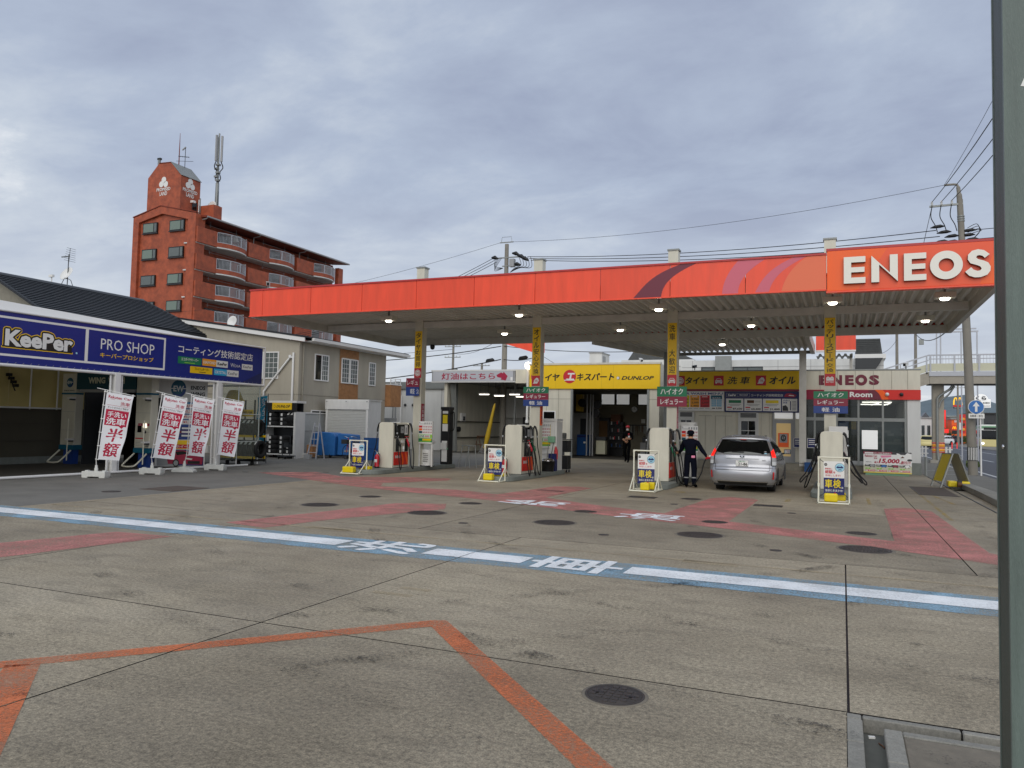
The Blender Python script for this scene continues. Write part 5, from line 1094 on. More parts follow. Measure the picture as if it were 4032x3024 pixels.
r.tube([(XT, 23.05, 3.0), (-28, 23.05, 3.0)], .04, FW, 8).tube([(-24.2, 8, 4.9), (-24.2, 23, 4.85)], .03, FW, 6)
r.build('rail', tent)
lc = MB()
for k in range(70):
 y = 8.1 + k * .213; lc.tube([(XT + .02, y, 3.0), (XT + .01, y + .1, 3.09)], .006, SG, 4, False)
lc.build('lacing', tent, kind='stuff')
for y in (10.5, 16.62, 20.75):
 BX(XT - .09, XT + .09, y - .09, y + .09, 0, 3.02, FW).build('post', tent); m = MB()
 for s_ in (-.2, .2): m.tube([(XT, y + s_, .06), (XT, y + s_, 2.95)], .028, FW, 8)
 for z in (.35, 1.2, 2.2): m.tube([(XT, y - .2, z), (XT, y + .2, z)], .014, FW, 6)
 m.build('side_tube', tent)
MB().tube([(XT + .15, 8, .045), (XT + .15, 22.2, .045)], .04, FW, 8).build('ground_rail', tent)
# cream sheet walls inside
BX(-26.05, -26, 6, 17.2, 1.95, 4.5, 'vinyl_yellow').box(-26.05, -26, 17.22, 20.6, 1.95, 4.5, 'vinyl_yellow').build('sheet_wall', tent)
m = MB()
for y in (14.6, 16.0, 17.95, 18.95): m.tube([(-25.96, y, 1.9), (-25.96, y, 4.4)], .03, FW, 6)
m.tube([(-25.95, 6, 1.95), (-25.95, 19.1, 1.95)], .035, FW, 6).build('wall_tube', tent)
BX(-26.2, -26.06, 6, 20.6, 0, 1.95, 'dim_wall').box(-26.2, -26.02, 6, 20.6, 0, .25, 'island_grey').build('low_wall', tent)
BX(-26.1, -20.4, 5.9, 6.0, 0, 4.4, 'vinyl_yellow').build('end_sheet', tent)
for z_ in (.8, 1.4): BX(-26.02, -26.0, 6, 19, z_, z_ + .012, 'iron').build('wall_joint', tent)
m = MB()
for k in range(4): m.obox((-25.85 + .03 * k, 17.1 + .06 * k, 3.05 - .12 * k), (.16, .12, .1), 'black')
m.tube([(-25.9, 17.1, 3.1), (-25.8, 17.3, 2.5)], .02, 'black').build('lamp_cluster', tent)
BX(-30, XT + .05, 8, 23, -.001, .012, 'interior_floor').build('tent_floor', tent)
# clear vinyl bay right of the second post
BX(XT - .012, XT, 20.95, 22.95, .25, 3.0, 'vinyl_clear').build('clear_sheet', tent)
m = MB()
for y in (21.8, 22.9): m.tube([(XT - .02, y, .05), (XT - .02, y, 3.0)], .02, FW, 6)
for z in (.9, 1.9): m.tube([(XT - .02, 20.9, z), (XT - .02, 22.95, z)], .016, FW, 6)
m.build('sheet_tube', tent)
# printing on the band (faces +X, reads along +Y)
P = Panel((XT, 0, 0), (0, 1, 0), (0, 0, 1), step=.003)
P.rect(8.2, 4.23, 15.52, 4.29, SW, 1).rect(8.2, 3.24, 15.52, 3.30, SW, 1)
P.rect(15.52, 3.24, 15.62, 4.29, SW, 1).rect(15.62, 4.23, 18.40, 4.29, SW, 1).rect(15.62, 3.24, 18.40, 3.30, SW, 1).rect(18.33, 3.30, 18.40, 4.23, SW, 1)
def keeper(P, u0, v0, u1, v1, l=2, hollow=True):
 """The rounded logo: white letters on black inside a yellow outline; grown copies of the word make the outline."""
 w = u1 - u0; h = v1 - v0
 vs, fs, a = glyphs('KeePer', .028)
 def grown(d, mt, ll):
  for k in range(12):
   an = 2 * PI * k / 12; ox, oy = d * h * math.cos(an), d * h * math.sin(an)
   P.mb.add([P.p(u0 + x * w + ox, v0 + y * h + oy, ll + k * .03) for x, y in vs], fs, mt)
 if hollow:
  grown(.17, 'sign_yellow', l); grown(.12, SB_, l + .6)
  P.rect(u0, v0 - .08 * h, u1 - .01 * w, v0 + .35 * h, SB_, l + 1.1); P.rect(u0 - .05 * w, v0 - .15 * h, u1 + .01 * w, v0 - .03 * h, 'sign_yellow', l + .4); P.rect(u0 - .04 * w, v0 - .1 * h, u1, v0 + .0 * h, SB_, l + 1.0)
 grown(.02, SW, l + 1.4)
keeper(P, 13.2, 3.52, 15.12, 3.95)
P.disc(15.26, 3.5, .03, 'poster_blue', 2)
P.text('PRO', 16.03, 3.70, 16.78, 4.02, SW, 2, 0); P.text('SHOP', 16.93, 3.69, 17.96, 4.02, SW, 2, 0)
sr = MB()
P.text('キーバープロショップ', 16.02, 3.455, 17.94, 3.60, 'sign_yellow', 2, .02)
P.text('コーティング技術認定店', 18.92, 3.87, 22.42, 4.14, SW, 2, .03)
P.rect(18.92, 3.52, 19.93, 3.76, 'sign_green', 2).text('エコダイヤキーバー', 19.06, 3.62, 19.8, 3.73, SW, 3, .02).rect(19.2, 3.55, 19.65, 3.575, 'lime', 3)
P.rect(19.98, 3.53, 20.62, 3.765, 'amber', 2).rect(20.62, 3.53, 21.17, 3.76, SW, 2).text('DIAMOND', 20.02, 3.6, 20.58, 3.7, SW, 3, .02); keeper(P, 20.67, 3.595, 21.12, 3.7, 3, False)
P.text('KeePer', 20.67, 3.595, 21.12, 3.7, SB_, 5, .03)
P.text('W', 21.3, 3.58, 21.48, 3.72, SW, 3, 0); P.text('DIA', 21.5, 3.59, 21.8, 3.68, SW, 3, 0); P.rect(21.87, 3.53, 22.43, 3.735, SW, 2).text('KeePer', 21.93, 3.59, 22.38, 3.69, SG, 3, .03)
P.rect(19.45, 3.24, 20.45, 3.465, 'sign_yellow', 2).text('フレッシュキーバー', 19.65, 3.34, 20.3, 3.44, SB_, 3, .02).rect(19.85, 3.28, 20.15, 3.3, SB_, 3)
P.rect(20.52, 3.24, 21.14, 3.465, 'cyan', 2).rect(21.14, 3.235, 21.72, 3.46, SW, 2).text('CRYSTAL', 20.56, 3.3, 21.1, 3.4, SW, 3, .02).text('KeePer', 21.19, 3.29, 21.67, 3.4, SG, 3, .03)
P.poly([(21.9, 3.06), (22.94, 3.06), (22.94, 3.5)], 'sign_navy', 1)
P.mb.build('band_print', tent)
# ---- drive-through washing machine
wm = thing('wash_machine', 'white and blue drive-through car wash machine under the tent with a dark opening', 'car wash machine', (-23.3, 19.5, 0), world=True)
for x0, x1 in ((-25.5, -24.8), (-21.86, -21.17)):
 BX(x0, x1, 18.8, 19.1, .68, 2.46, 'cream_metal').build('tower', wm, bevel=.015); BX(x0, x1, 18.78, 19.1, 2.46, 2.52, 'teal').build('stripe', wm); BX(x0, x1, 18.8, 19.1, 2.52, 3.2, 'cream_metal').build('head', wm, bevel=.01)
 BX(x0 - .02, x1 + .02, 18.78, 19.12, .52, .68, 'teal').build('skirt', wm); BX(x0 + .15, x1 - .12, 18.85, 19.1, 0, .52, 'sign_blue').build('foot', wm)
 MB().tube(smooth_path([(x0 + .06, 18.77, .5), (x0 - .12, 18.5, .14), (x0 + .0, 18.4, .08), (x0 + .35, 18.4, .08), (x0 + .48, 18.5, .15), (x0 + .62, 18.77, .5)]), .028, 'pvc', 8).build('bumper_tube', wm)
 for z in (2.3, .85): BX(x1 - .12, x1 + .05, 18.55, 18.78, z, z + .06, WP).box(x1 - .06, x1 + .02, 18.6, 18.78, z - .05, z, DM).build('sensor_arm', wm)
 MB().tube([(x1 - .02, 18.58, .15), (x1 - .02, 18.58, 1.6)], .02, 'pvc', 6).build('whisker', wm)
 for z in (1.2, 1.85): BX(x0 + .01, x1 - .01, 18.794, 18.8, z, z + .008, SG).build('panel_seam', wm)
BX(-24.76, -21.88, 18.78, 19.2, 2.64, 3.22, 'teal_dark').build('header', wm); BX(-24.6, -21.95, 18.8, 19.2, 2.54, 2.64, SG).build('lintel', wm)
P = Panel((0, 18.78, 0), (1, 0, 0), (0, 0, 1)); P.text('WING', -24.18, 2.84, -23.35, 3.06, 'bridge_panel', 1, .045); P.text('WASH', -23.22, 2.83, -22.42, 3.05, 'bridge_panel', 1, .045); P.mb.build('header_lettering', wm)
BX(-24.79, -24.72, 19.12, 20.4, .0, 2.6, DM).build('inner_panel', wm); BX(-24.35, -21.9, 20.5, 20.9, 0, 2.6, 'black').build('dark_rear_box', wm)  # inner panel and rear box coloured dark for the shade inside the opening
m = MB(); m.lathe([(.42, .35), (.46, .6), (.44, 2.2), (.4, 2.4)], 'black', 18, MT((-23.95, 19.9, 0))).build('brush', wm); m = MB(); m.lathe([(.42, .35), (.46, .6), (.44, 2.2), (.4, 2.4)], 'black', 18, MT((-22.3, 19.9, 0))).build('brush', wm)
def ew(P, u, v, r):
 P.disc(u, v, r, 'teal', 1, r * 1.0); P.disc(u + r * .08, v - r * .1, r * .86, 'sign_blue', 1.5, r * .82); P.disc(u - r * .06, v + r * .1, r * .8, 'teal', 2, r * .76)
 P.text('EW', u - r * .68, v - r * .32, u + r * .7, v + r * .34, SW, 3, .03); P.rect(u - r * 1.02, v - r * .04, u - r * .6, v + r * .06, SW, 3); P.rect(u + r * .6, v - r * .02, u + r * 1.02, v + r * .08, SW, 3)
P = Panel((0, 18.797, 0), (1, 0, 0), (0, 0, 1)); ew(P, -25.12, 2.88, .17); P.text('ENEOS WING', -25.4, 2.57, -24.88, 2.62, SB_, 1, .02); P.mb.build('maker_mark', wm)
P = Panel((0, 18.797, 0), (1, 0, 0), (0, 0, 1)); P.rect(-21.72, 1.42, -21.2, 1.5, 'sign_crimson', 1).rect(-21.74, 1.2, -21.55, 1.42, 'black_gloss', 1).text('入金してください', -21.7, 1.435, -21.24, 1.475, SW, 2)
P.rect(-21.82, .98, -21.4, 1.02, 'sign_red', 1); 
for k in range(5): P.rect(-21.8, .9 - k * .05, -21.42 + .05 * (k % 2), .915 - k * .05, SG, 1)
for k in range(3): P.rect(-21.34, .86 - k * .07, -21.2, .9 - k * .07, SG, 1)
P.mb.build('panel_print', wm)
BX(-21.46, -21.32, 18.77, 18.8, 1.36, 1.5, 'screen').build('lit_screen', wm); MB().lathe([(.05, 0), (.05, .03), (.001, .035)], 'black', 12, MT((-21.38, 18.8, 1.22)) @ MR(PI / 2, 4, 'X')).build('dial', wm)
# ---- sign panel with price list and a car poster
wp = thing('wash_signboard', 'white signboard with a round teal logo above price list and red car poster', 'sign', (-21.3, 20.25, 0), world=True)
MB().prism([(0, 0), (1.62, 0), (1.62, 3.1), (0, 3.1)], (-.05, .05, 0), WP, O=(-22.0, 19.79, 0), U=(.7071, .7071, 0)).build('board', wp)
P = Panel((0, 0, 0), (1, 0, 0), (0, 0, 1)); P.bend = lambda u, v, l: V3((-22.0 + (u + 22.44) * .561 + l * .0022, 19.79 + (u + 22.44) * .561 - l * .0022, v)); ew(P, -21.6, 2.74, .31)
P.text('ENEOS', -21.1, 2.72, -20.5, 2.86, SB_, 1, .04); P.text('WING', -21.1, 2.5, -20.5, 2.64, SB_, 1, .04)
P.rect(-22.4, .95, -20.75, 2.28, 'sign_blue', 1)
for k, tx in enumerate(('¥2,500', '¥2,200', '¥1,800', '¥1,300')):
 y = 2.06 - k * .19; P.rect(-22.3, y, -20.85, y + .15, SW, 2).text(tx, -21.35, y + .025, -20.9, y + .125, 'sign_red', 3, .02).rect(-22.25, y + .04, -21.9, y + .11, 'cyan', 3).rect(-21.8, y + .05, -21.45, y + .1, 'sign_navy', 3)
P.rect(-22.3, 2.23, -20.85, 2.26, 'cyan', 2)
for k in range(3): P.rect(-22.3, 1.3 - k * .13, -20.85, 1.4 - k * .13, ('sign_navy', 'swoosh_maroon', 'sign_navy')[k], 2).rect(-21.4, 1.32 - k * .13, -20.95, 1.38 - k * .13, SW, 3)
P.rect(-22.4, .62, -20.75, .93, 'sign_yellow', 1).rect(-22.3, .64, -20.85, .78, 'sign_red', 2).text('ホイール', -21.6, .665, -20.95, .755, SW, 3, .03)
P.rect(-22.35, .03, -20.45, .6, 'sign_navy', 1).rect(-22.35, .03, -21.6, .35, SG, 2)
P.poly([(-21.9, .1), (-20.5, .08), (-20.48, .3), (-20.7, .42), (-21.0, .5), (-21.3, .58), (-21.6, .56), (-21.75, .4), (-21.95, .3)], 'sign_crimson', 3); P.poly([(-21.62, .52), (-21.3, .55), (-21.05, .46), (-21.55, .4)], 'black_gloss', 4)
P.disc(-21.58, .13, .13, 'black', 4); P.disc(-21.58, .13, .09, SG, 5); P.poly([(-21.2, .32), (-20.9, .28), (-20.95, .24), (-21.15, .26)], SW, 4); P.rect(-21.1, .1, -20.6, .2, 'black', 4); P.mb.build('board_print', wp)
MB().tube([(-20.55, 21.0, .25), (-20.6, 21.15, .2)], .02, WP).box(-20.9, -20.6, 20.8, 21.2, .5, .75, WP).build('hose_box', None, 'white plastic box behind the clear sheet of the tent', 'box')
m = MB(); m.tube([(-20.95, 22.3, 1.6), (-20.9, 22.3, 2.0), (-20.85, 22.25, 2.45), (-20.9, 22.3, 2.75)], [.22, .36, .33, .2], 'tarp_yellow', 12); m.build('yellow_cover', None, 'bulky yellow cover seen through the clear vinyl sheet', 'cover')
# ---- four promotional flags
def promo_flag(i, bx, by, pole_top, q, label):
 """q: cloth corners top-left, top-right, bottom-right, bottom-left in world space."""
 t = thing('promo_flag', label, 'flag', (bx, by, 0), world=True, group='white promotional flags along the tent')
 a = math.radians(22)
 m = MB(); R = MR(a, 3, 'Z'); c = V3((bx, by, 0))
 if i == 2:
  m.prism([(-.35, 0), (.35, 0), (.35, .07), (.08, .17), (-.08, .17), (-.35, .07)], R @ V3((0, .3, 0)), 'weight_white', O=c + R @ V3((0, -.15, 0)), U=R @ V3((1, 0, 0)))
 else:
  m.obox(c + V3((0, 0, .105)), (.66, .3, .15), 'weight_white', R).obox(c + R @ V3((-.24, 0, .02)), (.16, .3, .05), 'weight_white', R).obox(c + R @ V3((.24, 0, .02)), (.16, .3, .05), 'weight_white', R)
  m.obox(c + R @ V3((-.24, 0, .19)), (.1, .12, .03), 'weight_white', R).obox(c + R @ V3((.24, 0, .19)), (.1, .12, .03), 'weight_white', R)
 m.lathe([(.05, .16), (.05, .26), (.035, .28), (.035, .34), (.02, .36)], 'weight_white', 12, MT((bx, by, 0))).build('weight_base', t, bevel=.015)
 tl, tr, br, bl = (V3(p) for p in q)
 pt = V3(pole_top); bp = V3((bx, by, .3))
 dl = (tl - bp).normalized()
 m = MB().tube([bp, bl - (tr - tl).normalized() * .05, tl - (tr - tl).normalized() * .05 + V3((0, 0, .05))], .013, FW, 7)
 m.tube([tl - (tr - tl) * .35 + V3((0, 0, .06)), tr + (tr - tl) * .03 + V3((0, 0, .02))], .009, FW, 6)
 for k in range(6):
  e_ = tl.lerp(bl, k / 5); m.bar(e_ - (tr - tl).normalized() * .07, e_ + (tr - tl).normalized() * .02, .035, .02, FW)
 for k in range(3):
  e_ = tl.lerp(tr, .03 + k * .46); m.bar(e_ + V3((0, 0, .05)), e_ - V3((0, 0, .03)), .03, .015, FW)
 m.build('pole', t)
 W_, H_ = .6, 1.8; ph = random.uniform(0, 6); am = .035
 n_ = ((tr - tl).cross(tl - bl)).normalized()
 def bend(u, v, l):
  x, y = u / W_, v / H_
  p = bl * (1 - x) * (1 - y) + br * x * (1 - y) + tl * (1 - x) * y + tr * x * y
  return p + n_ * (am * x * math.sin(ph + 7 * y + 2.2 * x) + .015 * math.sin(ph * 2 + 16 * y) * x + l * .0018)
 P = Panel((0, 0, 0), (1, 0, 0), (0, 0, 1)); P.bend = bend
 P.rect(0, 0, W_, H_, 'flag_white', 0); P.mb.build('cloth', t)
 P = Panel((0, 0, 0), (1, 0, 0), (0, 0, 1)); P.bend = bend
 P.text('Rakuten', .05, 1.655, .36, 1.735, 'flag_red', 1, .025); P.text('Car', .40, 1.67, .57, 1.735, 'flag_red', 1, .02); P.rect(.1, 1.63, .2, 1.637, 'flag_red', 1)
 P.text('洗車', .34, 1.5, .56, 1.6, 'flag_red', 1, .03)
 P.rect(.035, 1.355, .565, 1.362, 'flag_red', 1).rect(.035, 1.47, .565, 1.477, 'flag_red', 1).text('ネットからのご予約で', .06, 1.385, .54, 1.445, SB_, 1, .02)
 P.rect(.035, .93, .565, 1.35, 'flag_red', 1).poly([(.38, .93), (.5, .93), (.46, .87)], 'flag_red', 1)
 P.text('手洗い', .08, 1.16, .52, 1.31, 'flag_white', 2, .04); P.text('洗車', .07, .955, .53, 1.14, 'flag_white', 2, .045)
 P.text('半', .12, .50, .52, .86, 'flag_red', 1, .05, .12); P.text('額', .10, .09, .54, .47, 'flag_red', 1, .045, .12)
 P.mb.build('cloth_print', t)
FL = ((-19.11, 15.22, (-18.8, 15.16, 2.42), [(-18.78, 15.17, 2.39), (-18.08, 15.48, 2.27), (-18.46, 15.42, .49), (-19.01, 15.18, .51)], 'white flag leaning right, leftmost of the four in front of the tent post'),
      (-19.11, 17.11, (-18.7, 17.0, 2.4), [(-18.69, 17.05, 2.39), (-18.05, 17.34, 2.26), (-18.44, 17.27, .45), (-19.0, 17.03, .51)], 'white flag second from the left, in front of the washing machine'),
      (-19.16, 18.40, (-19.4, 18.8, 2.4), [(-18.83 - .0, 18.32, 2.40), (-18.2, 18.6, 2.28), (-18.50, 18.55, .50), (-18.98, 18.36, .54)], 'white flag with the pyramid shaped base in front of the red car poster'),
      (-19.25, 19.81, (-19.7, 20.5, 2.4), [(-19.05, 19.85, 2.36), (-18.42, 20.12, 2.27), (-18.72, 20.1, .44), (-19.22, 19.86, .52)], 'white flag nearest the tyre racks, before the right tent post'))
for i, (bx, by, pt, q, l) in enumerate(FL): promo_flag(i, bx, by, pt, q, l)
# ---- tyre racks and cabinet
def tyre(loc, axis, label, r=.33, w=.2, group='tyres on the rack shelves', tag_=True):
 t = thing('tyre', label, 'tyre', loc, 0, group); R = V3(axis).to_track_quat('Z', 'Y').to_matrix().to_4x4()
 MB().lathe([(r * .6, -w / 2), (r * .94, -w / 2), (r, -w * .36), (r, w * .36), (r * .94, w / 2), (r * .6, w / 2), (r * .58, 0), (r * .6, -w / 2)], 'rubber', 24, R, caps=False).build('tread', t)
 if tag_:
  L = MB()
  if abs(axis[2]) < .5: L.box(-w * .28, w * .2, -.05, .05, r - .004, r + .004, SW); L.obox((-.02, -r * .74, r * .69), (w * .5, .01, .15), SW, MR(-.75, 3, 'X'))
  else: L.box(-.05, .05, -r - .006, -r + .004, -w * .3, w * .3, SW)
  L.build('paper_label', t)
 return t
rk = thing('tyre_rack', 'black wheeled tyre rack with yellow rails beside the tent', 'rack', (-21.0, 23.0, 0), world=True)
for z in (.24, 1.04):
 for y in (22.72, 23.28): BX(-22.25, -20.2, y - .025, y + .025, z, z + .085, 'sign_yellow').build('rail', rk)
for x in (-22.23, -21.25, -20.25):
 for y in (22.7, 23.3): BX(x - .025, x + .025, y - .02, y + .02, .12, 2.45, 'black').build('upright', rk)
BX(-22.25, -20.2, 22.68, 23.32, .14, .22, 'black').build('base_frame', rk)
for x in (-22.15, -21.5, -20.95, -20.3): MB().lathe([(.08, -.02), (.08, .02)], 'rubber', 14, MT((x, 22.72, .085)) @ MR(PI / 2, 4, 'X')).build('caster', rk)
for z, u0, u1 in ((1.82, -21.05, -20.3), (2.18, -21.2, -20.75)):
 b = BX(u0, u1, 22.66, 22.69, z, z + .26, 'sign_yellow').build('header_board', rk); P = Panel((0, 22.66, 0), (1, 0, 0), (0, 0, 1)); P.text('DUNLOP', u0 + .05, z + .07, u1 - .04, z + .19, SB_, 1, .02, .3); P.mb.build('header_lettering', b)
ODN = ('first', 'second', 'third', 'fourth', 'fifth', 'sixth', 'seventh', 'eighth', 'ninth', 'tenth')
for k in range(10): tyre((-22.15 + k * .215, 23.0, .60), (1, 0, 0), ODN[9 - k] + ' tyre from the right on the lower shelf of the yellow railed rack')
for k in range(8): tyre((-21.85 + k * .215, 23.0, 1.40), (1, 0, 0), ODN[7 - k] + ' tyre from the right on the upper shelf of the yellow railed rack')
lk = thing('tyre_cabinet', 'open steel tyre cabinet with a yellow header sign and stacked tyres', 'cabinet', (-23.5, 28.4, 0), world=True)
BX(-24.62, -24.36, 27.98, 28.66, .0, 2.5, WP).build('side_panel', lk); BX(-22.72, -22.62, 27.985, 28.66, 0, 2.1, WP).build('side_panel', lk)
BX(-24.36, -22.72, 28.62, 28.66, 0, 2.5, DM).build('back_panel', lk); BX(-24.62, -22.6, 27.98, 28.68, 2.5, 2.6, WP).build('top_panel', lk)
BX(-24.35, -22.61, 27.96, 28.06, 2.1, 2.5, 'black').build('header', lk); hb = BX(-23.92, -22.82, 27.935, 27.958, 2.19, 2.5, 'sign_yellow').build('header_board', lk)
P = Panel((0, 27.935, 0), (1, 0, 0), (0, 0, 1)); P.text('DUNLOP', -23.68, 2.28, -22.9, 2.40, SB_, 1, .03, .3); P.disc(-23.79, 2.34, .06, SB_, 1); P.disc(-23.795, 2.34, .048, 'sign_yellow', 2); P.mb.build('header_lettering', hb)
for z in (.14, 1.40): BX(-24.36, -22.72, 28.0, 28.62, z, z + .05, SW).build('shelf', lk)
BX(-24.36, -24.2, 27.99, 28.0, 1.78, 2.05, SW).box(-24.3, -24.1, 27.99, 28.0, .75, 1.05, SW).build('price_card', lk)
for c, x in enumerate((-24.02, -23.4, -23.02)):
 for k in range((4, 4, 2)[c] + 0):
  if c < 2 or k < 2: tyre((x, 28.31, .3 + k * .205), (0, 0, 1), ODN[k] + ' tyre from below in the ' + ('left', 'middle', 'right')[c] + ' stack on the cabinet bottom shelf', group='tyres stacked in the steel cabinet')
for c, x in enumerate((-24.05, -23.4)):
 for k in range(3): tyre((x, 28.31, 1.56 + k * .2), (0, 0, 1), ODN[k] + ' tyre from below in the ' + ('left', 'middle')[c] + ' stack on the cabinet top shelf', group='tyres stacked in the steel cabinet')
for k in range(2): tyre((-23.05 + k * .2, 28.3, 1.79), (1, 0, 0), ('left', 'right')[k] + ' one of two upright tyres on the cabinet top shelf', group='tyres stacked in the steel cabinet')
t = thing('hand_trolley', 'small dark folding trolley standing before the tyre cabinet', 'trolley', (-22.75, 27.6, 0), world=True)
MB().tube(smooth_path([(-22.98, 27.62, .12), (-22.98, 27.62, .9), (-22.95, 27.62, 1.0), (-22.6, 27.62, 1.0), (-22.57, 27.62, .9), (-22.57, 27.62, .12)], 4), .018, DM, 6).tube([(-22.98, 27.62, .6), (-22.57, 27.62, .6)], .012, DM, 6).build('handle', t)
BX(-23.0, -22.55, 27.3, 28.0, .1, .14, DM).build('deck', t); BX(-22.9, -22.65, 27.6, 27.63, .5, .72, DM).build('stop_plate', t)
for x in (-22.95, -22.6): MB().lathe([(.05, -.015), (.05, .015)], 'rubber', 12, MT((x, 27.35, .05)) @ MR(PI / 2, 4, 'Y')).build('caster', t)
# cyan flag behind the racks
t = thing('promo_flag', 'sky blue flag with white lettering hanging between the tyre racks', 'flag', (-20.6, 24.0, 0), world=True, group='white promotional flags along the tent'); del t['group']
MB().tube([(-21.02, 24.3, 0), (-21.02, 24.3, 2.75)], .014, 'black', 6).tube([(-21.55, 24.3, 2.62), (-21.0, 24.3, 2.72)], .01, FW, 6).build('pole', t)
P = Panel((0, 24.3, 0), (1, 0, 0), (0, 0, 1)); P.bend = lambda u, v, l: V3((u, 24.29 + .03 * math.sin(5 * v + 6 * u) - l * .002, v + .16 * (u + 21.55)))
P.rect(-21.55, .75, -21.04, 2.6, 'flag_cyan', 0); P.mb.build('cloth', t); P2 = Panel((0, 24.3, 0), (1, 0, 0), (0, 0, 1)); P2.bend = P.bend
P2.vtext('安全点検', -21.32, 1.05, -21.08, 2.55, 'flag_white', 1, .04); P2.vtext('早めに', -21.52, 1.4, -21.36, 2.4, 'flag_white', 1, .03); P2.mb.build('cloth_print', t)
# ---- fence, ladder, shed, cart, bicycle
fn = thing('panel_fence', 'grey panel fence with a white rail behind the step ladder', 'fence', (-23.86, 30.9, 0), world=True)
for y0, y1 in ((29.5, 31.25), (31.32, 32.4)): BX(-23.88, -23.84, y0, y1, .05, 2.06, 'fence_grey').build('fence_panel', fn)
BX(-23.92, -23.8, 29.5, 32.4, 2.06, 2.12, FW).box(-23.839, -23.82, 29.5, 32.4, 1.2, 1.24, SG).build('rail', fn); BX(-23.86, -23.78, 31.25, 31.32, 0, 2.1, 'fence_grey').build('post', fn)
ld = thing('step_ladder', 'aluminium step ladder standing folded before the grey fence', 'ladder', (-22.2, 28.75, 0), world=True)
for s_, x0, x1 in ((0, -22.32, -22.12), (1, -21.82, -21.87)): MB().bar((x0 + .25 * s_ * 0, 28.5, 0), (x1, 28.75, 1.62), .03, .07, 'bridge_rail').build('stile', ld)
for k in range(5):
 z = .28 + k * .3; a = z / 1.62; MB().bar((-22.32 + .2 * a, 28.5 + .25 * a, z), (-21.82 - .05 * a, 28.5 + .25 * a, z), .07, .025, 'bridge_rail').build('rung', ld)
MB().bar((-22.42, 29.05, 0), (-22.13, 28.78, 1.6), .03, .05, 'bridge_rail').build('rear_leg', ld); MB().bar((-21.77, 29.05, 0), (-21.87, 28.78, 1.6), .03, .05, 'bridge_rail').build('rear_leg', ld)
BX(-22.62, -22.3, 28.85, 29.2, .05, .62, 'brick_tan').build('carton', None, 'tan carton standing behind the step ladder', 'carton')
BX(-22.75, -22.45, 28.6, 28.84, 0, .22, 'weight_white').build('plastic_tub', None, 'pale plastic tub at the foot of the step ladder', 'tub'); BX(-22.28, -21.95, 28.2, 28.4, 0, .2, SG).build('plastic_crate', None, 'grey crate at the right foot of the ladder', 'crate')
sh = thing('storage_shed', 'white storage shed with a ribbed roller shutter', 'shed', (-22.4, 31.6, 0), world=True)
BX(-23.62, -21.12, 31.56, 32.62, .05, 2.75, WP, 'f').build('body', sh); BX(-23.62, -23.5, 31.5, 31.56, .05, 2.74, WP).box(-21.24, -21.12, 31.5, 31.56, .05, 2.74, WP).build('front_post', sh)
BX(-23.66, -21.08, 31.48, 31.56, 2.3, 2.78, WP).build('header', sh, bevel=.02); BX(-23.66, -21.08, 31.5, 32.66, 2.75, 2.8, WP).build('roof', sh)
for k in range(28):
 z = .1 + k * .0785; MB().prism([(0, 0), (-.015, .012), (-.015, .062), (0, .074)], (2.26, 0, 0), 'shutter', O=(-23.5, 31.56, z), U=(0, 1, 0), V=(0, 0, 1)).build('slat', sh)
for x in (-23.55, -22.4, -21.19): MB().lathe([(.03, 0), (.03, .02), (.001, .025)], SG, 10, MT((x, 31.48, 2.7)) @ MR(PI / 2, 4, 'X')).build('roof_bolt', sh)
ct = thing('cargo_trailer', 'blue steel cargo box with a rounded top parked before the white shed', 'cart', (-22.4, 30.2, 0), world=True)
MB().prism([(-23.05, .12), (-21.75, .12), (-21.72, 1.0), (-21.8, 1.12), (-22.0, 1.18), (-22.9, 1.2), (-23.03, 1.12), (-23.08, .9)], (0, .75, 0), 'blue_steel', O=(0, 29.75, 0)).build('body', ct, bevel=.03, seg=3)
MB().prism([(-21.7, .14), (-20.9, .16), (-20.88, .85), (-20.92, 1.1), (-21.68, 1.15)], (0, .7, 0), 'blue_steel', O=(0, 29.9, 0)).build('rear_box', ct, bevel=.03, seg=3)
BX(-22.72, -22.3, 29.70, 29.75, .12, .6, 'blue_steel').tube([(-22.7, 29.68, .1), (-22.7, 29.68, .62), (-22.35, 29.68, .62), (-22.35, 29.68, .1)], .012, DM, 6).build('front_bracket', ct)
MB().tube([(-22.75, 29.85, 1.2), (-22.68, 29.85, 1.42), (-22.55, 29.85, 1.22)], .012, DM, 6).build('lifting_eye', ct)
for x in (-22.9, -22.0, -21.0): MB().lathe([(.09, -.03), (.09, .03)], 'rubber', 14, MT((x, 29.8, .09)) @ MR(PI / 2, 4, 'Y')).build('wheel', ct)
BX(-21.3, -21.05, 29.89, 29.9, .3, .4, SG).build('maker_plate', ct)
bk = thing('bicycle', 'red bicycle with chrome handlebar leaning by the blue box', 'bicycle', (-20.75, 29.6, 0), world=True)
for y in (29.3, 30.35):
 m = MB(); m.lathe([(.31, -.015), (.325, 0), (.31, .015), (.295, 0), (.31, -.015)], 'rubber', 24, MT((-20.75, y, .325)) @ MR(PI / 2, 4, 'Y'), caps=False); wo = m.build('wheel', bk)
 m = MB()
 for k in range(8): m.tube([(-20.75, y, .325), (-20.75, y + .3 * math.cos(k * PI / 4), .325 + .3 * math.sin(k * PI / 4))], .004, 'steel', 4, False)
 m.build('spokes', wo)
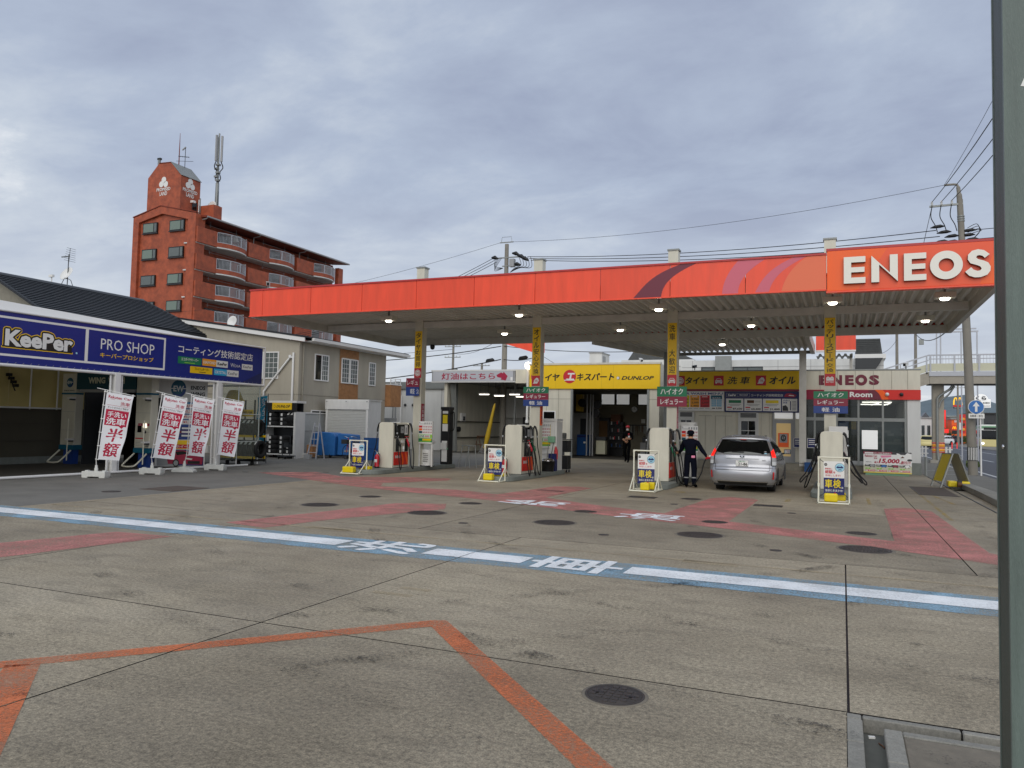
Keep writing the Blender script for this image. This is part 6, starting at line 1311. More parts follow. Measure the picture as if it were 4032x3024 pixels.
MB().tube([(-20.75, 29.3, .325), (-20.75, 29.4, .85), (-20.75, 29.42, .98)], .016, 'red_plastic').tube([(-20.75, 29.41, .78), (-20.75, 29.75, .3), (-20.75, 30.0, .72)], .016, 'red_plastic').tube([(-20.75, 29.41, .62), (-20.75, 29.7, .3), (-20.75, 30.35, .325), (-20.75, 30.0, .6)], .014, 'red_plastic').build('frame', bk)
MB().tube(smooth_path([(-20.45, 29.62, .98), (-20.48, 29.45, 1.03), (-20.6, 29.38, 1.02), (-20.75, 29.4, .98), (-20.9, 29.38, 1.02), (-21.02, 29.45, 1.03), (-21.05, 29.62, .98)]), .011, 'chrome').build('handlebar', bk)
BX(-20.86, -20.64, 29.9, 30.15, .74, .8, 'black').build('saddle', bk, bevel=.02); MB().obox((-20.75, 29.2, .8), (.3, .22, .2), DM).build('basket', bk)
BX(-19.9, -18.6, 29.4, 29.9, 0, 1.0, 'blue_panel').box(-19.9, -18.6, 29.39, 29.4, .5, .52, 'sign_navy').build('blue_bin', None, 'dark blue panel box behind the leftmost pump', 'bin')
# ------------------------------------------------------------------ beige house behind the racks
hs = thing('beige_house', 'two storey beige stucco house with a brick panel and white windows', 'house', (-29, 34, 0), world=True)
HX, HY0, HY1 = -24.0, 29.8, 37.45
BX(-34, HX, HY0, HY1, 0, 2.95, 'stucco').prism([(-34, 2.99), (HX, 2.99), (HX, 5.52), (-34, 6.98)], (0, HY1 - HY0, 0), 'stucco', O=(0, HY0, 0)).build('wall', hs)
BX(-34, HX + .012, HY0 - .012, HY1, 2.95, 2.99, 'tan_tile').build('belt_course', hs)
MB().prism([(-34.5, 7.25), (-23.5, 5.68), (-23.5, 5.76), (-34.5, 7.33)], (0, 9.55, 0), 'roof_tile_edge', O=(0, 29.55, 0)).build('roof', hs)
MB().prism([(-34.5, 7.05), (-23.55, 5.48), (-23.55, 5.675), (-34.5, 7.245)], (0, .05, 0), FW, O=(0, 29.58, 0)).build('barge_board', hs)
MB().prism([(0, 0), (.14, 0), (.16, .14), (.0, .14)], (0, 9.0, 0), FW, O=(-23.53, 30.1, 5.56)).box(-23.98, -23.53, 30.0, 39.0, 5.52, 5.56, FW).build('gutter', hs)
MB().tube([(-23.93, 30.05, 0), (-23.93, 30.05, 5.5)], .04, 'tan_tile', 8).build('downpipe', hs)
bp = BX(HX, HX + .02, 33.02, 34.72, .4, 5.5, 'mortar').build('brick_panel', hs)
b = MB()
for r in range(74):
 z = .41 + r * .0685; y = 33.03 + (0 if r % 2 else -.1)
 while y < 34.7:
  y0_ = max(33.03, y); y1_ = min(34.71, y + .2)
  if y1_ - y0_ > .03 and not (3.66 < z < 5.06 and 33.08 < y0_ and y1_ < 34.68): b.box(HX + .015, HX + .032 + random.uniform(0, .006), y0_, y1_, z, z + .058, 'brick_tan', 'l')
  y += .21
b.build('bricks', hs, kind='stuff')
def window_x(parent, X, y0, y1, z0, z1, sgn=1, nv=1, grid=True, glass_='pane_blind', fr=FW, name='window', t=.055, dep=.05):
 """Framed window on a wall facing +X (or -X): frame proud of the wall, panes set back, glazing bars."""
 a = lambda p, q: (min(X + sgn * p, X + sgn * q), max(X + sgn * p, X + sgn * q))
 f = MB(); x0, x1 = a(.003, dep); f.box(x0, x1, y0, y1, z0, z0 + t, fr).box(x0, x1, y0, y1, z1 - t, z1, fr).box(x0, x1, y0, y0 + t, z0 + t, z1 - t, fr).box(x0, x1, y1 - t, y1, z0 + t, z1 - t, fr)
 w = f.build(name, parent); step = (y1 - y0 - 2 * t) / nv
 for k in range(nv):
  ya = y0 + t + k * step; yb = ya + step; x0, x1 = a(.004, .018); BX(x0, x1, ya + .003, yb - .003, z0 + t, z1 - t, glass_ if k % 2 or nv == 1 else 'pane_dark').build('pane', w)
  g = MB(); x0, x1 = a(.019, dep - .008)
  if k: g.box(x0, x1, ya - t * .6, ya + t * .6, z0 + t, z1 - t, fr)
  if grid and (k % 2 or nv == 1):
   x0, x1 = a(.0185, .026)
   for j in range(1, 3): g.box(x0, x1, ya + step * j / 3 - .008, ya + step * j / 3 + .008, z0 + t, z1 - t, fr)
   for j in range(1, 5): zz = z0 + t + (z1 - z0 - 2 * t) * j / 5; g.box(x0, x1 - .001, ya, yb, zz - .008, zz + .008, fr)
  if g.v: g.build('glazing_bar', w)
 return w
def window_y(parent, Y, x0, x1, z0, z1, nv=1, grid=False, glass_='pane', fr=FW, name='window', t=.055, dep=.05, hrow=None):
 f = MB(); y0, y1 = Y - dep, Y - .003; f.box(x0, x1, y0, y1, z0, z0 + t, fr).box(x0, x1, y0, y1, z1 - t, z1, fr).box(x0, x0 + t, y0, y1, z0 + t, z1 - t, fr).box(x1 - t, x1, y0, y1, z0 + t, z1 - t, fr)
 w = f.build(name, parent); step = (x1 - x0 - 2 * t) / nv
 for k in range(nv):
  xa = x0 + t + k * step; BX(xa + .003, xa + step - .003, Y - .018, Y - .004, z0 + t, z1 - t, glass_).build('pane', w)
  g = MB()
  if k: g.box(xa - t * .5, xa + t * .5, Y - dep + .008, Y - .019, z0 + t, z1 - t, fr)
  if grid:
   for j in range(1, 3): g.box(xa + step * j / 3 - .008, xa + step * j / 3 + .008, Y - .026, Y - .0185, z0 + t, z1 - t, fr)
   for j in range(1, 5): zz = z0 + t + (z1 - z0 - 2 * t) * j / 5; g.box(xa, xa + step, Y - .025, Y - .0185, zz - .008, zz + .008, fr)
  if g.v: g.build('glazing_bar', w)
 return w
window_x(hs, HX, 30.96, 32.1, 3.71, 5.04, nv=2)
window_x(hs, HX + .03, 33.14, 33.86, 3.71, 5.02); window_x(hs, HX + .03, 33.90, 34.62, 3.71, 5.02); window_x(hs, HX, 35.71, 36.36, 3.72, 5.01); window_x(hs, HX, 30.8, 32.2, 1.95, 2.25, nv=2, grid=False, glass_='pane_dark')
window_y(hs, HY0, -26.12, -25.2, 3.72, 5.05, nv=1, grid=True, glass_='pane_blind'); window_y(hs, HY0, -27.1, -26.14, 3.72, 5.05, nv=1, glass_='pane_dark')
MB().tube([(-24.3, 29.74, 1.9), (-24.3, 29.74, 4.98)], .055, FW, 8).tube([(-24.3, 29.74, 4.75), (-24.48, 29.72, 4.75), (-26.0, 29.72, 3.12), (-26.02, 29.72, 2.2)], .05, FW, 8).lathe([(.075, 0), (.075, .14)], FW, 10, MT((-24.46, 29.7, 4.72))).build('drain_pipe', hs)
BX(-25.2, HX + .35, 37.46, 38.6, 2.62, 3.86, 'brick_tan').build('balcony_wall', hs); m = MB()
for z in (3.98, 4.1, 4.22): m.tube([(HX + .32, 37.46, z), (HX + .32, 38.58, z)], .02, FW, 6)
for y in (37.5, 38.0, 38.55): m.tube([(HX + .32, y, 3.86), (HX + .32, y, 4.25)], .025, FW, 6)
m.box(-25.2, HX + .38, 37.45, 38.62, 3.86, 3.92, FW).build('balcony_rail', hs)
t = thing('roof_aerial', 'small satellite dish on the low edge of the beige house roof', 'aerial', (-28.2, 29.9, 6.5), world=True)
MB().lathe([(.001, 0), (.2, .03), (.3, .08), (.29, .085), (.19, .04), (.001, .01)], SW, 18, MT((-28.3, 29.9, 6.62)) @ MR(PI / 2.3, 4, 'X')).build('dish', t); MB().tube([(-28.3, 30.0, 6.3), (-28.3, 29.95, 6.6)], .02, GM).build('mast', t)
# ------------------------------------------------------------------ tiled roof house behind the tent
th = thing('tiled_house', 'house with a dark grey tiled hip roof rising behind the wash tent', 'house', (-35, 25, 0), world=True)
BX(-40, -30.5, 21.4, 29.6, 0, 5.95, 'tan_tile').face([(-37, 21.4, 5.96), (-30.5, 21.4, 5.96), (-33.5, 21.4, 7.5)], 'tan_tile').build('wall', th)
n = 17; r = MB(); E0, E1 = V3((-30, 21.0, 6.0)), V3((-30, 30.2, 6.0)); R0, R1 = V3((-33.5, 21.0, 7.76)), V3((-33.5, 28.95, 7.76)); up = V3((.45, 0, .89))
for k in range(n):
 a, c = k / n, (k + 1) / n; p0, p1, q0, q1 = E0.lerp(R0, a), E1.lerp(R1, a), E0.lerp(R0, c), E1.lerp(R1, c); h = up * .06; h2 = up * .008
 r.face([p0 + h, p1 + h, q1 + h2, q0 + h2], 'roof_tile').face([p0 - up * .01, p1 - up * .01, p1 + h, p0 + h], 'roof_tile_edge').face([p0 - up * .01, p0 + h, q0 + h2, q0], 'roof_tile_edge').face([p1 - up * .01, q1, q1 + h2, p1 + h], 'roof_tile')
r.build('tile_courses', th, kind='stuff')
m = MB(); m.tube([R0, R1], .1, 'roof_tile', 8).tube([R1, E1], .07, 'roof_tile_edge', 8).build('ridge_cap', th)
m = MB()
for k in range(18): p = E0.lerp(R0, (k + .5) / 18) + V3((0, -.03, .0)); m.obox(p, (.2, .12, .1), 'roof_tile_edge', MR(.46, 3, 'Y'))
m.build('verge_tiles', th, kind='stuff')
MB().face([(-33.5, 21.0, 7.75), (-37, 21.0, 6.0), (-37, 30, 6.0), (-33.5, 28.95, 7.75)], 'roof_tile').face([(-33.5, 28.95, 7.75), (-37, 30.2, 6), (-30, 30.2, 5.99)], 'roof_tile').box(-30.1, -29.9, 21.05, 30.2, 5.84, 5.98, 'roof_tile_edge').build('rear_slope', th)
t = thing('television_aerial', 'roof mast with a round satellite dish and a fishbone aerial on the tiled ridge', 'aerial', (-33.5, 24.63, 7.76), world=True)
MB().lathe([(.001, 0), (.2, .02), (.36, .09), (.35, .1), (.19, .03), (.001, .01)], SW, 24, MT((-33.45, 24.62, 8.33)) @ MR(math.radians(62), 4, 'X') @ Matrix.Scale(1, 4)).build('dish', t)
m = MB().tube([(-33.5, 24.65, 7.85), (-33.5, 24.66, 9.3)], .022, DM, 6)
for dy in (-.34, .34): m.tube([(-33.5, 24.65, 8.15), (-33.5, 24.65 + dy * .5, 8.1), (-33.5, 24.65 + dy, 7.72)], .015, DM, 5)
m.tube([(-33.3, 24.5, 8.15), (-33.4, 24.4, 8.1)], .03, GM).build('mast', t)
m = MB(); m.tube([(-33.5, 24.68, 8.95), (-33.55, 24.75, 9.62)], .012, DM, 5)
for k in range(7): z = 9.0 + k * .1; m.tube([(-33.5, 24.42 + .02 * k, z), (-33.5, 25.0, z - .01)], .007, DM, 4)
m.tube([(-33.5, 24.3, 9.1), (-33.5, 24.7, 9.22)], .03, GM, 5).build('fishbone', t)
# ------------------------------------------------------------------ red tiled apartment block
ap = thing('apartment_block', 'tall red brown tiled apartment block with curved balconies and a logo tower', 'apartment building', (-67, 72, 0), world=True)
AX0, AX1, AY = -71.5, -62.4, 60.0
FH = 2.88
BX(AX0, AX1 - 1.7, AY + .5, 86, 0, 23.0, 'red_tile').build('main_wall', ap)
# front gable: outer frame proud, inner field set back
MB().prism([(AX0, 0), (-70.67, 0), (-70.67, 22.95), (-67.25, 23.66), (-63.5, 22.75), (-63.5, 0), (AX1, 0), (AX1, 23.3), (-67.5, 24.45), (AX0, 23.52)], (0, .5, 0), 'red_tile', O=(0, AY, 0)).build('gable_frame', ap)
MB().prism([(-70.66, 0), (-63.51, 0), (-63.51, 22.73), (-67.25, 23.64), (-70.66, 22.93)], (0, .2, 0), 'red_tile', O=(0, AY + .3, 0)).build('gable_field', ap)
MB().prism([(AX0 - .06, 23.56), (-67.5, 24.5), (AX1 + .05, 23.34), (AX1 + .05, 23.42), (-67.5, 24.6), (AX0 - .06, 23.66)], (0, .62, 0), 'red_tile_dark', O=(0, AY - .06, 0)).build('gable_coping', ap)
MB().prism([(AX0, 23.3), (-67.5, 24.45), (AX1 - .05, 23.28)], (0, 25.9, 0), 'red_tile_dark', O=(0, AY + .55, 0)).build('roof', ap)
for k in range(8):
 for x0 in (-70.15, -66.25):
  z1 = 22.82 - FH * k; w = MB(); w.box(x0, x0 + 2.1, AY + .12, AY + .29, z1 - 1.14, z1, 'black'); wo = w.build('bay_window', ap)
  BX(x0 + .1, x0 + 1.55, AY + .108, AY + .118, z1 - 1.02, z1 - .1, ('curtain_green', 'pane_blind', 'curtain_green')[(k + int(x0)) % 3]).build('pane', wo); BX(x0 + 1.66, x0 + 2.0, AY + .108, AY + .118, z1 - 1.02, z1 - .1, 'pane_blind').build('pane', wo)
  BX(x0 - .06, x0 + 2.16, AY + .06, AY + .28, z1 - 1.22, z1 - 1.14, DM).build('sill', wo)
# tower with logo
MB().prism([(-69.6, 23.9), (-64.77, 23.4), (-64.77, 27.58), (-66.3, 29.1), (-68.1, 29.2), (-69.6, 27.75)], (0, 2.7, 0), 'red_tile', O=(0, AY + .02, 0)).build('tower', ap)
MB().prism([(-64.72, 27.6), (-66.28, 29.15), (-66.28, 29.24), (-64.66, 27.62)], (0, 2.8, 0), GM, O=(0, AY - .02, 0)).prism([(-66.3, 29.15), (-68.1, 29.24), (-68.1, 29.3), (-66.3, 29.22)], (0, 2.8, 0), 'red_tile_dark', O=(0, AY - .02, 0)).build('tower_roof', ap)
def logo(P):
 P.disc(0, .50, .33, SW, 1); P.disc(-.33, .03, .33, SW, 1.5); P.disc(.3, .0, .33, SW, 1)
 P.text('PROMISED', -1.0, -.72, 1.0, -.36, SW, 1, .02); P.text('LAND', -.52, -1.22, .55, -.8, SW, 1, .02)
P = Panel((-67.24, AY + .02, 26.85), (1, 0, 0), (0, 0, 1), step=.02); logo(P); P.mb.build('front_logo', ap)
P = Panel((-64.77, 61.3, 26.75), (0, 1, 0), (0, 0, 1), step=.02); logo(P); P.mb.build('side_logo', ap)
BX(-64.77, -64.4, 61.4, 61.8, 25.0, 25.25, SW).build('vent_hood', ap); window_x(ap, -64.77, 61.65, 62.3, 24.3, 25.2, glass_='pane_dark', fr=DM, grid=False)
MB().tube([(-64.66, 62.5, 24.0), (-64.66, 62.5, 25.6)], .06, SW, 6).tube([(-64.66, 62.7, 24.0), (-64.66, 62.7, 25.8), (-65.0, 62.7, 25.9)], .05, GM, 6).build('roof_pipe', ap)
BX(-69.5, -62.8, 62.8, 64.0, 23.4, 25.0, 'red_tile').build('roof_house', ap)
# balcony side: recess wall, floor slabs, parapets, curved railings
XR = AX1 - 1.65
BX(AX1 - .5, AX1, 60.5, 61.3, 0, 23.3, 'red_tile').build('corner_pier', ap); BX(AX1 - .6, AX1 - .02, 85.0, 86.0, 0, 22.4, 'red_tile').build('corner_pier', ap)
MB().prism([(-64.5, 23.2), (AX1 + .75, 22.98), (AX1 + .75, 23.18), (-64.5, 23.5)], (0, 25.6, 0), 'red_tile_dark', O=(0, 60.7, 0)).build('eave', ap)
MB().tube([(AX1 + .78, 60.8, 23.05), (AX1 + .78, 86.3, 23.05)], .09, SG, 6).build('eave_gutter', ap)
def bulge(y, y0, y1, d): return d * (1 - ((2 * y - y0 - y1) / (y1 - y0)) ** 2)
bays = ((60.1, 62.87, 67.3), (67.67, 71.15, 75.55), (76.1, 79.43, 83.7))
def balcony(k, ys, y0, y1):
 z = 20.3 - FH * k; o = MB(); nn = 10
 o.box(XR, AX1 + .02, ys, y1 + .25, z - .12, z, 'white_wall')
 o.box(AX1 - .12, AX1 + .25, ys, y0, z - .02, z + 1.62, 'red_tile')
 pl = [(AX1 - .1, y0)] + [(AX1 + .25 + bulge(y0 + (y1 - y0) * i / nn, y0, y1, .7), y0 + (y1 - y0) * i / nn) for i in range(nn + 1)] + [(AX1 - .1, y1)]
 o.prism(pl, (0, 0, .46), 'red_tile', O=(0, 0, z + .02), U=(1, 0, 0), V=(0, 1, 0)); o.prism(pl, (0, 0, .13), 'white_wall', O=(0, 0, z - .12), U=(1, 0, 0), V=(0, 1, 0))
 o.box(AX1 - .9, AX1 + .1, y1, y1 + .3, z, z + 1.75, 'red_tile_dark')
 b = o.build('balcony', ap)
 e = lambda y, zz, d=0: (AX1 + .2 + bulge(y, y0, y1, .7) + d, y, zz)
 m = MB()
 for zz in (z + .52, z + 1.58): m.tube([e(y0 + (y1 - y0) * i / nn, zz) for i in range(nn + 1)], .045, 'bridge_rail', 6)
 for i in range(4): y = y0 + .03 + (y1 - y0 - .06) * i / 3; m.box(*sorted((e(y, 0)[0] - .03, e(y, 0)[0] + .03)), y - .05, y + .05, z + .48, z + 1.62, 'bridge_rail')
 m.build('railing', b); m = MB()
 for i in range(34): y = y0 + (y1 - y0) * (i + .5) / 34; m.tube([e(y, z + .52), e(y, z + 1.57)], .022, 'bridge_rail', 4, False)
 m.build('bars', b, kind='stuff')
 BX(XR, XR + .04, ys + .3, ys + 2.2, z + .9, z + 2.0, FW).box(XR + .041, XR + .05, ys + .36, ys + 1.2, z + .96, z + 1.94, 'pane_dark').box(XR + .041, XR + .05, ys + 1.26, ys + 2.14, z + .96, z + 1.94, 'pane').build('small_window', b)
 BX(XR, XR + .05, y0 + .4, y1 - .4, z + .05, z + 2.15, DM).box(XR + .052, XR + .06, y0 + .5, (y0 + y1) / 2 - .05, z + .1, z + 2.08, 'pane').box(XR + .052, XR + .06, (y0 + y1) / 2 + .05, y1 - .5, z + .1, z + 2.08, 'pane_blind').build('balcony_door', b)
 m = MB(); m.tube([(AX1 - .6, y0 - .4, z + 2.3), (AX1 - .6, y1 - .6, z + 2.3)], .02, SG, 5); 
 for yy in (y0 - .2, y1 - .8): m.bar((AX1 - .6, yy, z + 2.75), (AX1 - .6, yy, z + 2.1), .03, .03, SG)
 m.build('clothes_pole', b)
 if k < 8: BX(AX1 - 1.2, AX1 - .1, y1 + .32, y1 + .38, z, z + 1.95, 'white_wall').build('privacy_screen', b)
for k in range(7):
 for ys, y0, y1 in bays: balcony(k, ys, y0, y1)
for y in (66.9, 61.2): BX(AX1 - 1.4, AX1 - .9, y, y + .8, 21.9, 22.6, 'weight_white').lathe([(.22, 0), (.22, .01)], DM, 14, MT((AX1 - .895, y + .4, 22.25)) @ MR(PI / 2, 4, 'Y')).build('air_conditioner', ap)
m = MB()
for i, mt in enumerate(('navy_cloth', 'black_cloth', 'green_plastic', 'canvas_grey', SW, SW, 'pink')): m.box(AX1 - .62, AX1 - .58, 63.4 + i * .42, 63.75 + i * .42, 10.35 + .1 * (i % 3), 11.1, mt)
m.build('laundry', None, 'row of washing hanging on a lower balcony of the red block', 'laundry')
for y in (60.9, 69.0, 77.2): MB().tube([(AX1 + .75, y, 23.0), (AX1 + .5, y, 22.85), (AX1 - .3, y, 22.8), (AX1 - .35, y, 21.6)], .06, SG, 6).build('rain_pipe', ap)
mast = thing('antenna_mast', 'grey mobile phone mast with panel antennas on the red apartment roof', 'mast', (-65.6, 66, 23.6), world=True)
MB().tube([(-65.6, 66, 23.6), (-65.6, 66, 28.6), (-65.6, 66, 28.7), (-65.6, 66, 34.4)], [.24, .2, .12, .09], GM, 10).build('pole', mast)
for a in range(3):
 an = a * 2 * PI / 3 + .4; MB().obox((-65.6 + .34 * math.cos(an), 66 + .34 * math.sin(an), 32.6), (.2, .2, 3.0), SG, MR(an, 3, 'Z')).build('panel_antenna', mast)
 m = MB(); m.tube(smooth_path([(-65.6 + .3 * math.cos(an), 66 + .3 * math.sin(an), 31.1), (-65.6 + .55 * math.cos(an), 66 + .5 * math.sin(an), 30.4), (-65.6 + .25 * math.cos(an), 66, 29.8), (-65.6 + .45 * math.cos(an), 66, 29.1), (-65.5, 65.95, 28.2), (-65.35, 66, 24)]), .06, DM, 6).build('feeder', mast)
for k in range(5): MB().obox((-65.6 + .1 * (-1) ** k, 65.9, 28.9 + k * .45), (.42, .38, .2), GM).build('clamp', mast)
pass; MB().obox((-65.6, 66, 25.9), (.6, .5, .12), GM).build('collar', mast)
t = thing('satellite_dish', 'white round satellite dish beside the mast on the red block', 'dish', (-64.4, 64.4, 24), world=True)
MB().lathe([(.001, 0), (.4, .05), (.62, .16), (.6, .18), (.38, .07), (.001, .02)], SW, 20, MT((-64.2, 64.0, 25.2)) @ MR(math.radians(75), 4, 'X')).build('dish', t); MB().tube([(-64.2, 64.1, 23.4), (-64.2, 64.1, 25.1)], .05, GM, 6).build('stand', t)
MB().tube([(-66.9, 61.6, 29.1), (-66.9, 61.6, 31.2), (-66.9, 61.6, 33.0)], [.06, .05, .02], 'red_tile_dark', 6).build('lightning_rod', None, 'thin lightning rod on top of the logo tower', 'lightning rod')
m = MB().tube([(-65.9, 61.5, 29.0), (-65.9, 61.5, 31.3)], .035, DM, 5).tube([(-67.2, 61.5, 29.9), (-64.7, 61.5, 29.55)], .022, DM, 4).tube([(-66.9, 61.5, 30.4), (-65.3, 61.5, 30.1)], .03, DM, 4).obox((-66.0, 61.4, 31.1), (.55, .1, .12), SG, MR(-.5, 3, 'Y'))
for k in range(5): m.tube([(-66.7 + k * .3, 61.3, 30.35 - k * .06), (-66.7 + k * .3, 61.7, 30.35 - k * .06)], .015, DM, 4)
m.build('television_aerial', None, 'crossed television aerial on the right of the logo tower top', 'aerial')
BX(-68.95, -68.7, 60.6, 60.8, 29.2, 30.0, GM).box(-69.05, -68.6, 60.6, 60.85, 29.95, 30.15, DM).build('warning_lamp', None, 'small lamp post on the left of the logo tower top', 'lamp')
MB().tube([(-64, 45.6, 12.9), (-64, 45.6, 13.9)], .05, SW, 6).obox((-63.9, 45.5, 13.95), (.5, .2, .2), SW).build('roof_floodlight', None, 'small white floodlight seen against the lower left of the red block', 'lamp')
# ------------------------------------------------------------------ white warehouse and kerosene bay
wh = thing('warehouse', 'low white clad warehouse with a grey roof band behind the leftmost pump', 'warehouse', (-26.3, 46, 0), world=True)
BX(-29.6, -22.1, 44.0, 52, 0, 3.97, 'white_wall').build('wall', wh); BX(-29.7, -22.1, 43.85, 52, 3.97, 4.42, GM).build('roof_band', wh)
m = MB()
for x in (-28.4, -26.9, -25.4, -23.9): m.box(x - .012, x + .012, 43.985, 43.999, 0, 3.95, SG)
m.build('cladding_joint', wh); MB().tube([(-26.9, 43.9, .2), (-26.9, 43.9, 3.5), (-27.15, 43.85, 3.9), (-27.2, 43.85, 4.3)], .07, FW, 8).tube([(-27.3, 43.9, .2), (-27.3, 43.9, 3.2)], .04, SG, 6).tube([(-27.5, 43.9, .2), (-27.5, 43.9, 3.3), (-27.35, 43.9, 3.35)], .035, SG, 6).build('wall_pipe', wh)
for x in (-26.6, -26.0): MB().lathe([(.09, 0), (.09, .05), (.05, .12), (.001, .12)], DM, 12, MT((x, 43.99, 2.9)) @ MR(PI / 2, 4, 'X')).build('wall_vent', wh)
BX(-28.2, -27.2, 42.5, 43.4, 0, 1.75, 'grey_plaster').box(-27.3, -26.8, 42.45, 43.3, 0, 2.0, SG).build('outdoor_unit', None, 'pair of grey outdoor units before the white warehouse', 'outdoor unit')
kb = thing('kerosene_bay', 'open kerosene bay with a grey and red lettered sign fascia', 'service bay', (-19.6, 45, 0), world=True)
BX(-22.95, -17.45, 40.95, 41.2, 4.22, 4.92, SG).box(-22.98, -17.4, 40.9, 41.2, 4.86, 4.95, 'white_wall').box(-22.98, -17.4, 40.9, 41.2, 4.2, 4.26, 'white_wall').build('sign_face', kb)
BX(-17.4, -16.55, 40.92, 49, 4.15, 4.94, 'cream_panel').box(-22.95, -17.45, 41.21, 49, 4.35, 4.8, 'cream_panel').build('fascia', kb)
P = Panel((0, 40.9, 0), (1, 0, 0), (0, 0, 1), step=.006); P.rect(-22.85, 4.27, -17.55, 4.85, 'bridge_rail', .5); P.text('灯油はこちら', -22.25, 4.36, -18.7, 4.76, 'sign_crimson', 1, .04)
P.poly([(-18.62, 4.62), (-18.32, 4.78), (-18.2, 4.72), (-18.16, 4.82), (-17.9, 4.56), (-18.02, 4.3), (-18.35, 4.36), (-18.28, 4.45), (-18.55, 4.5)], 'sign_crimson', 1); P.rect(-17.72, 4.3, -17.58, 4.5, SW, 1); P.mb.build('sign_lettering', kb)
BX(-22.2, -22.0, 41.2, 49, 0, 4.35, 'cream_panel').build('left_wall', kb); BX(-22.0, -16.2, 49, 49.15, 0, 4.35, 'white_wall').build('back_wall', kb)
BX(-22.0, -16.2, 41.2, 49, -.005, .006, 'interior_floor').build('floor', kb)
for z in (1.85, .85): BX(-22.0, -21.9, 42.2, 48.9, z, z + .06, 'dim_wall').build('wall_rail', kb)
BX(-22.9, -16.6, 41.2, 49, 4.3, 4.34, GM).build('ceiling', kb)
m = MB()
for k in range(12): a = k * .06; m.tube(smooth_path([(-21.9 + .35 * (k / 11), 41.5 - .12 * math.sin(k * 1.9), 4.2), (-21.75 + .2 * (k / 11), 41.45, 2.3), (-21.85 + .4 * (k / 11), 41.5 + .1 * math.sin(k * 2.3), .1)]), .06, 'canvas_grey', 6)
m.build('curtain', kb)
BX(-21.7, -16.8, 48.6, 48.98, 2.2, 4.2, SW).build('translucent_sheet', kb)
BX(-18.8, -18.7, 44, 44.1, 0, 4.3, GM).box(-21.98, -21.88, 42.3, 42.4, 0, 4.3, GM).build('bay_post', kb)
for i, (x, y, z) in enumerate(((-19.9, 42, 3.5), (-18.9, 42, 3.42), (-17.9, 42, 3.5), (-18.0, 43.2, 3.42))):
 t = thing('strip_lamp', 'lit fluorescent tube hanging in the kerosene bay, ' + ('leftmost one', 'second from the left', 'upper right one', 'lower right one')[i], 'lamp', (x, y, z), world=True, group='fluorescent tubes in the kerosene bay')
 BX(x - .34, x + .34, y - .05, y + .05, z + .05, z + .11, WP).tube([(x - .25, y, z + .1), (x - .25, y, 4.3)], .012, DM, 4).tube([(x + .25, y, z + .1), (x + .25, y, 4.3)], .012, DM, 4).build('fitting', t); MB().tube([(x - .32, y, z + .03), (x + .32, y, z + .03)], .025, 'tube_white', 8).build('tube', t)
t = thing('step_stool', 'low dark trestle stool inside the kerosene bay', 'stool', (-21.3, 44.6, 0), world=True)
for x in (-21.6, -21.05): MB().tube([(x, 44.4, 0), (x + .12, 44.5, .95)], .025, 'brown').tube([(x + .45, 44.4, 0), (x + .2, 44.5, .95)], .025, 'brown').build('leg', t)
BX(-21.5, -20.8, 44.42, 44.6, .95, 1.0, 'brown').box(-21.6, -20.6, 44.43, 44.5, .4, .44, 'brown').build('top', t)
BX(-21.98, -21.86, 42.9, 43.5, 1.9, 2.4, SW).box(-21.86, -21.82, 43.1, 43.35, 1.95, 2.2, DM).build('paper_notice', None, 'white notice with a dark box on the bay wall', 'notice')
MB().tube([(-21.98, 42.4, 1.4), (-21.7, 42.4, 1.4)], .16, 'black', 12).build('hose_reel', None, 'black hose reel on the bay wall beside the curtain', 'hose reel')
BX(-19.0, -17.0, 46, 46.6, 0, 2.25, 'black').box(-18.9, -17.1, 45.98, 46.0, 1.5, 1.56, DM).box(-18.9, -17.1, 45.98, 46.0, .8, .86, DM).build('parts_shelf', None, 'black shelving unit at the back of the kerosene bay', 'shelf')
m = MB(); m.tube([(-19.08, 41.8, 3.0), (-19.12, 41.8, 2.85), (-19.36, 41.8, 1.75), (-19.52, 41.8, 1.0), (-19.68, 41.8, .3)], [.02, .07, .12, .16, .1], 'tarp_yellow', 8); m.build('folded_parasol', None, 'folded yellow parasol leaning in the kerosene bay', 'parasol')
m = MB()
for k in range(6): m.tube([(-19.6 - .09 * k, 41.7, .0), (-19.5 - .06 * k, 41.8, .55)], .015, SG, 5)
m.build('pole_bundle', None, 'bundle of thin poles leaning beside the folded parasol', 'poles')
# lamp post with ball lamp and red sign arm
lp = thing('ball_lamp_post', 'cream post with a lit ball lamp between kerosene bay and workshop', 'lamp post', (-16.2, 40, 0), world=True)
BX(-16.42, -16.0, 40.95, 41.3, 0, 6.0, 'cream_panel').build('pillar', lp); MB().tube([(-16.24, 39.95, 1.95), (-16.24, 39.95, 4.9)], .075, SW, 10).lathe([(.1, 0), (.11, .12), (.07, .2)], SW, 12, MT((-16.24, 39.95, 1.85))).build('tube', lp)
MB().lathe([(.06, 0), (.15, .06), (.19, .2), (.15, .34), (.001, .4)], 'lamp_warm', 16, MT((-16.24, 39.95, 4.88))).build('ball', lp)
ra = MB(); ra.prism([(-18.6, 6.6), (-15.9, 6.6), (-15.9, 5.95), (-16.45, 5.95)], (0, .6, 0), 'canopy_red', O=(0, 41, 0)); ra.build('red_arm', lp)
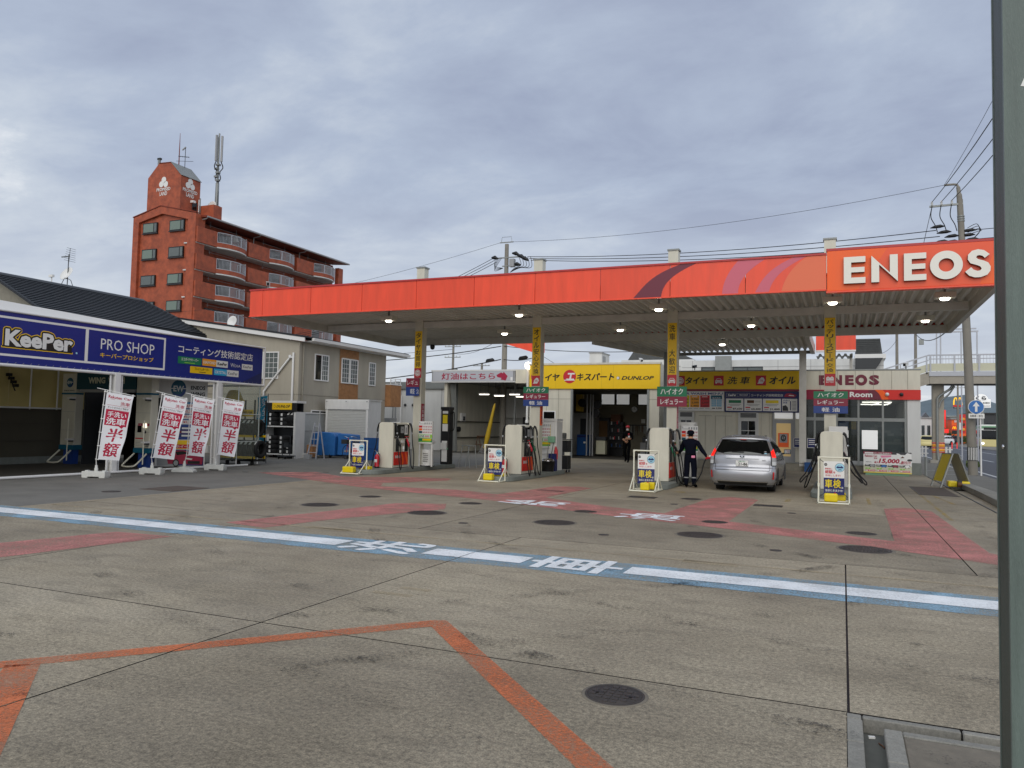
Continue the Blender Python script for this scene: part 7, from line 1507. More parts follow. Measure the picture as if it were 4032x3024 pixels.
# ------------------------------------------------------------------ workshop with the yellow sign
gs = thing('workshop', 'cream workshop building with a bright yellow sign band and open bay', 'workshop', (-12.2, 43, 0), world=True)
GX0, GX1, GY, DX0, DX1, DZ = -16.0, -8.75, 39.7, -13.58, -9.29, 3.70
for a, b in ((GX0, DX0), (DX1, GX1)): BX(a, b, GY, GY + .15, 0, 3.76, 'cream_panel').build('front_wall', gs)
m = MB()
for x in (-15.0, -14.3): m.box(x - .008, x + .008, GY - .012, GY - .001, .3, 3.74, 'tan_tile')
m.box(GX0, DX0, GY - .011, GY - .001, 3.2, 3.215, 'tan_tile').box(DX1, GX1, GY - .011, GY - .001, 3.2, 3.215, 'tan_tile').build('panel_joint', gs)
BX(GX0, -13.9, GY - .02, GY - .002, 0, .62, DM).build('plinth', gs)
for a in (-13.58, -9.38): BX(a, a + .11, GY - .06, GY + .1, 0, 3.74, GM).build('door_jamb', gs)
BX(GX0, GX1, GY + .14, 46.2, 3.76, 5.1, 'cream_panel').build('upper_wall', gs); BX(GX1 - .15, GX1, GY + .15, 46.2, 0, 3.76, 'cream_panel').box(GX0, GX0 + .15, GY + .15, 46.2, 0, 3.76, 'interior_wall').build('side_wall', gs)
BX(GX0, GX1 + .03, GY - .1, GY + .12, 3.76, 5.06, 'sign_yellow').build('sign_band', gs); BX(GX0 - .05, GX1 + .08, GY - .14, GY + .2, 5.06, 5.16, 'cream_panel').build('coping', gs)
P = Panel((0, GY - .1, 0), (1, 0, 0), (0, 0, 1), step=.006)
P.disc(-15.55, 4.42, .36, 'sign_red', 1); P.text('タ', -15.8, 4.2, -15.3, 4.63, SW, 2, .04); P.text('イヤ', -15.08, 4.19, -14.22, 4.58, SB_, 1, .04, .25)
P.disc(-13.65, 4.42, .37, 'sign_red', 1); P.text('エ', -13.85, 4.22, -13.35, 4.62, SW, 2, .06, .25); P.rect(-13.95, 4.2, -13.35, 4.25, SW, 2)
P.text('キスパート', -13.24, 4.2, -11.15, 4.6, SB_, 1, .04, .25); P.text('DUNLOP', -10.76, 4.23, -9.02, 4.43, SB_, 1, .03, .3); P.disc(-10.93, 4.33, .085, SB_, 1); P.disc(-10.94, 4.33, .07, SW, 2)
for x in (-14.45, -11.85, -11.2): P.rect(x, 3.8, x + .008, 5.04, 'tarp_yellow', .5)
P.mb.build('sign_lettering', gs)
BX(-15.2, -14.45, GY - .03, GY - .002, 1.9, 2.55, SW).box(-15.14, -14.51, GY - .036, GY - .031, 1.96, 2.49, 'black_gloss').build('hatch_window', gs)
# back wall with three window openings; opaque panes glow to stand in for sky
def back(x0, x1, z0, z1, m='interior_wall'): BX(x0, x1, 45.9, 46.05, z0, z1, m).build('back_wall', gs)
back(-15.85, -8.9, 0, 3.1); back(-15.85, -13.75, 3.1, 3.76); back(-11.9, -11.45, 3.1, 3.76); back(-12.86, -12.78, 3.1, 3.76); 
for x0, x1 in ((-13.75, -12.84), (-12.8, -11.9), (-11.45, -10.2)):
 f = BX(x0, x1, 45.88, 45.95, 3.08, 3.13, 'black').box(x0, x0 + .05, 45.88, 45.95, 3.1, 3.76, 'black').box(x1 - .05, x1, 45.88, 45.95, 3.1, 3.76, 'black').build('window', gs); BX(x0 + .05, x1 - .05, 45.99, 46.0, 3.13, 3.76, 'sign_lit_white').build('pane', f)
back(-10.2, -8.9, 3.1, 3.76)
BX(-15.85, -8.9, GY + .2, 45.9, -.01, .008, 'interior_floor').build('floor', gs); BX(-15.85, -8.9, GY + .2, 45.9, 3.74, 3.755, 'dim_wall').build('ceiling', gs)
# workshop contents
c = thing('wall_clock', 'round white wall clock in the workshop', 'clock', (-11.62, 45.85, 2.65), world=True)
MB().lathe([(.19, 0), (.19, .04), (.165, .045)], GM, 24, MT((-11.62, 45.88, 2.83)) @ MR(PI / 2, 4, 'X'), caps=False).build('rim', c); P = Panel((-11.62, 45.86, 2.83), (1, 0, 0), (0, 0, 1)); P.disc(0, 0, .17, SW, 1); P.rect(-.008, 0, .008, .12, 'black', 2).rect(0, -.006, .08, .006, 'black', 2); P.mb.build('dial', c)
BX(-15.7, -13.75, 44.2, 45.8, 0, 2.55, 'grey_plaster').box(-14.5, -14.15, 44.18, 44.2, 1.2, 2.2, DM).build('store_cupboard', None, 'grey cupboard at the left of the workshop interior', 'cupboard')
BX(-13.9, -13.1, 45.6, 45.85, 0, 2.3, DM).box(-13.78, -13.22, 45.58, 45.6, .05, 2.1, 'wood_door').build('inner_door', None, 'brown wooden door in the workshop back wall', 'door')
t = thing('tool_shelf', 'dark tool shelf full of cans in the workshop', 'shelf', (-12.6, 45.3, 0), world=True)
BX(-13.0, -12.15, 45.3, 45.8, 0, 2.05, 'black').build('carcass', t)
for k in range(4): BX(-13.0, -12.15, 45.1, 45.3, .5 + k * .45, .54 + k * .45, DM).build('shelf_board', t)
m = MB()
for k in range(22): x = -12.95 + random.random() * .75; z = .54 + random.randrange(4) * .45; m.box(x, x + .06, 45.14, 45.22, z, z + .1 + random.random() * .15, random.choice((SG, SW, DM, 'sign_red', 'blue_panel')))
m.build('cans', t, kind='stuff'); BX(-12.9, -12.3, 45.2, 45.7, 2.06, 2.5, 'brown').build('box', None, 'brown box on top of the workshop tool shelf', 'box')
BX(-14.3, -13.6, 43.0, 43.6, .05, 1.25, 'blue_panel').box(-14.28, -13.62, 42.97, 43.0, 1.1, 1.2, 'sign_navy').box(-13.9, -13.75, 42.985, 43.0, .75, .85, SW).build('waste_bin', None, 'dark blue bin at the left inside the workshop', 'bin')
BX(-13.2, -12.65, 43.2, 43.6, .15, .95, 'bridge_panel').box(-13.25, -12.6, 43.15, 43.65, .95, 1.15, DM).build('oil_cabinet', None, 'pale cabinet with dark top in the workshop', 'cabinet')
t = thing('air_pipes', 'vertical grey air pipes and reels in the left of the workshop', 'pipes', (-13.3, 43.5, 0), world=True)
for x in (-13.55, -13.35, -13.2): MB().tube([(x, 42.5, .05), (x, 42.5, 3.6)], .04, SG, 8).build('pipe', t)
for x, z in ((-13.9, 3.1), (-13.0, 3.0), (-13.1, 2.5)): MB().lathe([(.24, 0), (.24, .2)], 'black', 16, MT((x, 42.8, z)) @ MR(PI / 2, 4, 'X')).build('reel', t)
BX(-14.4, -14.0, 43, 43.3, 2.6, 3.6, 'tarp_yellow').build('yellow_banner', None, 'yellow banner hanging in the upper left of the workshop', 'banner')
t = thing('tool_board', 'row of hanging tools and papers on the workshop back wall', 'tool board', (-10.3, 45.8, 1.2), world=True)
BX(-11.9, -9.4, 45.78, 45.9, 1.85, 1.9, 'black').box(-11.0, -9.4, 45.6, 45.9, 1.2, 1.24, 'black').build('rail', t); m = MB()
for k in range(24): x = -11.8 + k * .1; m.box(x, x + random.uniform(.015, .06), 45.74, 45.78, 1.75 - random.uniform(.2, .5), 1.84, random.choice((DM, SG, GM, 'brown', SG)))
m.build('tools', t, kind='stuff'); m = MB()
for k in range(5): m.box(-11.2 + k * .36, -10.95 + k * .36, 45.885, 45.899, 2.0 + .03 * (k % 2), 2.25, 'weight_white')
m.build('papers', t)
BX(-11.0, -9.5, 44.9, 45.6, 0, .85, SG).box(-10.9, -10.4, 45.0, 45.5, .85, 1.15, DM).build('work_bench', None, 'grey workbench along the workshop back wall', 'workbench')
t = thing('step_ladder', 'small grey step ladder inside the workshop doorway', 'ladder', (-8.9, 38.6, 0), world=True)
for x in (-9.15, -8.7): MB().tube([(x, 38.4, 0), (x + .08, 38.7, .95)], .02, SG, 6).tube([(x, 39.1, 0), (x + .08, 38.75, .95)], .02, SG, 6).build('stile', t)
for k in range(3): BX(-9.13 + .03 * k, -8.68, 38.45 + .09 * k, 38.55 + .09 * k, .28 + .28 * k, .31 + .28 * k, SG).build('tread', t)
for i, (x, y) in enumerate(((-13.9, 43.9),)): BX(x, x + .76, y, y + 1.6, 5.12, 6.1, 'white_wall').box(x - .04, x + .8, y - .05, y + 1.65, 6.1, 6.16, SG).box(x + .762, x + .77, y + .2, y + .8, 5.3, 5.95, SG).build('roof_tank_box', None, 'white equipment box on the workshop roof', 'equipment box')
cctv('white security camera above the right end of the yellow sign', (-10.9, 44.4, 5.7), (.6, -1, -.3), 1.2)
# ------------------------------------------------------------------ shop
shp = thing('station_shop', 'cream station shop with grey parapet, red band and large windows', 'shop', (-2.5, 38, 0), world=True)
SY = 36.0
BX(-7.3, -1.72, SY + .06, SY + .2, .35, 4.3, 'cream_panel').build('left_wall', shp)
BX(-1.66, 2.97, SY + .02, SY + .25, 3.54, 4.36, 'cream_panel').build('parapet', shp); BX(-7.3, 3.0, SY, SY + .3, 4.37, 4.42, GM).build('coping', shp)
m = MB()
for x in (-.9, -.2, .5, 1.2, 1.9, 2.5): m.box(x - .006, x + .006, SY + .008, SY + .019, 3.56, 4.35, 'tan_tile')
m.build('parapet_joint', shp)
BX(-1.66, 2.98, SY - .04, SY + .25, 3.12, 3.53, 'band_red').build('red_band', shp)
P = Panel((0, SY - .04, 0), (1, 0, 0), (0, 0, 1), step=.004); P.rect(-1.6, 3.125, 1.2, 3.525, 'sign_maroon', 1).poly([(1.05, 3.125), (1.5, 3.125), (1.35, 3.525), (1.0, 3.525)], 'swoosh_maroon', 1.5)
q = bez((1.25, 3.525, 0), (1.42, 3.4, 0), (1.5, 3.25, 0), (1.53, 3.125, 0)); P.poly([(v.x, v.y) for v in q] + [(1.78, 3.125), (1.7, 3.35), (1.55, 3.525)], 'orange', 2)
P.text('Service Room', -.9, 3.22, 1.16, 3.45, SW, 3, .035); P.mb.build('band_lettering', shp)
P = Panel((0, SY + .02, 0), (1, 0, 0), (0, 0, 1), step=.01)
for ch, a, b_ in (('E', -.95, -.55), ('N', -.42, -.02), ('E', .1, .44), ('S', 1.03, 1.43)): P.text(ch, a, 3.74, b_, 4.17, 'swoosh_maroon', 1, .06)
ring = arc(.73, 3.955, .235, .2, 2 * PI + .2, 30); ri = arc(.73, 3.955, .1, .2, 2 * PI + .2, 30)
for k in range(30): P.poly([ring[k], ring[k + 1], ri[k + 1], ri[k]], 'swoosh_maroon', 1)
P.mb.build('shop_lettering', shp)
BX(2.48, 2.97, SY + .03, 44, .5, 3.12, 'white_wall').box(2.47, 2.99, SY - .03, 44, 0, .5, 'island_grey').build('end_pier', shp); BX(2.6, 2.97, SY + .26, 44, 3.12, 4.36, 'cream_panel').build('end_wall', shp)
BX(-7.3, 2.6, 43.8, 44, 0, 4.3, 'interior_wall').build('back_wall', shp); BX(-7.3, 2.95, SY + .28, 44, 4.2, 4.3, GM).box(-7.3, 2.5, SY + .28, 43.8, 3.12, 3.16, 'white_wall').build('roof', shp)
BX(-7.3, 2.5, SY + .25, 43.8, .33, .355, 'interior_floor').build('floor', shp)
for x, y in ((-2.4, 38), (-.6, 38), (1.4, 38), (-.6, 41), (1.4, 41)): BX(x - .6, x + .6, y - .06, y + .06, 3.06, 3.1, 'tube_white').build('ceiling_light', shp)
# tiled curb in front
BX(-7.3, 2.45, 35.35, SY + .2, 0, .335, 'tan_tile').build('curb', shp); m = MB()
for k in range(38): x = -7.25 + k * .25; m.box(x, x + .235, 35.335, 35.35, .02, .15, 'tan_tile', 'k').box(x, x + .235, 35.335, 35.35, .17, .31, 'tan_tile', 'k')
m.build('curb_tiles', shp, kind='stuff'); BX(-7.35, 2.46, 35.3, 36.0, .335, .36, GM).build('curb_edge', shp)
# glazing
for x in (-1.70, -1.12, -.23, .62, 1.56, 2.42): BX(x - .04, x + .04, SY + .04, SY + .14, .36, 3.12, GM).build('mullion', shp)
BX(-1.66, 2.47, SY + .045, SY + .135, 2.2, 2.34, GM).box(-1.66, 2.47, SY + .05, SY + .14, .36, .5, SG).build('transom', shp)
xs_ = (-1.66, -1.16, -1.08, -.27, -.19, .58, .66, 1.52, 1.60, 2.38)
for k in range(5):
 a, b_ = xs_[2 * k], xs_[2 * k + 1]; BX(a, b_, SY + .09, SY + .1, 2.34, 3.12, 'pane_clear').build('upper_pane', shp); BX(a, b_, SY + .09, SY + .1, .5, 2.2, 'pane_clear').build('pane', shp)
 if k >= 3:
  BX(a, b_, SY + .4, SY + .45, .5, 2.2, 'blind').build('blind', shp); m = MB()
  for r in range(14):
   for c_ in range(3): m.box(a + (b_ - a) * (c_ + .5 * (r % 2)) / 3 + .01, min(b_, a + (b_ - a) * (c_ + 1 + .5 * (r % 2)) / 3), SY + .37, SY + .4, .52 + r * .12, .63 + r * .12, random.choice(('blind', 'grey_plaster', 'blind')))
  m.build('blind_pattern', shp, kind='stuff')
BX(.75, 1.36, SY + .07, SY + .088, 1.02, 1.82, 'sign_lit_white').build('window_poster', shp); BX(-.02, .23, SY + .07, SY + .088, 1.48, 1.8, SW).build('paper_notice', shp)
P = Panel((-.02, SY + .069, 1.48), (1, 0, 0), (0, 0, 1), step=.002)
for r in range(4):
 for c_ in range(2): P.rect(.03 + .11 * c_, .06 + .065 * r, .1 + .11 * c_, .09 + .065 * r, ('sign_red', 'sign_blue')[(r + c_) % 2], 1)
P.mb.build('notice_print', shp)
BX(-.2, .25, SY + 1.2, SY + 1.22, 1.9, 2.2, 'blue_panel').box(.35, .55, SY + 1.2, SY + 1.22, 1.85, 2.2, 'tarp_yellow').build('inside_poster', shp)
BX(-.3, .55, SY + 1.0, SY + 1.8, 1.06, 1.12, DM).box(-.25, -.2, SY + 1.1, SY + 1.15, .36, 1.06, DM).box(.45, .5, SY + 1.1, SY + 1.15, .36, 1.06, DM).build('shop_table', None, 'dark table seen through the shop window', 'table')
# doors and louvres of the left part
def shop_door(x0, x1, label_g='pane_dark'):
 f = BX(x0, x1, SY - .0, SY + .06, .36, 2.52, 'white_wall').build('door', shp)
 BX(x0 + .1, x1 - .1, SY - .012, SY - .001, 2.28, 2.48, DM).build('louvre', f); BX(x0 + .14, x1 - .14, SY - .012, SY - .001, 1.2, 2.12, label_g).build('pane', f)
 xm = (x0 + x1) / 2; BX(xm - .012, xm + .012, SY - .02, SY - .0125, 1.2, 2.12, 'white_wall').box(x0 + .14, x1 - .14, SY - .019, SY - .0125, 1.68, 1.71, 'white_wall').build('glazing_bar', f)
 m = MB()
 for k in range(4): m.box(x0 + .1, x1 - .1, SY - .02, SY - .0125, 2.3 + k * .045, 2.315 + k * .045, SG)
 m.build('louvre_slats', f)
shop_door(-7.05, -6.3); shop_door(-4.34, -3.46)
BX(-6.25, -4.45, SY + .02, SY + .06, .42, 2.5, 'cream_metal').build('shutter_panel', shp); m = MB()
for x in (-5.8, -5.35, -4.9): m.box(x - .006, x + .006, SY + .01, SY + .019, .45, 2.35, 'tan_tile')
m.box(-6.1, -5.5, SY + .01, SY + .019, 2.33, 2.345, 'tan_tile').box(-5.3, -4.6, SY + .01, SY + .019, 2.33, 2.345, 'tan_tile').build('shutter_joint', shp)
for x in (-3.35, -3.0): BX(x, x + .006, SY + .05, SY + .059, .4, 2.5, 'tan_tile').build('panel_joint', shp)
# entrance door; its pane glows in place of a lit room
BX(-2.86, -2.8, SY - .02, SY + .06, .36, 2.55, SG).box(-2.0, -1.92, SY - .02, SY + .06, .36, 2.55, SG).box(-2.8, -2.0, SY - .02, SY + .06, 2.12, 2.22, SG).box(-2.8, -2.0, SY - .02, SY + .06, .36, .5, SG).build('entrance_frame', shp)
BX(-2.7, -2.1, SY - .015, SY - .008, .6, 2.05, 'door_glow').build('entrance_pane', shp); BX(-2.8, -2.0, SY - .01, SY - .002, .5, 2.12, SG).build('entrance_door', shp)
BX(-2.78, -2.02, SY - .012, SY + .03, 2.26, 2.52, 'sign_lit_white').box(-1.9, -1.72, SY - .012, SY + .03, 2.26, 2.52, 'sign_lit_white').build('lit_transom', shp)
BX(-2.62, -2.18, SY - .05, SY - .03, 1.0, 1.62, 'orange').box(-2.56, -2.24, SY - .056, SY - .051, 1.2, 1.58, SG).build('door_notice', shp); P = Panel((-2.4, SY - .056, 1.4), (1, 0, 0), (0, 0, 1)); P.disc(0, 0, .11, 'black', 1, .15); P.disc(0, .01, .065, SG, 2, .1); P.text('S', -.045, -.08, .045, .1, 'black', 3, .03); P.mb.build('notice_mark', shp)
BX(-3.2, -3.1, SY + .04, SY + .059, 1.35, 1.5, 'tan_tile').build('switch_box', shp)
for x0 in (-1.98, -1.42): P = Panel((x0, 35.98, 1.0), (1, 0, 0), (0, 0, 1)); P.rect(0, 0, .42, .42, SW, 1).rect(.02, .02, .4, .4, 'sign_navy', 2).rect(.06, .3, .34, .34, SW, 3).rect(.06, .22, .3, .25, SW, 3).rect(.06, .14, .34, .17, SW, 3); P.mb.build('navy_notice', shp)
# yellow fascia with service words
yb = thing('service_fascia', 'dark yellow fascia board over the shop doors with tyre, wash and oil words', 'sign', (-4.4, SY, 3.56), world=True)
BX(-7.25, -1.74, SY - .06, SY + .04, 3.56, 4.365, 'sign_yellow').box(-7.25, -1.74, SY - .05, SY + .04, 3.47, 3.555, 'sign_maroon').build('board', yb)
P = Panel((0, SY - .062, 0), (1, 0, 0), (0, 0, 1), step=.004)
for x, tx, u0, u1, f in ((-6.96, 'タイヤ', -6.7, -5.7, ic_tire), (-5.2, '洗 車', -4.82, -3.82, ic_car), (-3.36, 'オイル', -3.0, -1.9, ic_oil)):
 P.rect(x - .22, 3.72, x + .22, 4.17, 'sign_red', 1); Q = Panel((x, SY - .064, 3.94), (1, 0, 0), (0, 0, 1), P.mb, .004); Q.O = V3((x, SY - .068, 3.94)); f(Q, .17); P.text(tx, u0, 3.78, u1, 4.12, SB_, 1, .04, .2)
P.mb.build('lettering', yb)
mb_ = thing('menu_board', 'white car wash menu board with coloured price columns under the yellow fascia', 'sign', (-6, SY, 2.55), world=True)
BX(-7.2, -4.96, SY - .05, SY + .0, 2.55, 3.45, SW).build('board', mb_); P = Panel((0, SY - .05, 0), (1, 0, 0), (0, 0, 1), step=.003)
P.text('CAR WASH MENU', -7.0, 3.3, -5.02, 3.4, 'sign_blue', 1, .02)
for k, (mt, v) in enumerate((('yellow_plastic', ('1,500', '1,000', '1,200')), ('amber', ('2,700', '2,200', '1,400')), ('sign_red', ('2,900', '2,600', '1,600')))):
 a = -6.95 + k * .46
 P.rect(a, 2.72, a + .43, 3.27, mt, 1)
 for r in range(3): P.text(v[r], a + .06, 3.04 - r * .155, a + .39, 3.13 - r * .155, SB_, 2, .02)
 P.rect(a + .08, 3.19, a + .33, 3.22, SW, 2)
P.rect(-5.55, 3.1, -5.05, 3.27, 'teal', 1).text('室内清掃', -5.48, 3.12, -5.12, 3.18, SW, 2, .02)
for r in range(4):
 for c_ in range(2): P.rect(-5.52 + c_ * .24, 3.02 - r * .085, -5.31 + c_ * .24, 3.08 - r * .085, 'cyan', 1).rect(-5.49 + c_ * .24, 3.04 - r * .085, -5.34 + c_ * .24, 3.055 - r * .085, SW, 2)
P.text('3,000', -5.32, 2.64, -5.06, 2.72, SB_, 1, .02); P.rect(-5.5, 2.66, -5.36, 2.7, SB_, 1)
for k in range(6): P.rect(-7.1 + k * .26, 2.65, -6.9 + k * .26, 2.67, SG, 1)
P.mb.build('print', mb_)
cb = thing('menu_board', 'navy coating price board with four white cards under the yellow fascia', 'sign', (-3.3, SY, 2.5), world=True)
BX(-4.93, -1.76, SY - .05, SY + .0, 2.52, 3.45, 'sign_navy').build('board', cb); P = Panel((0, SY - .05, 0), (1, 0, 0), (0, 0, 1), step=.003)
P.frame(-4.86, 3.2, -3.84, 3.38, .012, SG, 1); P.rect(-4.36, 3.2, -4.35, 3.38, SG, 1); P.text('KeePer', -4.78, 3.24, -4.42, 3.34, SW, 1, .04); P.text('PRO SHOP', -4.28, 3.25, -3.92, 3.33, SW, 1, 0)
P.text('コーティング技術認定店', -3.78, 3.23, -2.42, 3.34, SW, 1, .03); P.poly([(-2.38, 3.22), (-1.95, 3.2), (-1.85, 3.3), (-2.1, 3.38), (-2.3, 3.36)], 'sign_crimson', 1); P.poly([(-2.2, 3.27), (-1.95, 3.25), (-1.98, 3.29), (-2.15, 3.31)], SW, 2)
for k, (c1, tx) in enumerate((('sign_green', '87,600'), ('brown', '60,400'), ('yellow_plastic', '31,800'))):
 a = -4.87 + k * .80; P.rect(a, 2.58, a + .76, 3.13, SW, 1); P.rect(a + .12, 2.93, a + (.66 if k != 1 else .42), 3.06, c1, 2)
 if k == 1: P.rect(a + .45, 2.95, a + .7, 3.04, 'weight_white', 2)
 P.rect(a + .1, 2.86, a + .66, 2.88, SG, 2).rect(a + .18, 2.81, a + .6, 2.83, SG, 2).rect(a + .05, 2.71, a + .26, 2.76, 'sign_red', 2).text(tx, a + .3, 2.61, a + .71, 2.71, SB_, 2, .03).rect(a + .07, 2.63, a + .24, 2.66, SG, 2)
P.rect(-2.46, 2.58, -1.83, 3.13, SW, 1).text('手洗い', -2.42, 3.02, -2.14, 3.1, 'sign_blue', 2, .03).text('洗車', -2.42, 2.92, -2.24, 3.0, 'sign_blue', 2, .03)
P.poly([(-2.44, 2.6), (-2.2, 2.6), (-2.22, 2.75), (-2.3, 2.85), (-2.44, 2.82)], DM, 2); P.rect(-2.13, 2.63, -2.09, 3.03, 'sign_navy', 2)
for r in range(7): P.rect(-2.04, 3.0 - r * .06, -1.88, 3.025 - r * .06, SG, 2)
P.mb.build('print', cb)
BX(-1.5, -1.2, 35.1, 35.3, 0, .4, 'blue_panel').build('blue_bag', None, 'small blue bag on the ground by the shop curb', 'bag')
for x, l in ((1.72, 'white dome camera on the red band, left of the two'), (2.26, 'dark sensor on the red band near the shop corner')):
 MB().lathe([(.07, 0), (.08, .06), (.05, .12), (.001, .14)], SW if x < 2 else DM, 12, MT((x, SY - .04, 3.34)) @ MR(PI / 2, 4, 'X')).build('wall_camera', None, l, 'camera')
cctv('white camera on the roof edge at the shop right end', (2.45, 36.2, 4.62), (-.4, -1, -.2), 1.1)
for i, x in enumerate((1.3, 1.75)):
 MB().bar((x - .14, SY + 1.2, 2.94 - .02 * i), (x + .16, SY + 1.6, 3.02), .05, .04, 'tube_white').build('strip_lamp', None, ('left lit tube inside the shop window', 'right lit tube inside the shop window')[i], 'lamp')
# big poster board leaning at the shop window
pb = thing('poster_board', 'wide low Rakuten poster board with discount price in front of the shop window', 'poster board', (1.65, 34.9, 0), world=True); pb['label'] = 'wide low poster board with large red discount price before the shop window'
O = V3((.78, 34.62, .1)); V = V3((0, .16, .98)).normalized(); U = V3((1, -.03, 0)).normalized(); Nn = U.cross(V)
MB().prism([(0, 0), (1.75, 0), (1.75, .86), (0, .86)], -Nn * .05, SW, O=O, U=U, V=V).build('board', pb)
P = Panel(O, U, V, step=.003); w, h = 1.75, .86
P.rect(0, 0, w, .3, 'bridge_panel', 1).rect(0, 0, w, .035, 'yellow_plastic', 2).rect(0, .76, 1.05, h, 'sign_maroon', 1).rect(.05, .775, .37, .835, SW, 2).text('安心の国家資格整備士', .4, .78, 1.02, .83, SW, 2, .03)
P.rect(1.05, .76, w, h, DM, 1); P.poly([(1.2, .6), (1.75, .55), (1.75, .8), (1.6, .84), (1.45, .7), (1.3, .8), (1.22, .82)], SW, 2); P.poly([(1.35, .62), (1.5, .64), (1.42, .7)], 'brown', 3); P.disc(1.68, .55, .09, DM, 3, .045)
P.text('Rakuten Car', .05, .64, .51, .73, 'flag_red', 2, .02); P.text('車検', .38, .56, .51, .62, 'flag_red', 2, .03); P.poly([(.62, .71), (1.02, .73), (1.02, .66), (.66, .62)], 'pink', 1)
P.text('最大', .4, .39, .56, .47, 'flag_red', 2, .04); P.text('15,000', .56, .37, 1.32, .59, 'flag_red', 2, .04, .2); P.text('円', 1.3, .38, 1.36, .43, 'flag_red', 2, .03); P.text('割引!!', 1.37, .38, 1.71, .51, 'flag_red', 2, .04, .15); P.text('車検基本料', .08, .42, .3, .45, SB_, 2, .02)
for k, (mt, tx) in enumerate(((SG, '32,960'), ('blue_steel', '42,650'), ('sign_maroon', '51,000'), (SW, '59,250'))):
 a = .05 + k * .42; P.rect(a, .26, a + .39, .34, SB_, 2).rect(a + .02, .3, a + .14, .325, SW, 3); P.poly([(a + .16, .24), (a + .38, .24), (a + .38, .29), (a + .33, .33), (a + .22, .33)], mt, 3); P.disc(a + .21, .24, .02, 'black', 4, n=10); P.disc(a + .34, .24, .02, 'black', 4, n=10)
 P.rect(a + .02, .15, a + .1, .2, 'lime', 2).rect(a + .13, .15, a + .2, .2, 'lime', 2); P.rect(a + .02, .055, a + .38, .12, 'sign_red', 2).text(tx, a + .14, .065, a + .36, .11, SW, 3, .03).rect(a + .03, .07, a + .11, .105, SW, 3)
P.mb.build('print', pb)
m = MB(); m.bar((1.0, 35.2, 0), (.98, 34.78, .8), .03, .03, 'green_plastic').bar((2.2, 35.2, 0), (2.2, 34.75, .8), .03, .03, 'green_plastic').box(.85, 2.45, 34.66, 34.72, 0, .1, 'green_plastic').build('stand', pb)
# ------------------------------------------------------------------ white building with a slate roof behind the shop
wb = thing('white_building', 'white panelled building with a dark slate roof behind the shop', 'building', (-5, 48, 0), world=True)
BX(-12.6, -8.7, 46.6, 52, 0, 5.68, 'white_wall').box(-8.69, 2.0, 45.0, 52, 0, 5.68, 'white_wall').build('wall', wb); BX(-12.66, -8.2, 46.55, 52, 5.5, 5.9, 'white_wall').build('parapet', wb); BX(.6, 2.1, 44.9, 52, 5.66, 5.9, SW).build('parapet', wb)
MB().prism([(-12.3, 5.9), (-11.9, 6.5), (-9.5, 6.5), (-8.2, 5.9)], (0, 5, 0), 'slate', O=(0, 46.7, 0)).build('roof', wb); MB().prism([(.66, 5.9), (1.95, 5.9), (1.84, 6.75), (.66, 6.75)], (0, 3, 0), 'slate', O=(0, 45.2, 0)).build('roof', wb)
MB().prism([(.62, 5.08), (1.6, 5.08), (1.75, 5.3), (1.95, 5.66), (.62, 5.66)], (0, 2, 0), DM, O=(0, 44.6, 0)).build('dark_bay', wb)
m = MB()
for k in range(8): m.box(.68, 1.84, 45.17, 45.2, 5.95 + k * .1, 5.96 + k * .1, 'roof_tile_edge')
m.build('slate_course', wb); m = MB()
for x in (-8, -6.4, -3.3, -1.6): m.box(x - .01, x + .01, 44.985, 44.999, 0, 5.66, SG)
m.box(-8.6, 2, 44.984, 44.999, 5.28, 5.295, SG).build('panel_joint', wb)
BX(-6.68, -5.8, 44.7, 45.0, 0, 5.9, GM).build('duct', wb); window_y(wb, 45.0, -7.5, -6.72, 4.9, 5.3, 1, glass_='pane_blind', fr=DM); window_y(wb, 45.0, -5.75, -4.1, 4.9, 5.3, 2, glass_='pane_blind', fr=DM)
cctv('small black camera on the duct above the yellow fascia', (-6.35, 36.3, 4.62), (-.4, -1, -.2), .9, 'black')
# ------------------------------------------------------------------ street on the right
BX(5.55, 16.5, -60, 700, -.16, -.03, 'road_asphalt').build('road', kind='structure')
BX(3.12, 5.5, 27.0, 600, -.16, .0, 'asphalt').box(4.7, 5.5, -40, 27.0, -.16, .0, 'pavement').build('pavement', kind='structure')
def road_line(x0, x1, y0, y1, z=-.026, name='road_line'): MB().face([(x0, y0, z), (x1, y0, z), (x1, y1, z), (x0, y1, z)], 'road_white').build(name, kind='structure')
road_line(5.85, 6.0, 10, 44); road_line(5.85, 6.0, 56, 400); road_line(12.95, 13.1, 10, 400)
for k in range(14): road_line(9.02, 9.16, 14 + k * 15, 19.5 + k * 15)
MB().face([(3.65, 38.0, .004), (5.2, 38.05, .004), (5.2, 38.15, .004), (3.65, 38.1, .004)], 'road_white').face([(3.6, 41.1, .004), (4.95, 42.6, .004), (4.95, 42.72, .004), (3.6, 41.22, .004)], 'road_white').face([(4.95, 42.6, .004), (5.3, 43.6, .004), (5.35, 49.4, .004), (5.27, 49.4, .004), (5.2, 43.7, .004)], 'road_white').build('road_marking', kind='structure')
kb_ = thing('kerb_barrier', 'long low concrete kerb barrier with an orange end at the lot edge', 'kerb', (3.5, 22, 0), world=True)
MB().prism([(3.2, 8), (3.75, 8), (3.86, 24.8), (3.7, 29.2), (3.42, 29.2), (3.42, 25)], (0, 0, .17), 'kerbstone', U=(1, 0, 0), V=(0, 1, 0)).build('kerb_block', kb_, bevel=.02); BX(3.41, 3.71, 29.2, 29.23, .01, .16, 'orange').build('end_paint', kb_)
BX(3.1, 3.13, 19, 34.6, -.02, .012, 'black').build('edge_gap', kind='structure')
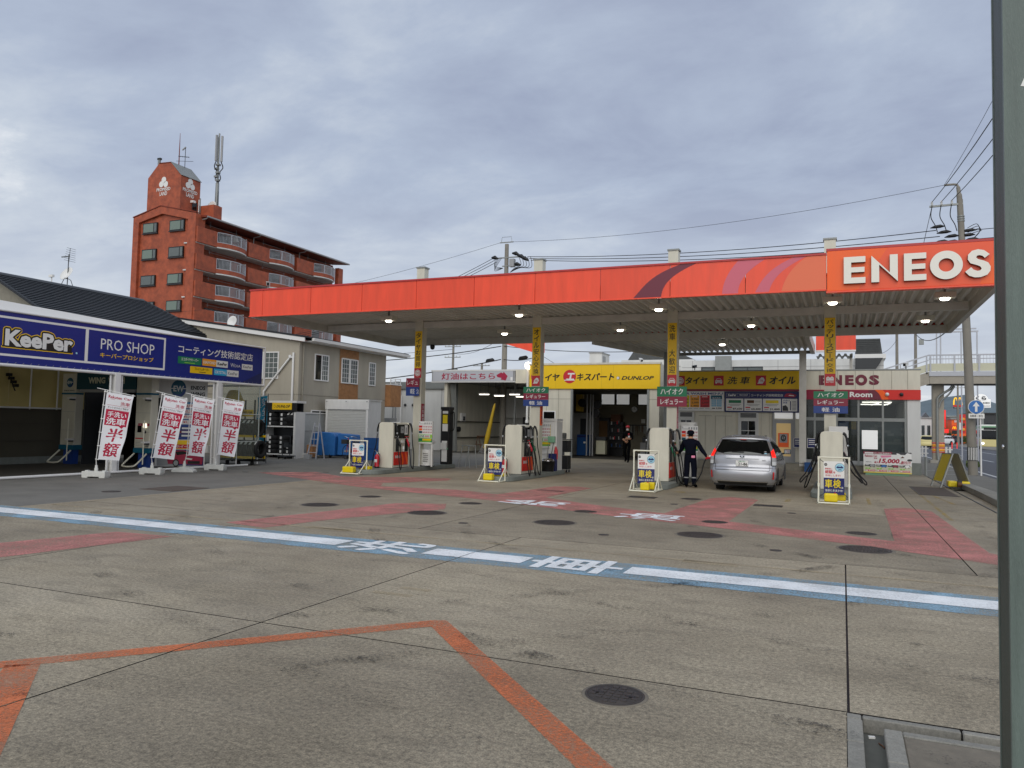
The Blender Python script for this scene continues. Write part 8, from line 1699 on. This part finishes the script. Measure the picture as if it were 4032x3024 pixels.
BX(2.0, 2.95, 24.5, 28.1, -.01, .007, 'rust_plate').box(1.97, 2.98, 24.46, 24.5, -.01, .009, 'black').box(1.97, 2.0, 24.5, 28.1, -.01, .009, 'black').build('floor_plate', None, 'large square steel plate in the floor near the street edge', 'floor plate')
# A-shaped board with water weights
t = thing('folding_board', 'grey A-shaped folding board with yellow print seen edge on by the street', 'sign', (3.3, 28.6, 0), world=True)
for s_, lb in ((-1, 'print_panel'), (1, 'plain_panel')):
 O = V3((3.3 + s_ * .42, 28.05 + s_ * .1, .02)); U = V3((-.22, .975, 0)); V = V3((-s_ * .36, -s_ * .08, 1.1)).normalized()
 MB().prism([(0, 0), (.06, 0), (.06, 1.15), (0, 1.15)], V3((s_ * .04, 0, 0)), GM, O=O, U=U, V=V).prism([(.84, 0), (.9, 0), (.9, 1.15), (.84, 1.15)], V3((s_ * .04, 0, 0)), GM, O=O, U=U, V=V).prism([(.06, .2), (.84, .2), (.84, 1.12), (.06, 1.12)], V3((s_ * .03, 0, 0)), 'yellow_plastic' if s_ < 0 else SG, O=O, U=U, V=V).prism([(.06, 1.121), (.84, 1.121), (.84, 1.15), (.06, 1.15)], V3((s_ * .04, 0, 0)), GM, O=O, U=U, V=V).build(lb, t)
 if s_ < 0: MB().prism([(.1, .5), (.8, .5), (.8, .75), (.1, .75)], V3((-.006, 0, 0)), 'orange', O=O + V3((-.004, 0, 0)), U=U, V=V).prism([(.1, .85), (.8, .85), (.8, 1.05), (.1, 1.05)], V3((-.006, 0, 0)), 'orange', O=O + V3((-.004, 0, 0)), U=U, V=V).build('print', t)
for k, x in enumerate((3.2, 3.55)): BX(x - .13, x + .13, 28.0, 28.5, .05, .24, 'yellow_plastic').build('water_weight', None, ('left', 'right')[k] + ' yellow water weight under the A-shaped board', 'weight', 'weights under the folding board', bevel=.04)
MB().lathe([(.12, -.06), (.13, 0), (.12, .06)], 'brown', 14, MT((3.36, 27.8, .15)) @ MR(PI / 2, 4, 'Y')).box(3.3, 3.42, 27.7, 27.75, .02, .28, DM).build('weight_wheel', None, 'dark wheel shaped weight between the yellow weights', 'weight')
MB().tube([(3.1, 35.4, 0), (3.1, 35.4, .78)], .05, GM, 10).build('bollard', None, 'thin grey post at the shop corner', 'bollard')
# utility pole at the street with its gear
def insul(m, p, h=.16): m.lathe([(.03, 0), (.06, .03), (.03, .06), (.055, .09), (.025, h)], 'insulator', 8, MT(p))
up = thing('utility_pole', 'tall leaning concrete utility pole with a bent top arm beside the shop', 'utility pole', (5.13, 38.2, 0), world=True)
MB().tube([(5.13, 38.2, 0), (4.93, 38.2, 6.5), (4.73, 38.2, 12.0)], [.19, .16, .12], 'concrete_pole', 14).build('pole', up)
MB().tube(smooth_path([(4.74, 38.2, 11.8), (4.70, 38.2, 12.3), (4.66, 38.2, 12.6), (4.55, 38.2, 12.7), (4.14, 38.2, 12.71)]), [.11] * 6 + [.08] * 6 + [.05] * 13, 'concrete_pole', 8).build('top_arm', up)
m = MB(); m.bar((3.55, 38.15, 11.78), (4.85, 38.15, 11.8), .08, .08, GM)
for x in (3.65, 4.02, 4.42): insul(m, (x, 38.15, 11.82), .2)
m.build('crossarm', up); m = MB()
for k, (x, z) in enumerate(((3.85, 10.86), (4.1, 10.6), (4.4, 10.4), (4.0, 10.18), (4.4, 10.15), (5.05, 10.6), (5.15, 10.2), (5.0, 10.4))): m.tube([(x - .28, 38.15, z - .04), (x - .1, 38.15, z), (x + .12, 38.15, z + .02), (x + .3, 38.15, z)], [.015, .07, .08, .015], 'black', 7)
for x, z in ((3.65, 11.8), (4.0, 11.8), (4.4, 11.8)): m.tube(smooth_path([(x, 38.1, z), (x - .05, 38.1, z - .5), (x + .12, 38.1, z - .9), (x + .2, 38.1, 10.6)]), .02, 'wire', 5)
for k in range(4): m.tube(smooth_path([(5.0, 38.1, 10.7 - k * .1), (5.35 + .05 * k, 38.1, 10.85 - .1 * k), (5.45, 38.1, 10.5), (5.2, 38.1, 10.2)]), .014, 'wire', 5)
m.build('cable_joints', up); m = MB()
for z in (11.05, 11.15, 11.25, 6.0, 3.9): m.lathe([(.145, -.03), (.15, 0), (.145, .03)], GM, 12, MT((5.13 - .0325 * z, 38.2, z)))
m.build('pole_band', up)
bnd = MB(); bnd.lathe([(.205, 0), (.2, .58)], 'black', 16, MT((5.11, 38.2, .62)), caps=False); bo = bnd.build('warning_band', up); m = MB()
for k in range(7): a = -PI / 2 - .9 + k * .3; m.obox((5.11 + .205 * math.cos(a), 38.2 + .205 * math.sin(a), .91), (.012, .026, .54), SW, MR(a, 3, 'Z'))
m.build('band_stripe', bo)
rs = thing('road_sign', 'round blue road sign with a white arrow and a small plate below', 'road sign', (5.37, 37.75, 0), world=True)
MB().tube([(5.37, 37.8, 0), (5.36, 37.8, 3.2)], .035, SW, 8).build('post', rs); MB().lathe([(.30, 0), (.30, .02)], SW, 32, MT((5.2, 37.74, 2.9)) @ MR(PI / 2, 4, 'X')).build('disc', rs); P = Panel((5.2, 37.72, 2.9), (1, 0, 0), (0, 0, 1)); P.disc(0, 0, .28, 'blue_steel', 1); P.poly([(-.045, -.2), (.045, -.2), (.045, .03), (.13, .03), (0, .22), (-.13, .03), (-.045, .03)], SW, 2); P.mb.build('arrow', rs)
BX(4.92, 5.5, 37.72, 37.74, 2.42, 2.62, SW).build('plate', rs); P = Panel((4.92, 37.72, 2.42), (1, 0, 0), (0, 0, 1)); P.text('自動車・原付', .06, .05, .52, .15, SB_, 1, .03); P.mb.build('plate_lettering', rs)
# pedestrian bridge
br = thing('footbridge', 'beige pedestrian bridge crossing the street with a railing', 'footbridge', (10, 52.5, 0), world=True)
BX(4.75, 26, 51.6, 51.75, 4.7, 5.15, 'bridge_beige').box(4.75, 26, 53.6, 53.75, 4.7, 5.15, 'bridge_beige').box(4.75, 26, 51.75, 53.6, 4.75, 5.2, DM).build('girder', br); BX(4.72, 26, 51.55, 51.62, 5.15, 5.42, 'bridge_rail').build('edge_beam', br)
BX(4.74, 26, 51.66, 51.69, 5.45, 5.9, 'bridge_panel').build('parapet_panel', br); m = MB(); m.box(4.7, 26, 51.62, 51.7, 6.36, 6.44, 'bridge_rail').box(4.7, 26, 51.63, 51.69, 6.15, 6.2, 'bridge_rail').build('handrail', br)
for k in range(9): BX(4.75 + k * 1.25, 4.84 + k * 1.25, 51.6, 51.7, 5.42, 6.4, 'bridge_rail').build('rail_post', br)
m = MB()
for k in range(60): m.box(4.95 + k * .16, 4.97 + k * .16, 51.645, 51.655, 5.9, 6.36, 'bridge_rail')
m.build('rail_bars', br, kind='stuff')
m = MB(); m.prism([(4.74, 4.7), (4.74, 5.42), (1.2, 4.2), (1.2, 3.5)], (0, .12, 0), 'bridge_beige', O=(0, 51.62, 0)).prism([(4.74, 5.45), (4.74, 5.9), (1.2, 4.7), (1.2, 4.25)], (0, .03, 0), 'bridge_panel', O=(0, 51.66, 0)); m.build('stair_stringer', br); m = MB(); m.bar((4.7, 51.66, 6.4), (1.2, 51.66, 5.2), .07, .08, 'bridge_rail').bar((4.7, 51.66, 6.1), (1.2, 51.66, 4.9), .05, .06, 'bridge_rail')
for k in range(5): x = 4.6 - k * .7; m.box(x - .04, x + .04, 51.62, 51.7, 5.3 - (4.7 - x) * .343, 6.36 - (4.7 - x) * .343, 'bridge_rail')
m.build('stair_rail', br); BX(4.95, 5.58, 52.4, 53.0, 0, 4.75, 'bridge_beige').build('pillar', br, bevel=.08); BX(4.8, 5.9, 52.1, 53.4, 0, .18, 'kerbstone').build('pillar_base', br)
for k, (z, h, mt) in enumerate(((.62, .06, 'band_red'), (.68, .2, 'amber'), (.88, .06, 'band_red'), (.94, .22, 'amber'), (1.16, .07, 'band_red'))): BX(4.93, 5.6, 52.38, 53.02, z, z + h, mt).build('warning_band', br, bevel=.08)
MB().tube(smooth_path([(6.0, 52.25, 4.65), (5.85, 52.25, 4.4), (5.5, 52.25, 4.15), (5.25, 52.25, 3.9), (5.2, 52.25, 3.5), (5.2, 52.25, .5), (5.35, 52.2, .15)]), .07, GM, 8).tube(smooth_path([(6.1, 52.2, 4.6), (5.8, 52.2, 4.1), (5.4, 52.2, 3.7), (5.28, 52.2, 3.3)]), .05, GM, 8).build('drain_pipe', br)
m = MB()
for x in (5.96, 6.2, 7.43, 8.37): m.box(x - .04, x + .04, 60, 60.1, 0, 8.7, 'bridge_rail')
m.box(5.9, 8.45, 60, 60.1, 8.7, 8.8, 'bridge_rail').box(6.9, 8.45, 60.8, 60.9, 9.0, 9.08, 'bridge_rail').build('gantry', None, 'thin pale steel gantry rising behind the footbridge', 'gantry')
for k, (x, y) in enumerate(((4.55, 56), (5.75, 54.6))):
 t = thing('guard_fence', ('white guard fence left of the bridge pillar', 'white guard fence right of the bridge pillar')[k], 'fence', (x, y, 0), world=True)
 for j in range(4): BX(x - .3 + j * .2, x - .19 + j * .2, y, y + .05, .25, .95, FW).build('slat', t)
 BX(x - .34, x + .5, y + .05, y + .1, .45, .52, FW).box(x - .34, x + .5, y + .05, y + .1, .75, .82, FW).tube([(x - .3, y + .1, 0), (x - .3, y + .1, .95)], .04, GM).build('rail', t)
# poles behind, with crossarms
def util_pole(x, y, h, label, arms=2, tx=False, r=.15):
 t = thing('utility_pole', label, 'utility pole', (x, y, 0), world=True, group='utility poles beyond the station'); MB().tube([(x, y, 0), (x, y, h)], [r * 1.2, r * .75], 'concrete_pole', 10).build('pole', t)
 for k in range(arms):
  z = h - .25 - k * 1.1; m = MB(); w = .9; m.bar((x - w, y - .15, z), (x + w, y - .1, z), .07, .07, GM)
  for q in (-.85, -.45, .45, .85): insul(m, (x + q, y - .14, z + .03))
  m.build('crossarm', t)
 if tx: m = MB(); m.lathe([(.0, 0), (.22, .02), (.24, .4), (.2, .5), (.05, .55)], GM, 12, MT((x + .4, y - .2, h - 3.0))); m.bar((x, y, h - 2.9), (x + .5, y - .2, h - 2.9), .06, .06, GM); m.build('transformer', t)
 return t
pm = util_pole(-19.95, 45, 13.4, 'pole rising behind the red fascia with black cable joints', 0, r=.17); m = MB()
m.bar((-20.4, 44.9, 13.5), (-19.45, 44.9, 13.5), .06, .06, GM).tube([(-20.3, 44.9, 13.5), (-20.25, 44.9, 13.85), (-19.6, 44.9, 13.85), (-19.55, 44.9, 13.5)], .015, GM, 5).bar((-20.9, 44.9, 12.5), (-18.9, 44.9, 12.5), .07, .07, GM).bar((-20.2, 44.9, 11.95), (-18.9, 44.9, 11.95), .07, .07, GM).build('crossarm', pm); m = MB()
for a, b in (((-19.5, 12.75), (-19.0, 12.6)), ((-19.15, 12.6), (-18.6, 12.35)), ((-18.9, 12.45), (-18.35, 12.2)), ((-19.4, 12.0), (-18.9, 11.95)), ((-20.95, 12.55), (-20.5, 12.45))): m.tube([(a[0], 44.85, a[1]), ((a[0] + b[0]) / 2, 44.85, (a[1] + b[1]) / 2 + .05), (b[0], 44.85, b[1])], [.05, .14, .05], 'black', 7)
MB().obox((-19.45, 44.8, 12.1), (.32, .3, .5), SG).build('switch_gear', pm); m.build('cable_joint', pm, kind='stuff'); m = MB()
for k in range(5): m.tube(smooth_path([(-19.0 + .2 * k, 44.8, 12.45), (-18.85 + .18 * k, 44.8, 11.95 - .05 * k), (-19.3 + .1 * k, 44.8, 11.75), (-19.6, 44.8, 11.5)]), .018, 'wire', 5); m.tube(smooth_path([(-20.6 + .1 * k, 44.8, 12.5), (-20.7, 44.8, 12.0 - .08 * k), (-20.1, 44.8, 11.8)]), .014, 'wire', 5)
m.build('jumper', pm)
util_pole(-36.8, 70, 9.9, 'far pole with transformer left of the lettered kerosene sign', 2, True); util_pole(-33.5, 70, 7.9, 'short far pole just above the kerosene sign', 1); util_pole(4.67, 80, 12.5, 'far plain pole left of the footbridge stairs', 0); util_pole(6.22, 80, 12.5, 'far pole with a small box beside the footbridge stairs', 0)
MB().obox((6.68, 79.8, 10.2), (.4, .3, .5), GM).build('pole_box', None, 'small grey box hanging beside the far pole', 'box')
for x, y, h, l in ((9.4, 120, 10, 'distant pole left of the bridge pillar'), (15.6, 130, 10, 'distant pole right of the bridge pillar'), (20.4, 125, 10.6, 'distant pole with a transformer by the round white sign')): util_pole(x, y, h, l, 2, x > 20)
def cable(a, b, d, label, r=.012, n=16):
 m = MB(); m.tube(sag(a, b, d, n), r, 'wire', 5, False); mid = V3(a).lerp(V3(b), .5); m.build('cable', None, label, 'cable', 'overhead cables')
cable((-19.49, 44.9, 13.5), (4.14, 38.2, 12.71), .5, 'thin top cable from the centre pole to the bent arm of the right pole', .010); cable((-20.4, 44.9, 13.5), (-52, 46, 10.2), .8, 'thin top cable running left from the centre pole to the red block', .010)
for k in range(3):
 cable((-20.9 + .15 * k, 44.9, 12.5 - .12 * k), (-40, 48, 8.3 - .15 * k), .7, ('upper', 'middle', 'lower')[k] + ' of three cables falling left from the centre pole', .018); cable((-18.4 + .1 * k, 44.85, 12.45 - .12 * k), (3.8 + .15 * k, 38.15, 10.7 - .28 * k), .35, ('upper', 'middle', 'lower')[k] + ' of three cables from the centre pole to the right pole joints', .02)
 cable((3.65 + .38 * k, 38.15, 11.98), (5.35 + .55 * k, -14, 12.4), 1.5, ('left', 'middle', 'right')[k] + ' of three cables climbing from the right pole over the camera', .016)
cable((4.14, 38.2, 12.71), (5.2, -10, 14.5), 1.2, 'faint cable climbing from the bent arm beside the three cables', .008); cable((5.2, 38.15, 10.6), (40, 30, 11.2), .4, 'upper cable running right behind the steel post', .016); cable((5.25, 38.15, 10.2), (40, 30, 10.6), .4, 'lower cable running right behind the steel post', .016)
cable((3.3, 38.1, 10.1), (3.65, 38.1, 11.8), 0, 'slanting stay wire on the right pole', .012, 3)
for a, b, d, r, l in (((-36, 46, 6.0), (-20.1, 44.8, 6.75), .3, .03, 'upper thick cable left of the centre pole under the canopy'), ((-36, 46, 4.4), (-20.1, 44.8, 5.9), .3, .035, 'lower thick cable with a black joint under the canopy'), ((-19.9, 44.8, 5.9), (-16.4, 41, 5.6), .1, .025, 'short cable from the centre pole to the cream pillar'), ((-19.9, 44.8, 6.75), (-9, 52, 7.2), .35, .022, 'cable over the workshop roof toward the right'), ((-19.9, 44.8, 7.4), (-36.8, 70, 9.0), .5, .016, 'cable from the centre pole to the far transformer pole'), ((-16.3, 41.2, 6.0), (-15.4, 44, 5.1), .02, .012, 'short stay cable above the yellow sign left end'),
                   ((-36.8, 70, 9.4), (-60, 60, 8), .4, .02, 'cable between far pole and the red block'), ((4.67, 80, 11.5), (4.8, 38.2, 7.6), .8, .02, 'cable sagging between the far pole and leaning pole'), ((6.22, 80, 11.0), (4.85, 38.2, 7.0), .9, .03, 'thick cable sagging right of the far pole'), ((4.67, 80, 10.5), (1.5, 52, 6.6), .5, .016, 'cable descending left to the bridge stairs'), ((20.4, 125, 8.6), (40, 100, 8.2), .4, .03, 'distant cable right of the round white sign'), ((9.4, 120, 9), (20.4, 125, 9.4), .4, .025, 'distant cable seen under the footbridge')): cable(a, b, d, l, r)
for p, l in (((-20.85, 44.75, 5.82), 'left'), ((-17.4, 42, 5.68), 'right')): MB().tube([(p[0] - .3, p[1], p[2] - .05), (p[0] - .2, p[1], p[2]), (p[0] + .2, p[1], p[2] + .06), (p[0] + .3, p[1], p[2] + .06)], [.03, .12, .12, .03], 'black', 8).build('cable_joint', None, l + ' black cable joint box beside the centre pole', 'cable joint')
# ---- traffic, signs and buildings down the street
hatchback((16.6, 148, 0), math.radians(138), 'white car crossing the far lanes under the footbridge', 'car_white', False); hatchback((10.5, 118, 0), 0, 'white car seen from behind left of the bridge pillar', 'car_white', False)
hatchback((9.6, 107, 0), 0, 'beige car at the left edge of the street view', 'bus_cream', False); hatchback((20.5, 168, 0), math.radians(120), 'dark car behind the white crossing car', 'car_dark', False)
bs = thing('bus', 'cream and green bus coming along the far lane', 'bus', (16.6, 109, 0), math.radians(-4))
BX(-1.2, 1.25, 0, 9.5, .35, 1.3, 'bus_cream').box(-1.2, 1.25, 0, 9.5, 1.3, 2.55, SW).box(-1.2, 1.25, 0, 9.5, 2.55, 2.85, 'bus_green').box(-1.0, 1.05, 1, 8, 2.85, 3.05, SW).build('body', bs, bevel=.06); BX(-1.05, 1.1, -.02, -.001, 1.25, 2.35, 'pane_dark').build('windscreen', bs); BX(-.8, .85, -.02, -.001, 2.4, 2.7, 'black').build('destination_board', bs)
for k in range(6): BX(-1.22, -1.201, .5 + k * 1.45, 1.8 + k * 1.45, 1.45, 2.35, 'pane_dark').build('window', bs)
BX(-1.22, -1.201, 2.6, 4.6, .6, 1.2, 'pink').build('side_advert', bs)
for y in (1.8, 7.0): MB().lathe([(.48, -.12), (.5, 0), (.48, .12)], 'rubber', 16, MT((-1.1, y, .5)) @ MR(PI / 2, 4, 'Y')).build('wheel', bs)
for x in (-.9, .95): MB().lathe([(.14, 0), (.14, .03)], 'head_lamp', 10, MT((x, -.0, .75)) @ MR(PI / 2, 4, 'X')).build('headlight', bs)
for k, (x, y) in enumerate(((12.75, 112), (13.3, 112))): MB().tube([(x, y, -.03), (x, y, .75)], .05, 'neon_red', 8).build('lane_post', None, ('left', 'right')[k] + ' red lane post in front of the white crossing car', 'lane post', 'red lane posts')
md = thing('arch_sign', 'tall pole sign with yellow double arch over a red band', 'sign', (20.4, 170, 0), world=True)
BX(20.2, 20.5, 170, 170.3, 0, 6.8, 'black').build('pole', md); m = MB()
for s_ in (0, 1): m.tube([(19.68 + s_ * .72, 169.9, 7.5), (19.72 + s_ * .72, 169.9, 8.2), (19.86 + s_ * .72, 169.9, 8.75), (20.0 + s_ * .72, 169.9, 8.88), (20.16 + s_ * .72, 169.9, 8.75), (20.32 + s_ * .72, 169.9, 8.2), (20.38 + s_ * .72, 169.9, 7.5)], [.11, .11, .1, .09, .1, .11, .11], 'sign_yellow_lit', 8)
m.build('arches', md); BX(19.6, 21.22, 169.9, 170.1, 7.12, 7.48, 'band_red').build('red_band', md); BX(19.6, 21.2, 169.9, 170.1, 6.78, 7.1, 'black').build('plate', md); P = Panel((19.6, 169.9, 6.78), (1, 0, 0), (0, 0, 1), step=.02); P.text('ドライブスルー', .12, .08, 1.48, .25, SW, 1, .03); P.mb.build('plate_lettering', md)
t = thing('arch_billboard', 'low red panel with a small yellow double arch', 'sign', (19.7, 169, 0), world=True); BX(19.2, 20.12, 169, 169.2, 2.6, 3.5, 'band_red').box(19.25, 20.1, 169, 169.2, 1.9, 2.58, 'black').build('panel', t); m = MB()
for s_ in (0, 1): m.tube([(19.36 + s_ * .28, 168.95, 2.8), (19.42 + s_ * .28, 168.95, 3.2), (19.5 + s_ * .28, 168.95, 3.3), (19.58 + s_ * .28, 168.95, 3.2), (19.64 + s_ * .28, 168.95, 2.8)], .05, 'sign_yellow_lit', 6)
m.build('arches', t)
t = thing('burger_poster', 'tall red poster with stacked burgers beside the pole sign', 'poster', (21.3, 171, 0), world=True); BX(20.78, 21.8, 171, 171.2, 2.0, 5.7, 'band_red').build('board', t); m = MB()
for k in range(3): m.lathe([(.05, 0), (.36, .06), (.4, .18), (.38, .26), (.4, .3), (.32, .5), (.02, .58)], ('amber', 'brown', 'amber')[k], 12, MT((21.3, 170.9, 2.5 + k * 1.0)) @ Matrix.Scale(.3, 4, (0, 1, 0)))
m.build('burgers', t)
ks = thing('round_sign', 'large round white sushi sign with black brush lettering', 'sign', (22.8, 160, 0), world=True); BX(22.95, 23.2, 160, 160.3, 0, 7, GM).build('pole', ks); MB().lathe([(1.15, 0), (1.15, .3)], 'sign_lit_white', 32, MT((22.8, 160.15, 8.0)) @ MR(PI / 2, 4, 'X')).box(22.9, 24.3, 159.9, 160.2, 6.7, 8.2, 'sign_lit_white').build('face', ks); P = Panel((22.8, 159.8, 8.0), (1, 0, 0), (0, 0, 1), step=.03); P.text('くら', -.85, .0, .8, .75, SB_, 2, .05); P.text('KURA SUSHI', -.9, -.62, 1.3, -.3, SB_, 2, .03)
for k in range(5): P.disc(.3 + k * .25, -1.0, .1, SB_, 2, n=14); P.disc(.3 + k * .25, -1.0, .065, 'sign_lit_white', 3, n=14)
P.mb.build('lettering', ks)
def block(x0, x1, y, z, mt, label, name='distant_shop', rf=GM, d=12, wins=0):
 t = thing(name, label, 'building', ((x0 + x1) / 2, y, 0), world=True); BX(x0, x1, y, y + d, 0, z, mt).build('wall', t); BX(x0 - .2, x1 + .2, y - .3, y + d, z, z + .35, rf).build('roof', t)
 for k in range(wins): w = (x1 - x0) / wins; BX(x0 + w * (k + .2), x0 + w * (k + .75), y - .03, y, .9, z * .7, 'pane').build('window', t)
 return t
block(24.5, 34, 186, 6.1, DM, 'long dark shop building on the far right of the street', rf='black', wins=4); block(21.4, 24.6, 195, 5.6, 'tan_tile', 'low tan shop with a grey roof behind the pole sign', wins=2)
t = block(20.8, 23.4, 183, 4.9, 'orange', 'small orange banded station shop in the distance'); P = Panel((21.3, 182.9, 4.3), (1, 0, 0), (0, 0, 1), step=.05); P.text('ENEOS', 0, 0, 1.7, .45, SW, 1, .03); P.mb.build('lettering', t)
t = block(13.4, 17.8, 190, 5.2, 'white_wall', 'pale distant house with a gable left of the bridge pillar', 'distant_house', SG, wins=4); MB().prism([(15.9, 5.5), (17.3, 5.5), (16.6, 6.5)], (0, 6, 0), 'roof_tile', O=(0, 189.6, 0)).build('gable', t)
block(15.5, 19.8, 205, 4.0, 'tan_tile', 'low tan house behind the bridge pillar', 'distant_house', wins=3); block(27.4, 32, 176, 3.6, 'white_wall', 'low white shop front beyond the bus', rf=DM, wins=3); block(9, 13.5, 220, 6, SG, 'grey block at the far left end of the street', 'distant_house', wins=3)
BX(19.9, 20.4, 189, 189.2, 3.2, 7.0, 'neon_red').build('vertical_sign', None, 'red lit vertical sign behind the bridge pillar', 'sign'); BX(15.7, 16.6, 150, 150.2, 2.0, 2.7, 'neon_red').tube([(16.2, 150.1, 0), (16.2, 150.1, 2.0)], .06, GM).build('red_light', None, 'red lit sign box left of the bridge pillar', 'sign'); BX(17.9, 18.4, 150, 150.1, 2.6, 3.8, SW).tube([(18.1, 150.1, 0), (18.1, 150.1, 2.6)], .06, GM).build('small_sign', None, 'small white roadside sign left of the bridge pillar', 'sign')
m = MB(); m.box(28.3, 29.3, 170, 170.2, 3.4, 4.6, SW); m.box(28.5, 29.1, 169.98, 170, 3.7, 4.3, 'black'); m.tube([(28.8, 170.1, 0), (28.8, 170.1, 3.4)], .1, GM).build('small_sign', None, 'white square sign above the bus', 'sign')
def bushes(x, y, h, label):
 t = thing('roadside_shrub', label, 'shrub', (x, y, 0), world=True); m = MB(); m.tube([(x, y, 0), (x + .1, y, h * .6)], .06, 'brown', 6).build('trunk', t); m = MB()
 for k in range(160): c = V3((x + random.gauss(0, h * .2), y + random.gauss(0, h * .2), h * .6 + random.gauss(0, h * .18))); m.obox(c, (.22, .04, .16), 'leaf', MR(random.uniform(0, 6), 3, 'Z') @ MR(random.uniform(-1, 1), 3, 'X'))
 m.build('crown', t, kind='stuff')
bushes(19.2, 172, 2.6, 'small green tree by the red vertical sign'); bushes(21.2, 168, 1.5, 'low green shrub right of the white crossing car'); bushes(5.9, 44, .4, 'weeds at the foot of the folding board kerb')
hm = MB(); N = 60
xs_h = [-2500 + 5600 * i / N for i in range(N + 1)]; hh = [60 + 45 * math.sin(x * .0031 + 1.0) * math.sin(x * .0011 + .4) + 50 * math.exp(-((x - 330) / 160) ** 2) + 12 * math.sin(x * .019) + random.uniform(-3, 3) for x in xs_h]
for i in range(N): hm.face([(xs_h[i], 2400, 0), (xs_h[i + 1], 2400, 0), (xs_h[i + 1], 3000, max(20, hh[i + 1])), (xs_h[i], 3000, max(20, hh[i]))], 'hill')
hm.build('hills', kind='structure')
# far street blocks seen through gaps
block(-60, -40, 95, 7, 'tan_tile', 'tan block far behind the white shed', 'distant_house'); block(-33, -24, 110, 5.5, 'white_wall', 'white house far behind the workshop', 'distant_house')
# ---- steel post close to the camera
sp = thing('steel_post', 'green grey steel post close to the camera at the right edge', 'post', (.5, 2.53, 0), world=True)
BX(.41, .64, 2.44, 2.455, 0, 5.2, 'post_green').box(.41, .64, 2.60, 2.615, 0, 5.2, 'post_green').box(.412, .424, 2.456, 2.599, 0, 5.2, 'post_dark').build('shaft', sp)
MB().lathe([(.006, 0), (.006, .004), (.001, .005)], 'chrome', 10, MT((.41, 2.5, 1.67)) @ MR(-PI / 2, 4, 'Y')).build('bolt', sp); P = Panel((.45, 2.44, 1.66), (1, 0, 0), (0, 0, 1), step=.001); P.poly([(0, 0), (.012, 0), (.011, .012), (.009, .03), (.004, .01), (.002, .025)], 'rust_plate', 1); P.poly([(.0, 1.0), (.08, .98), (.08, 1.06), (.02, 1.05)], SW, 1); P.mb.build('stain', sp)
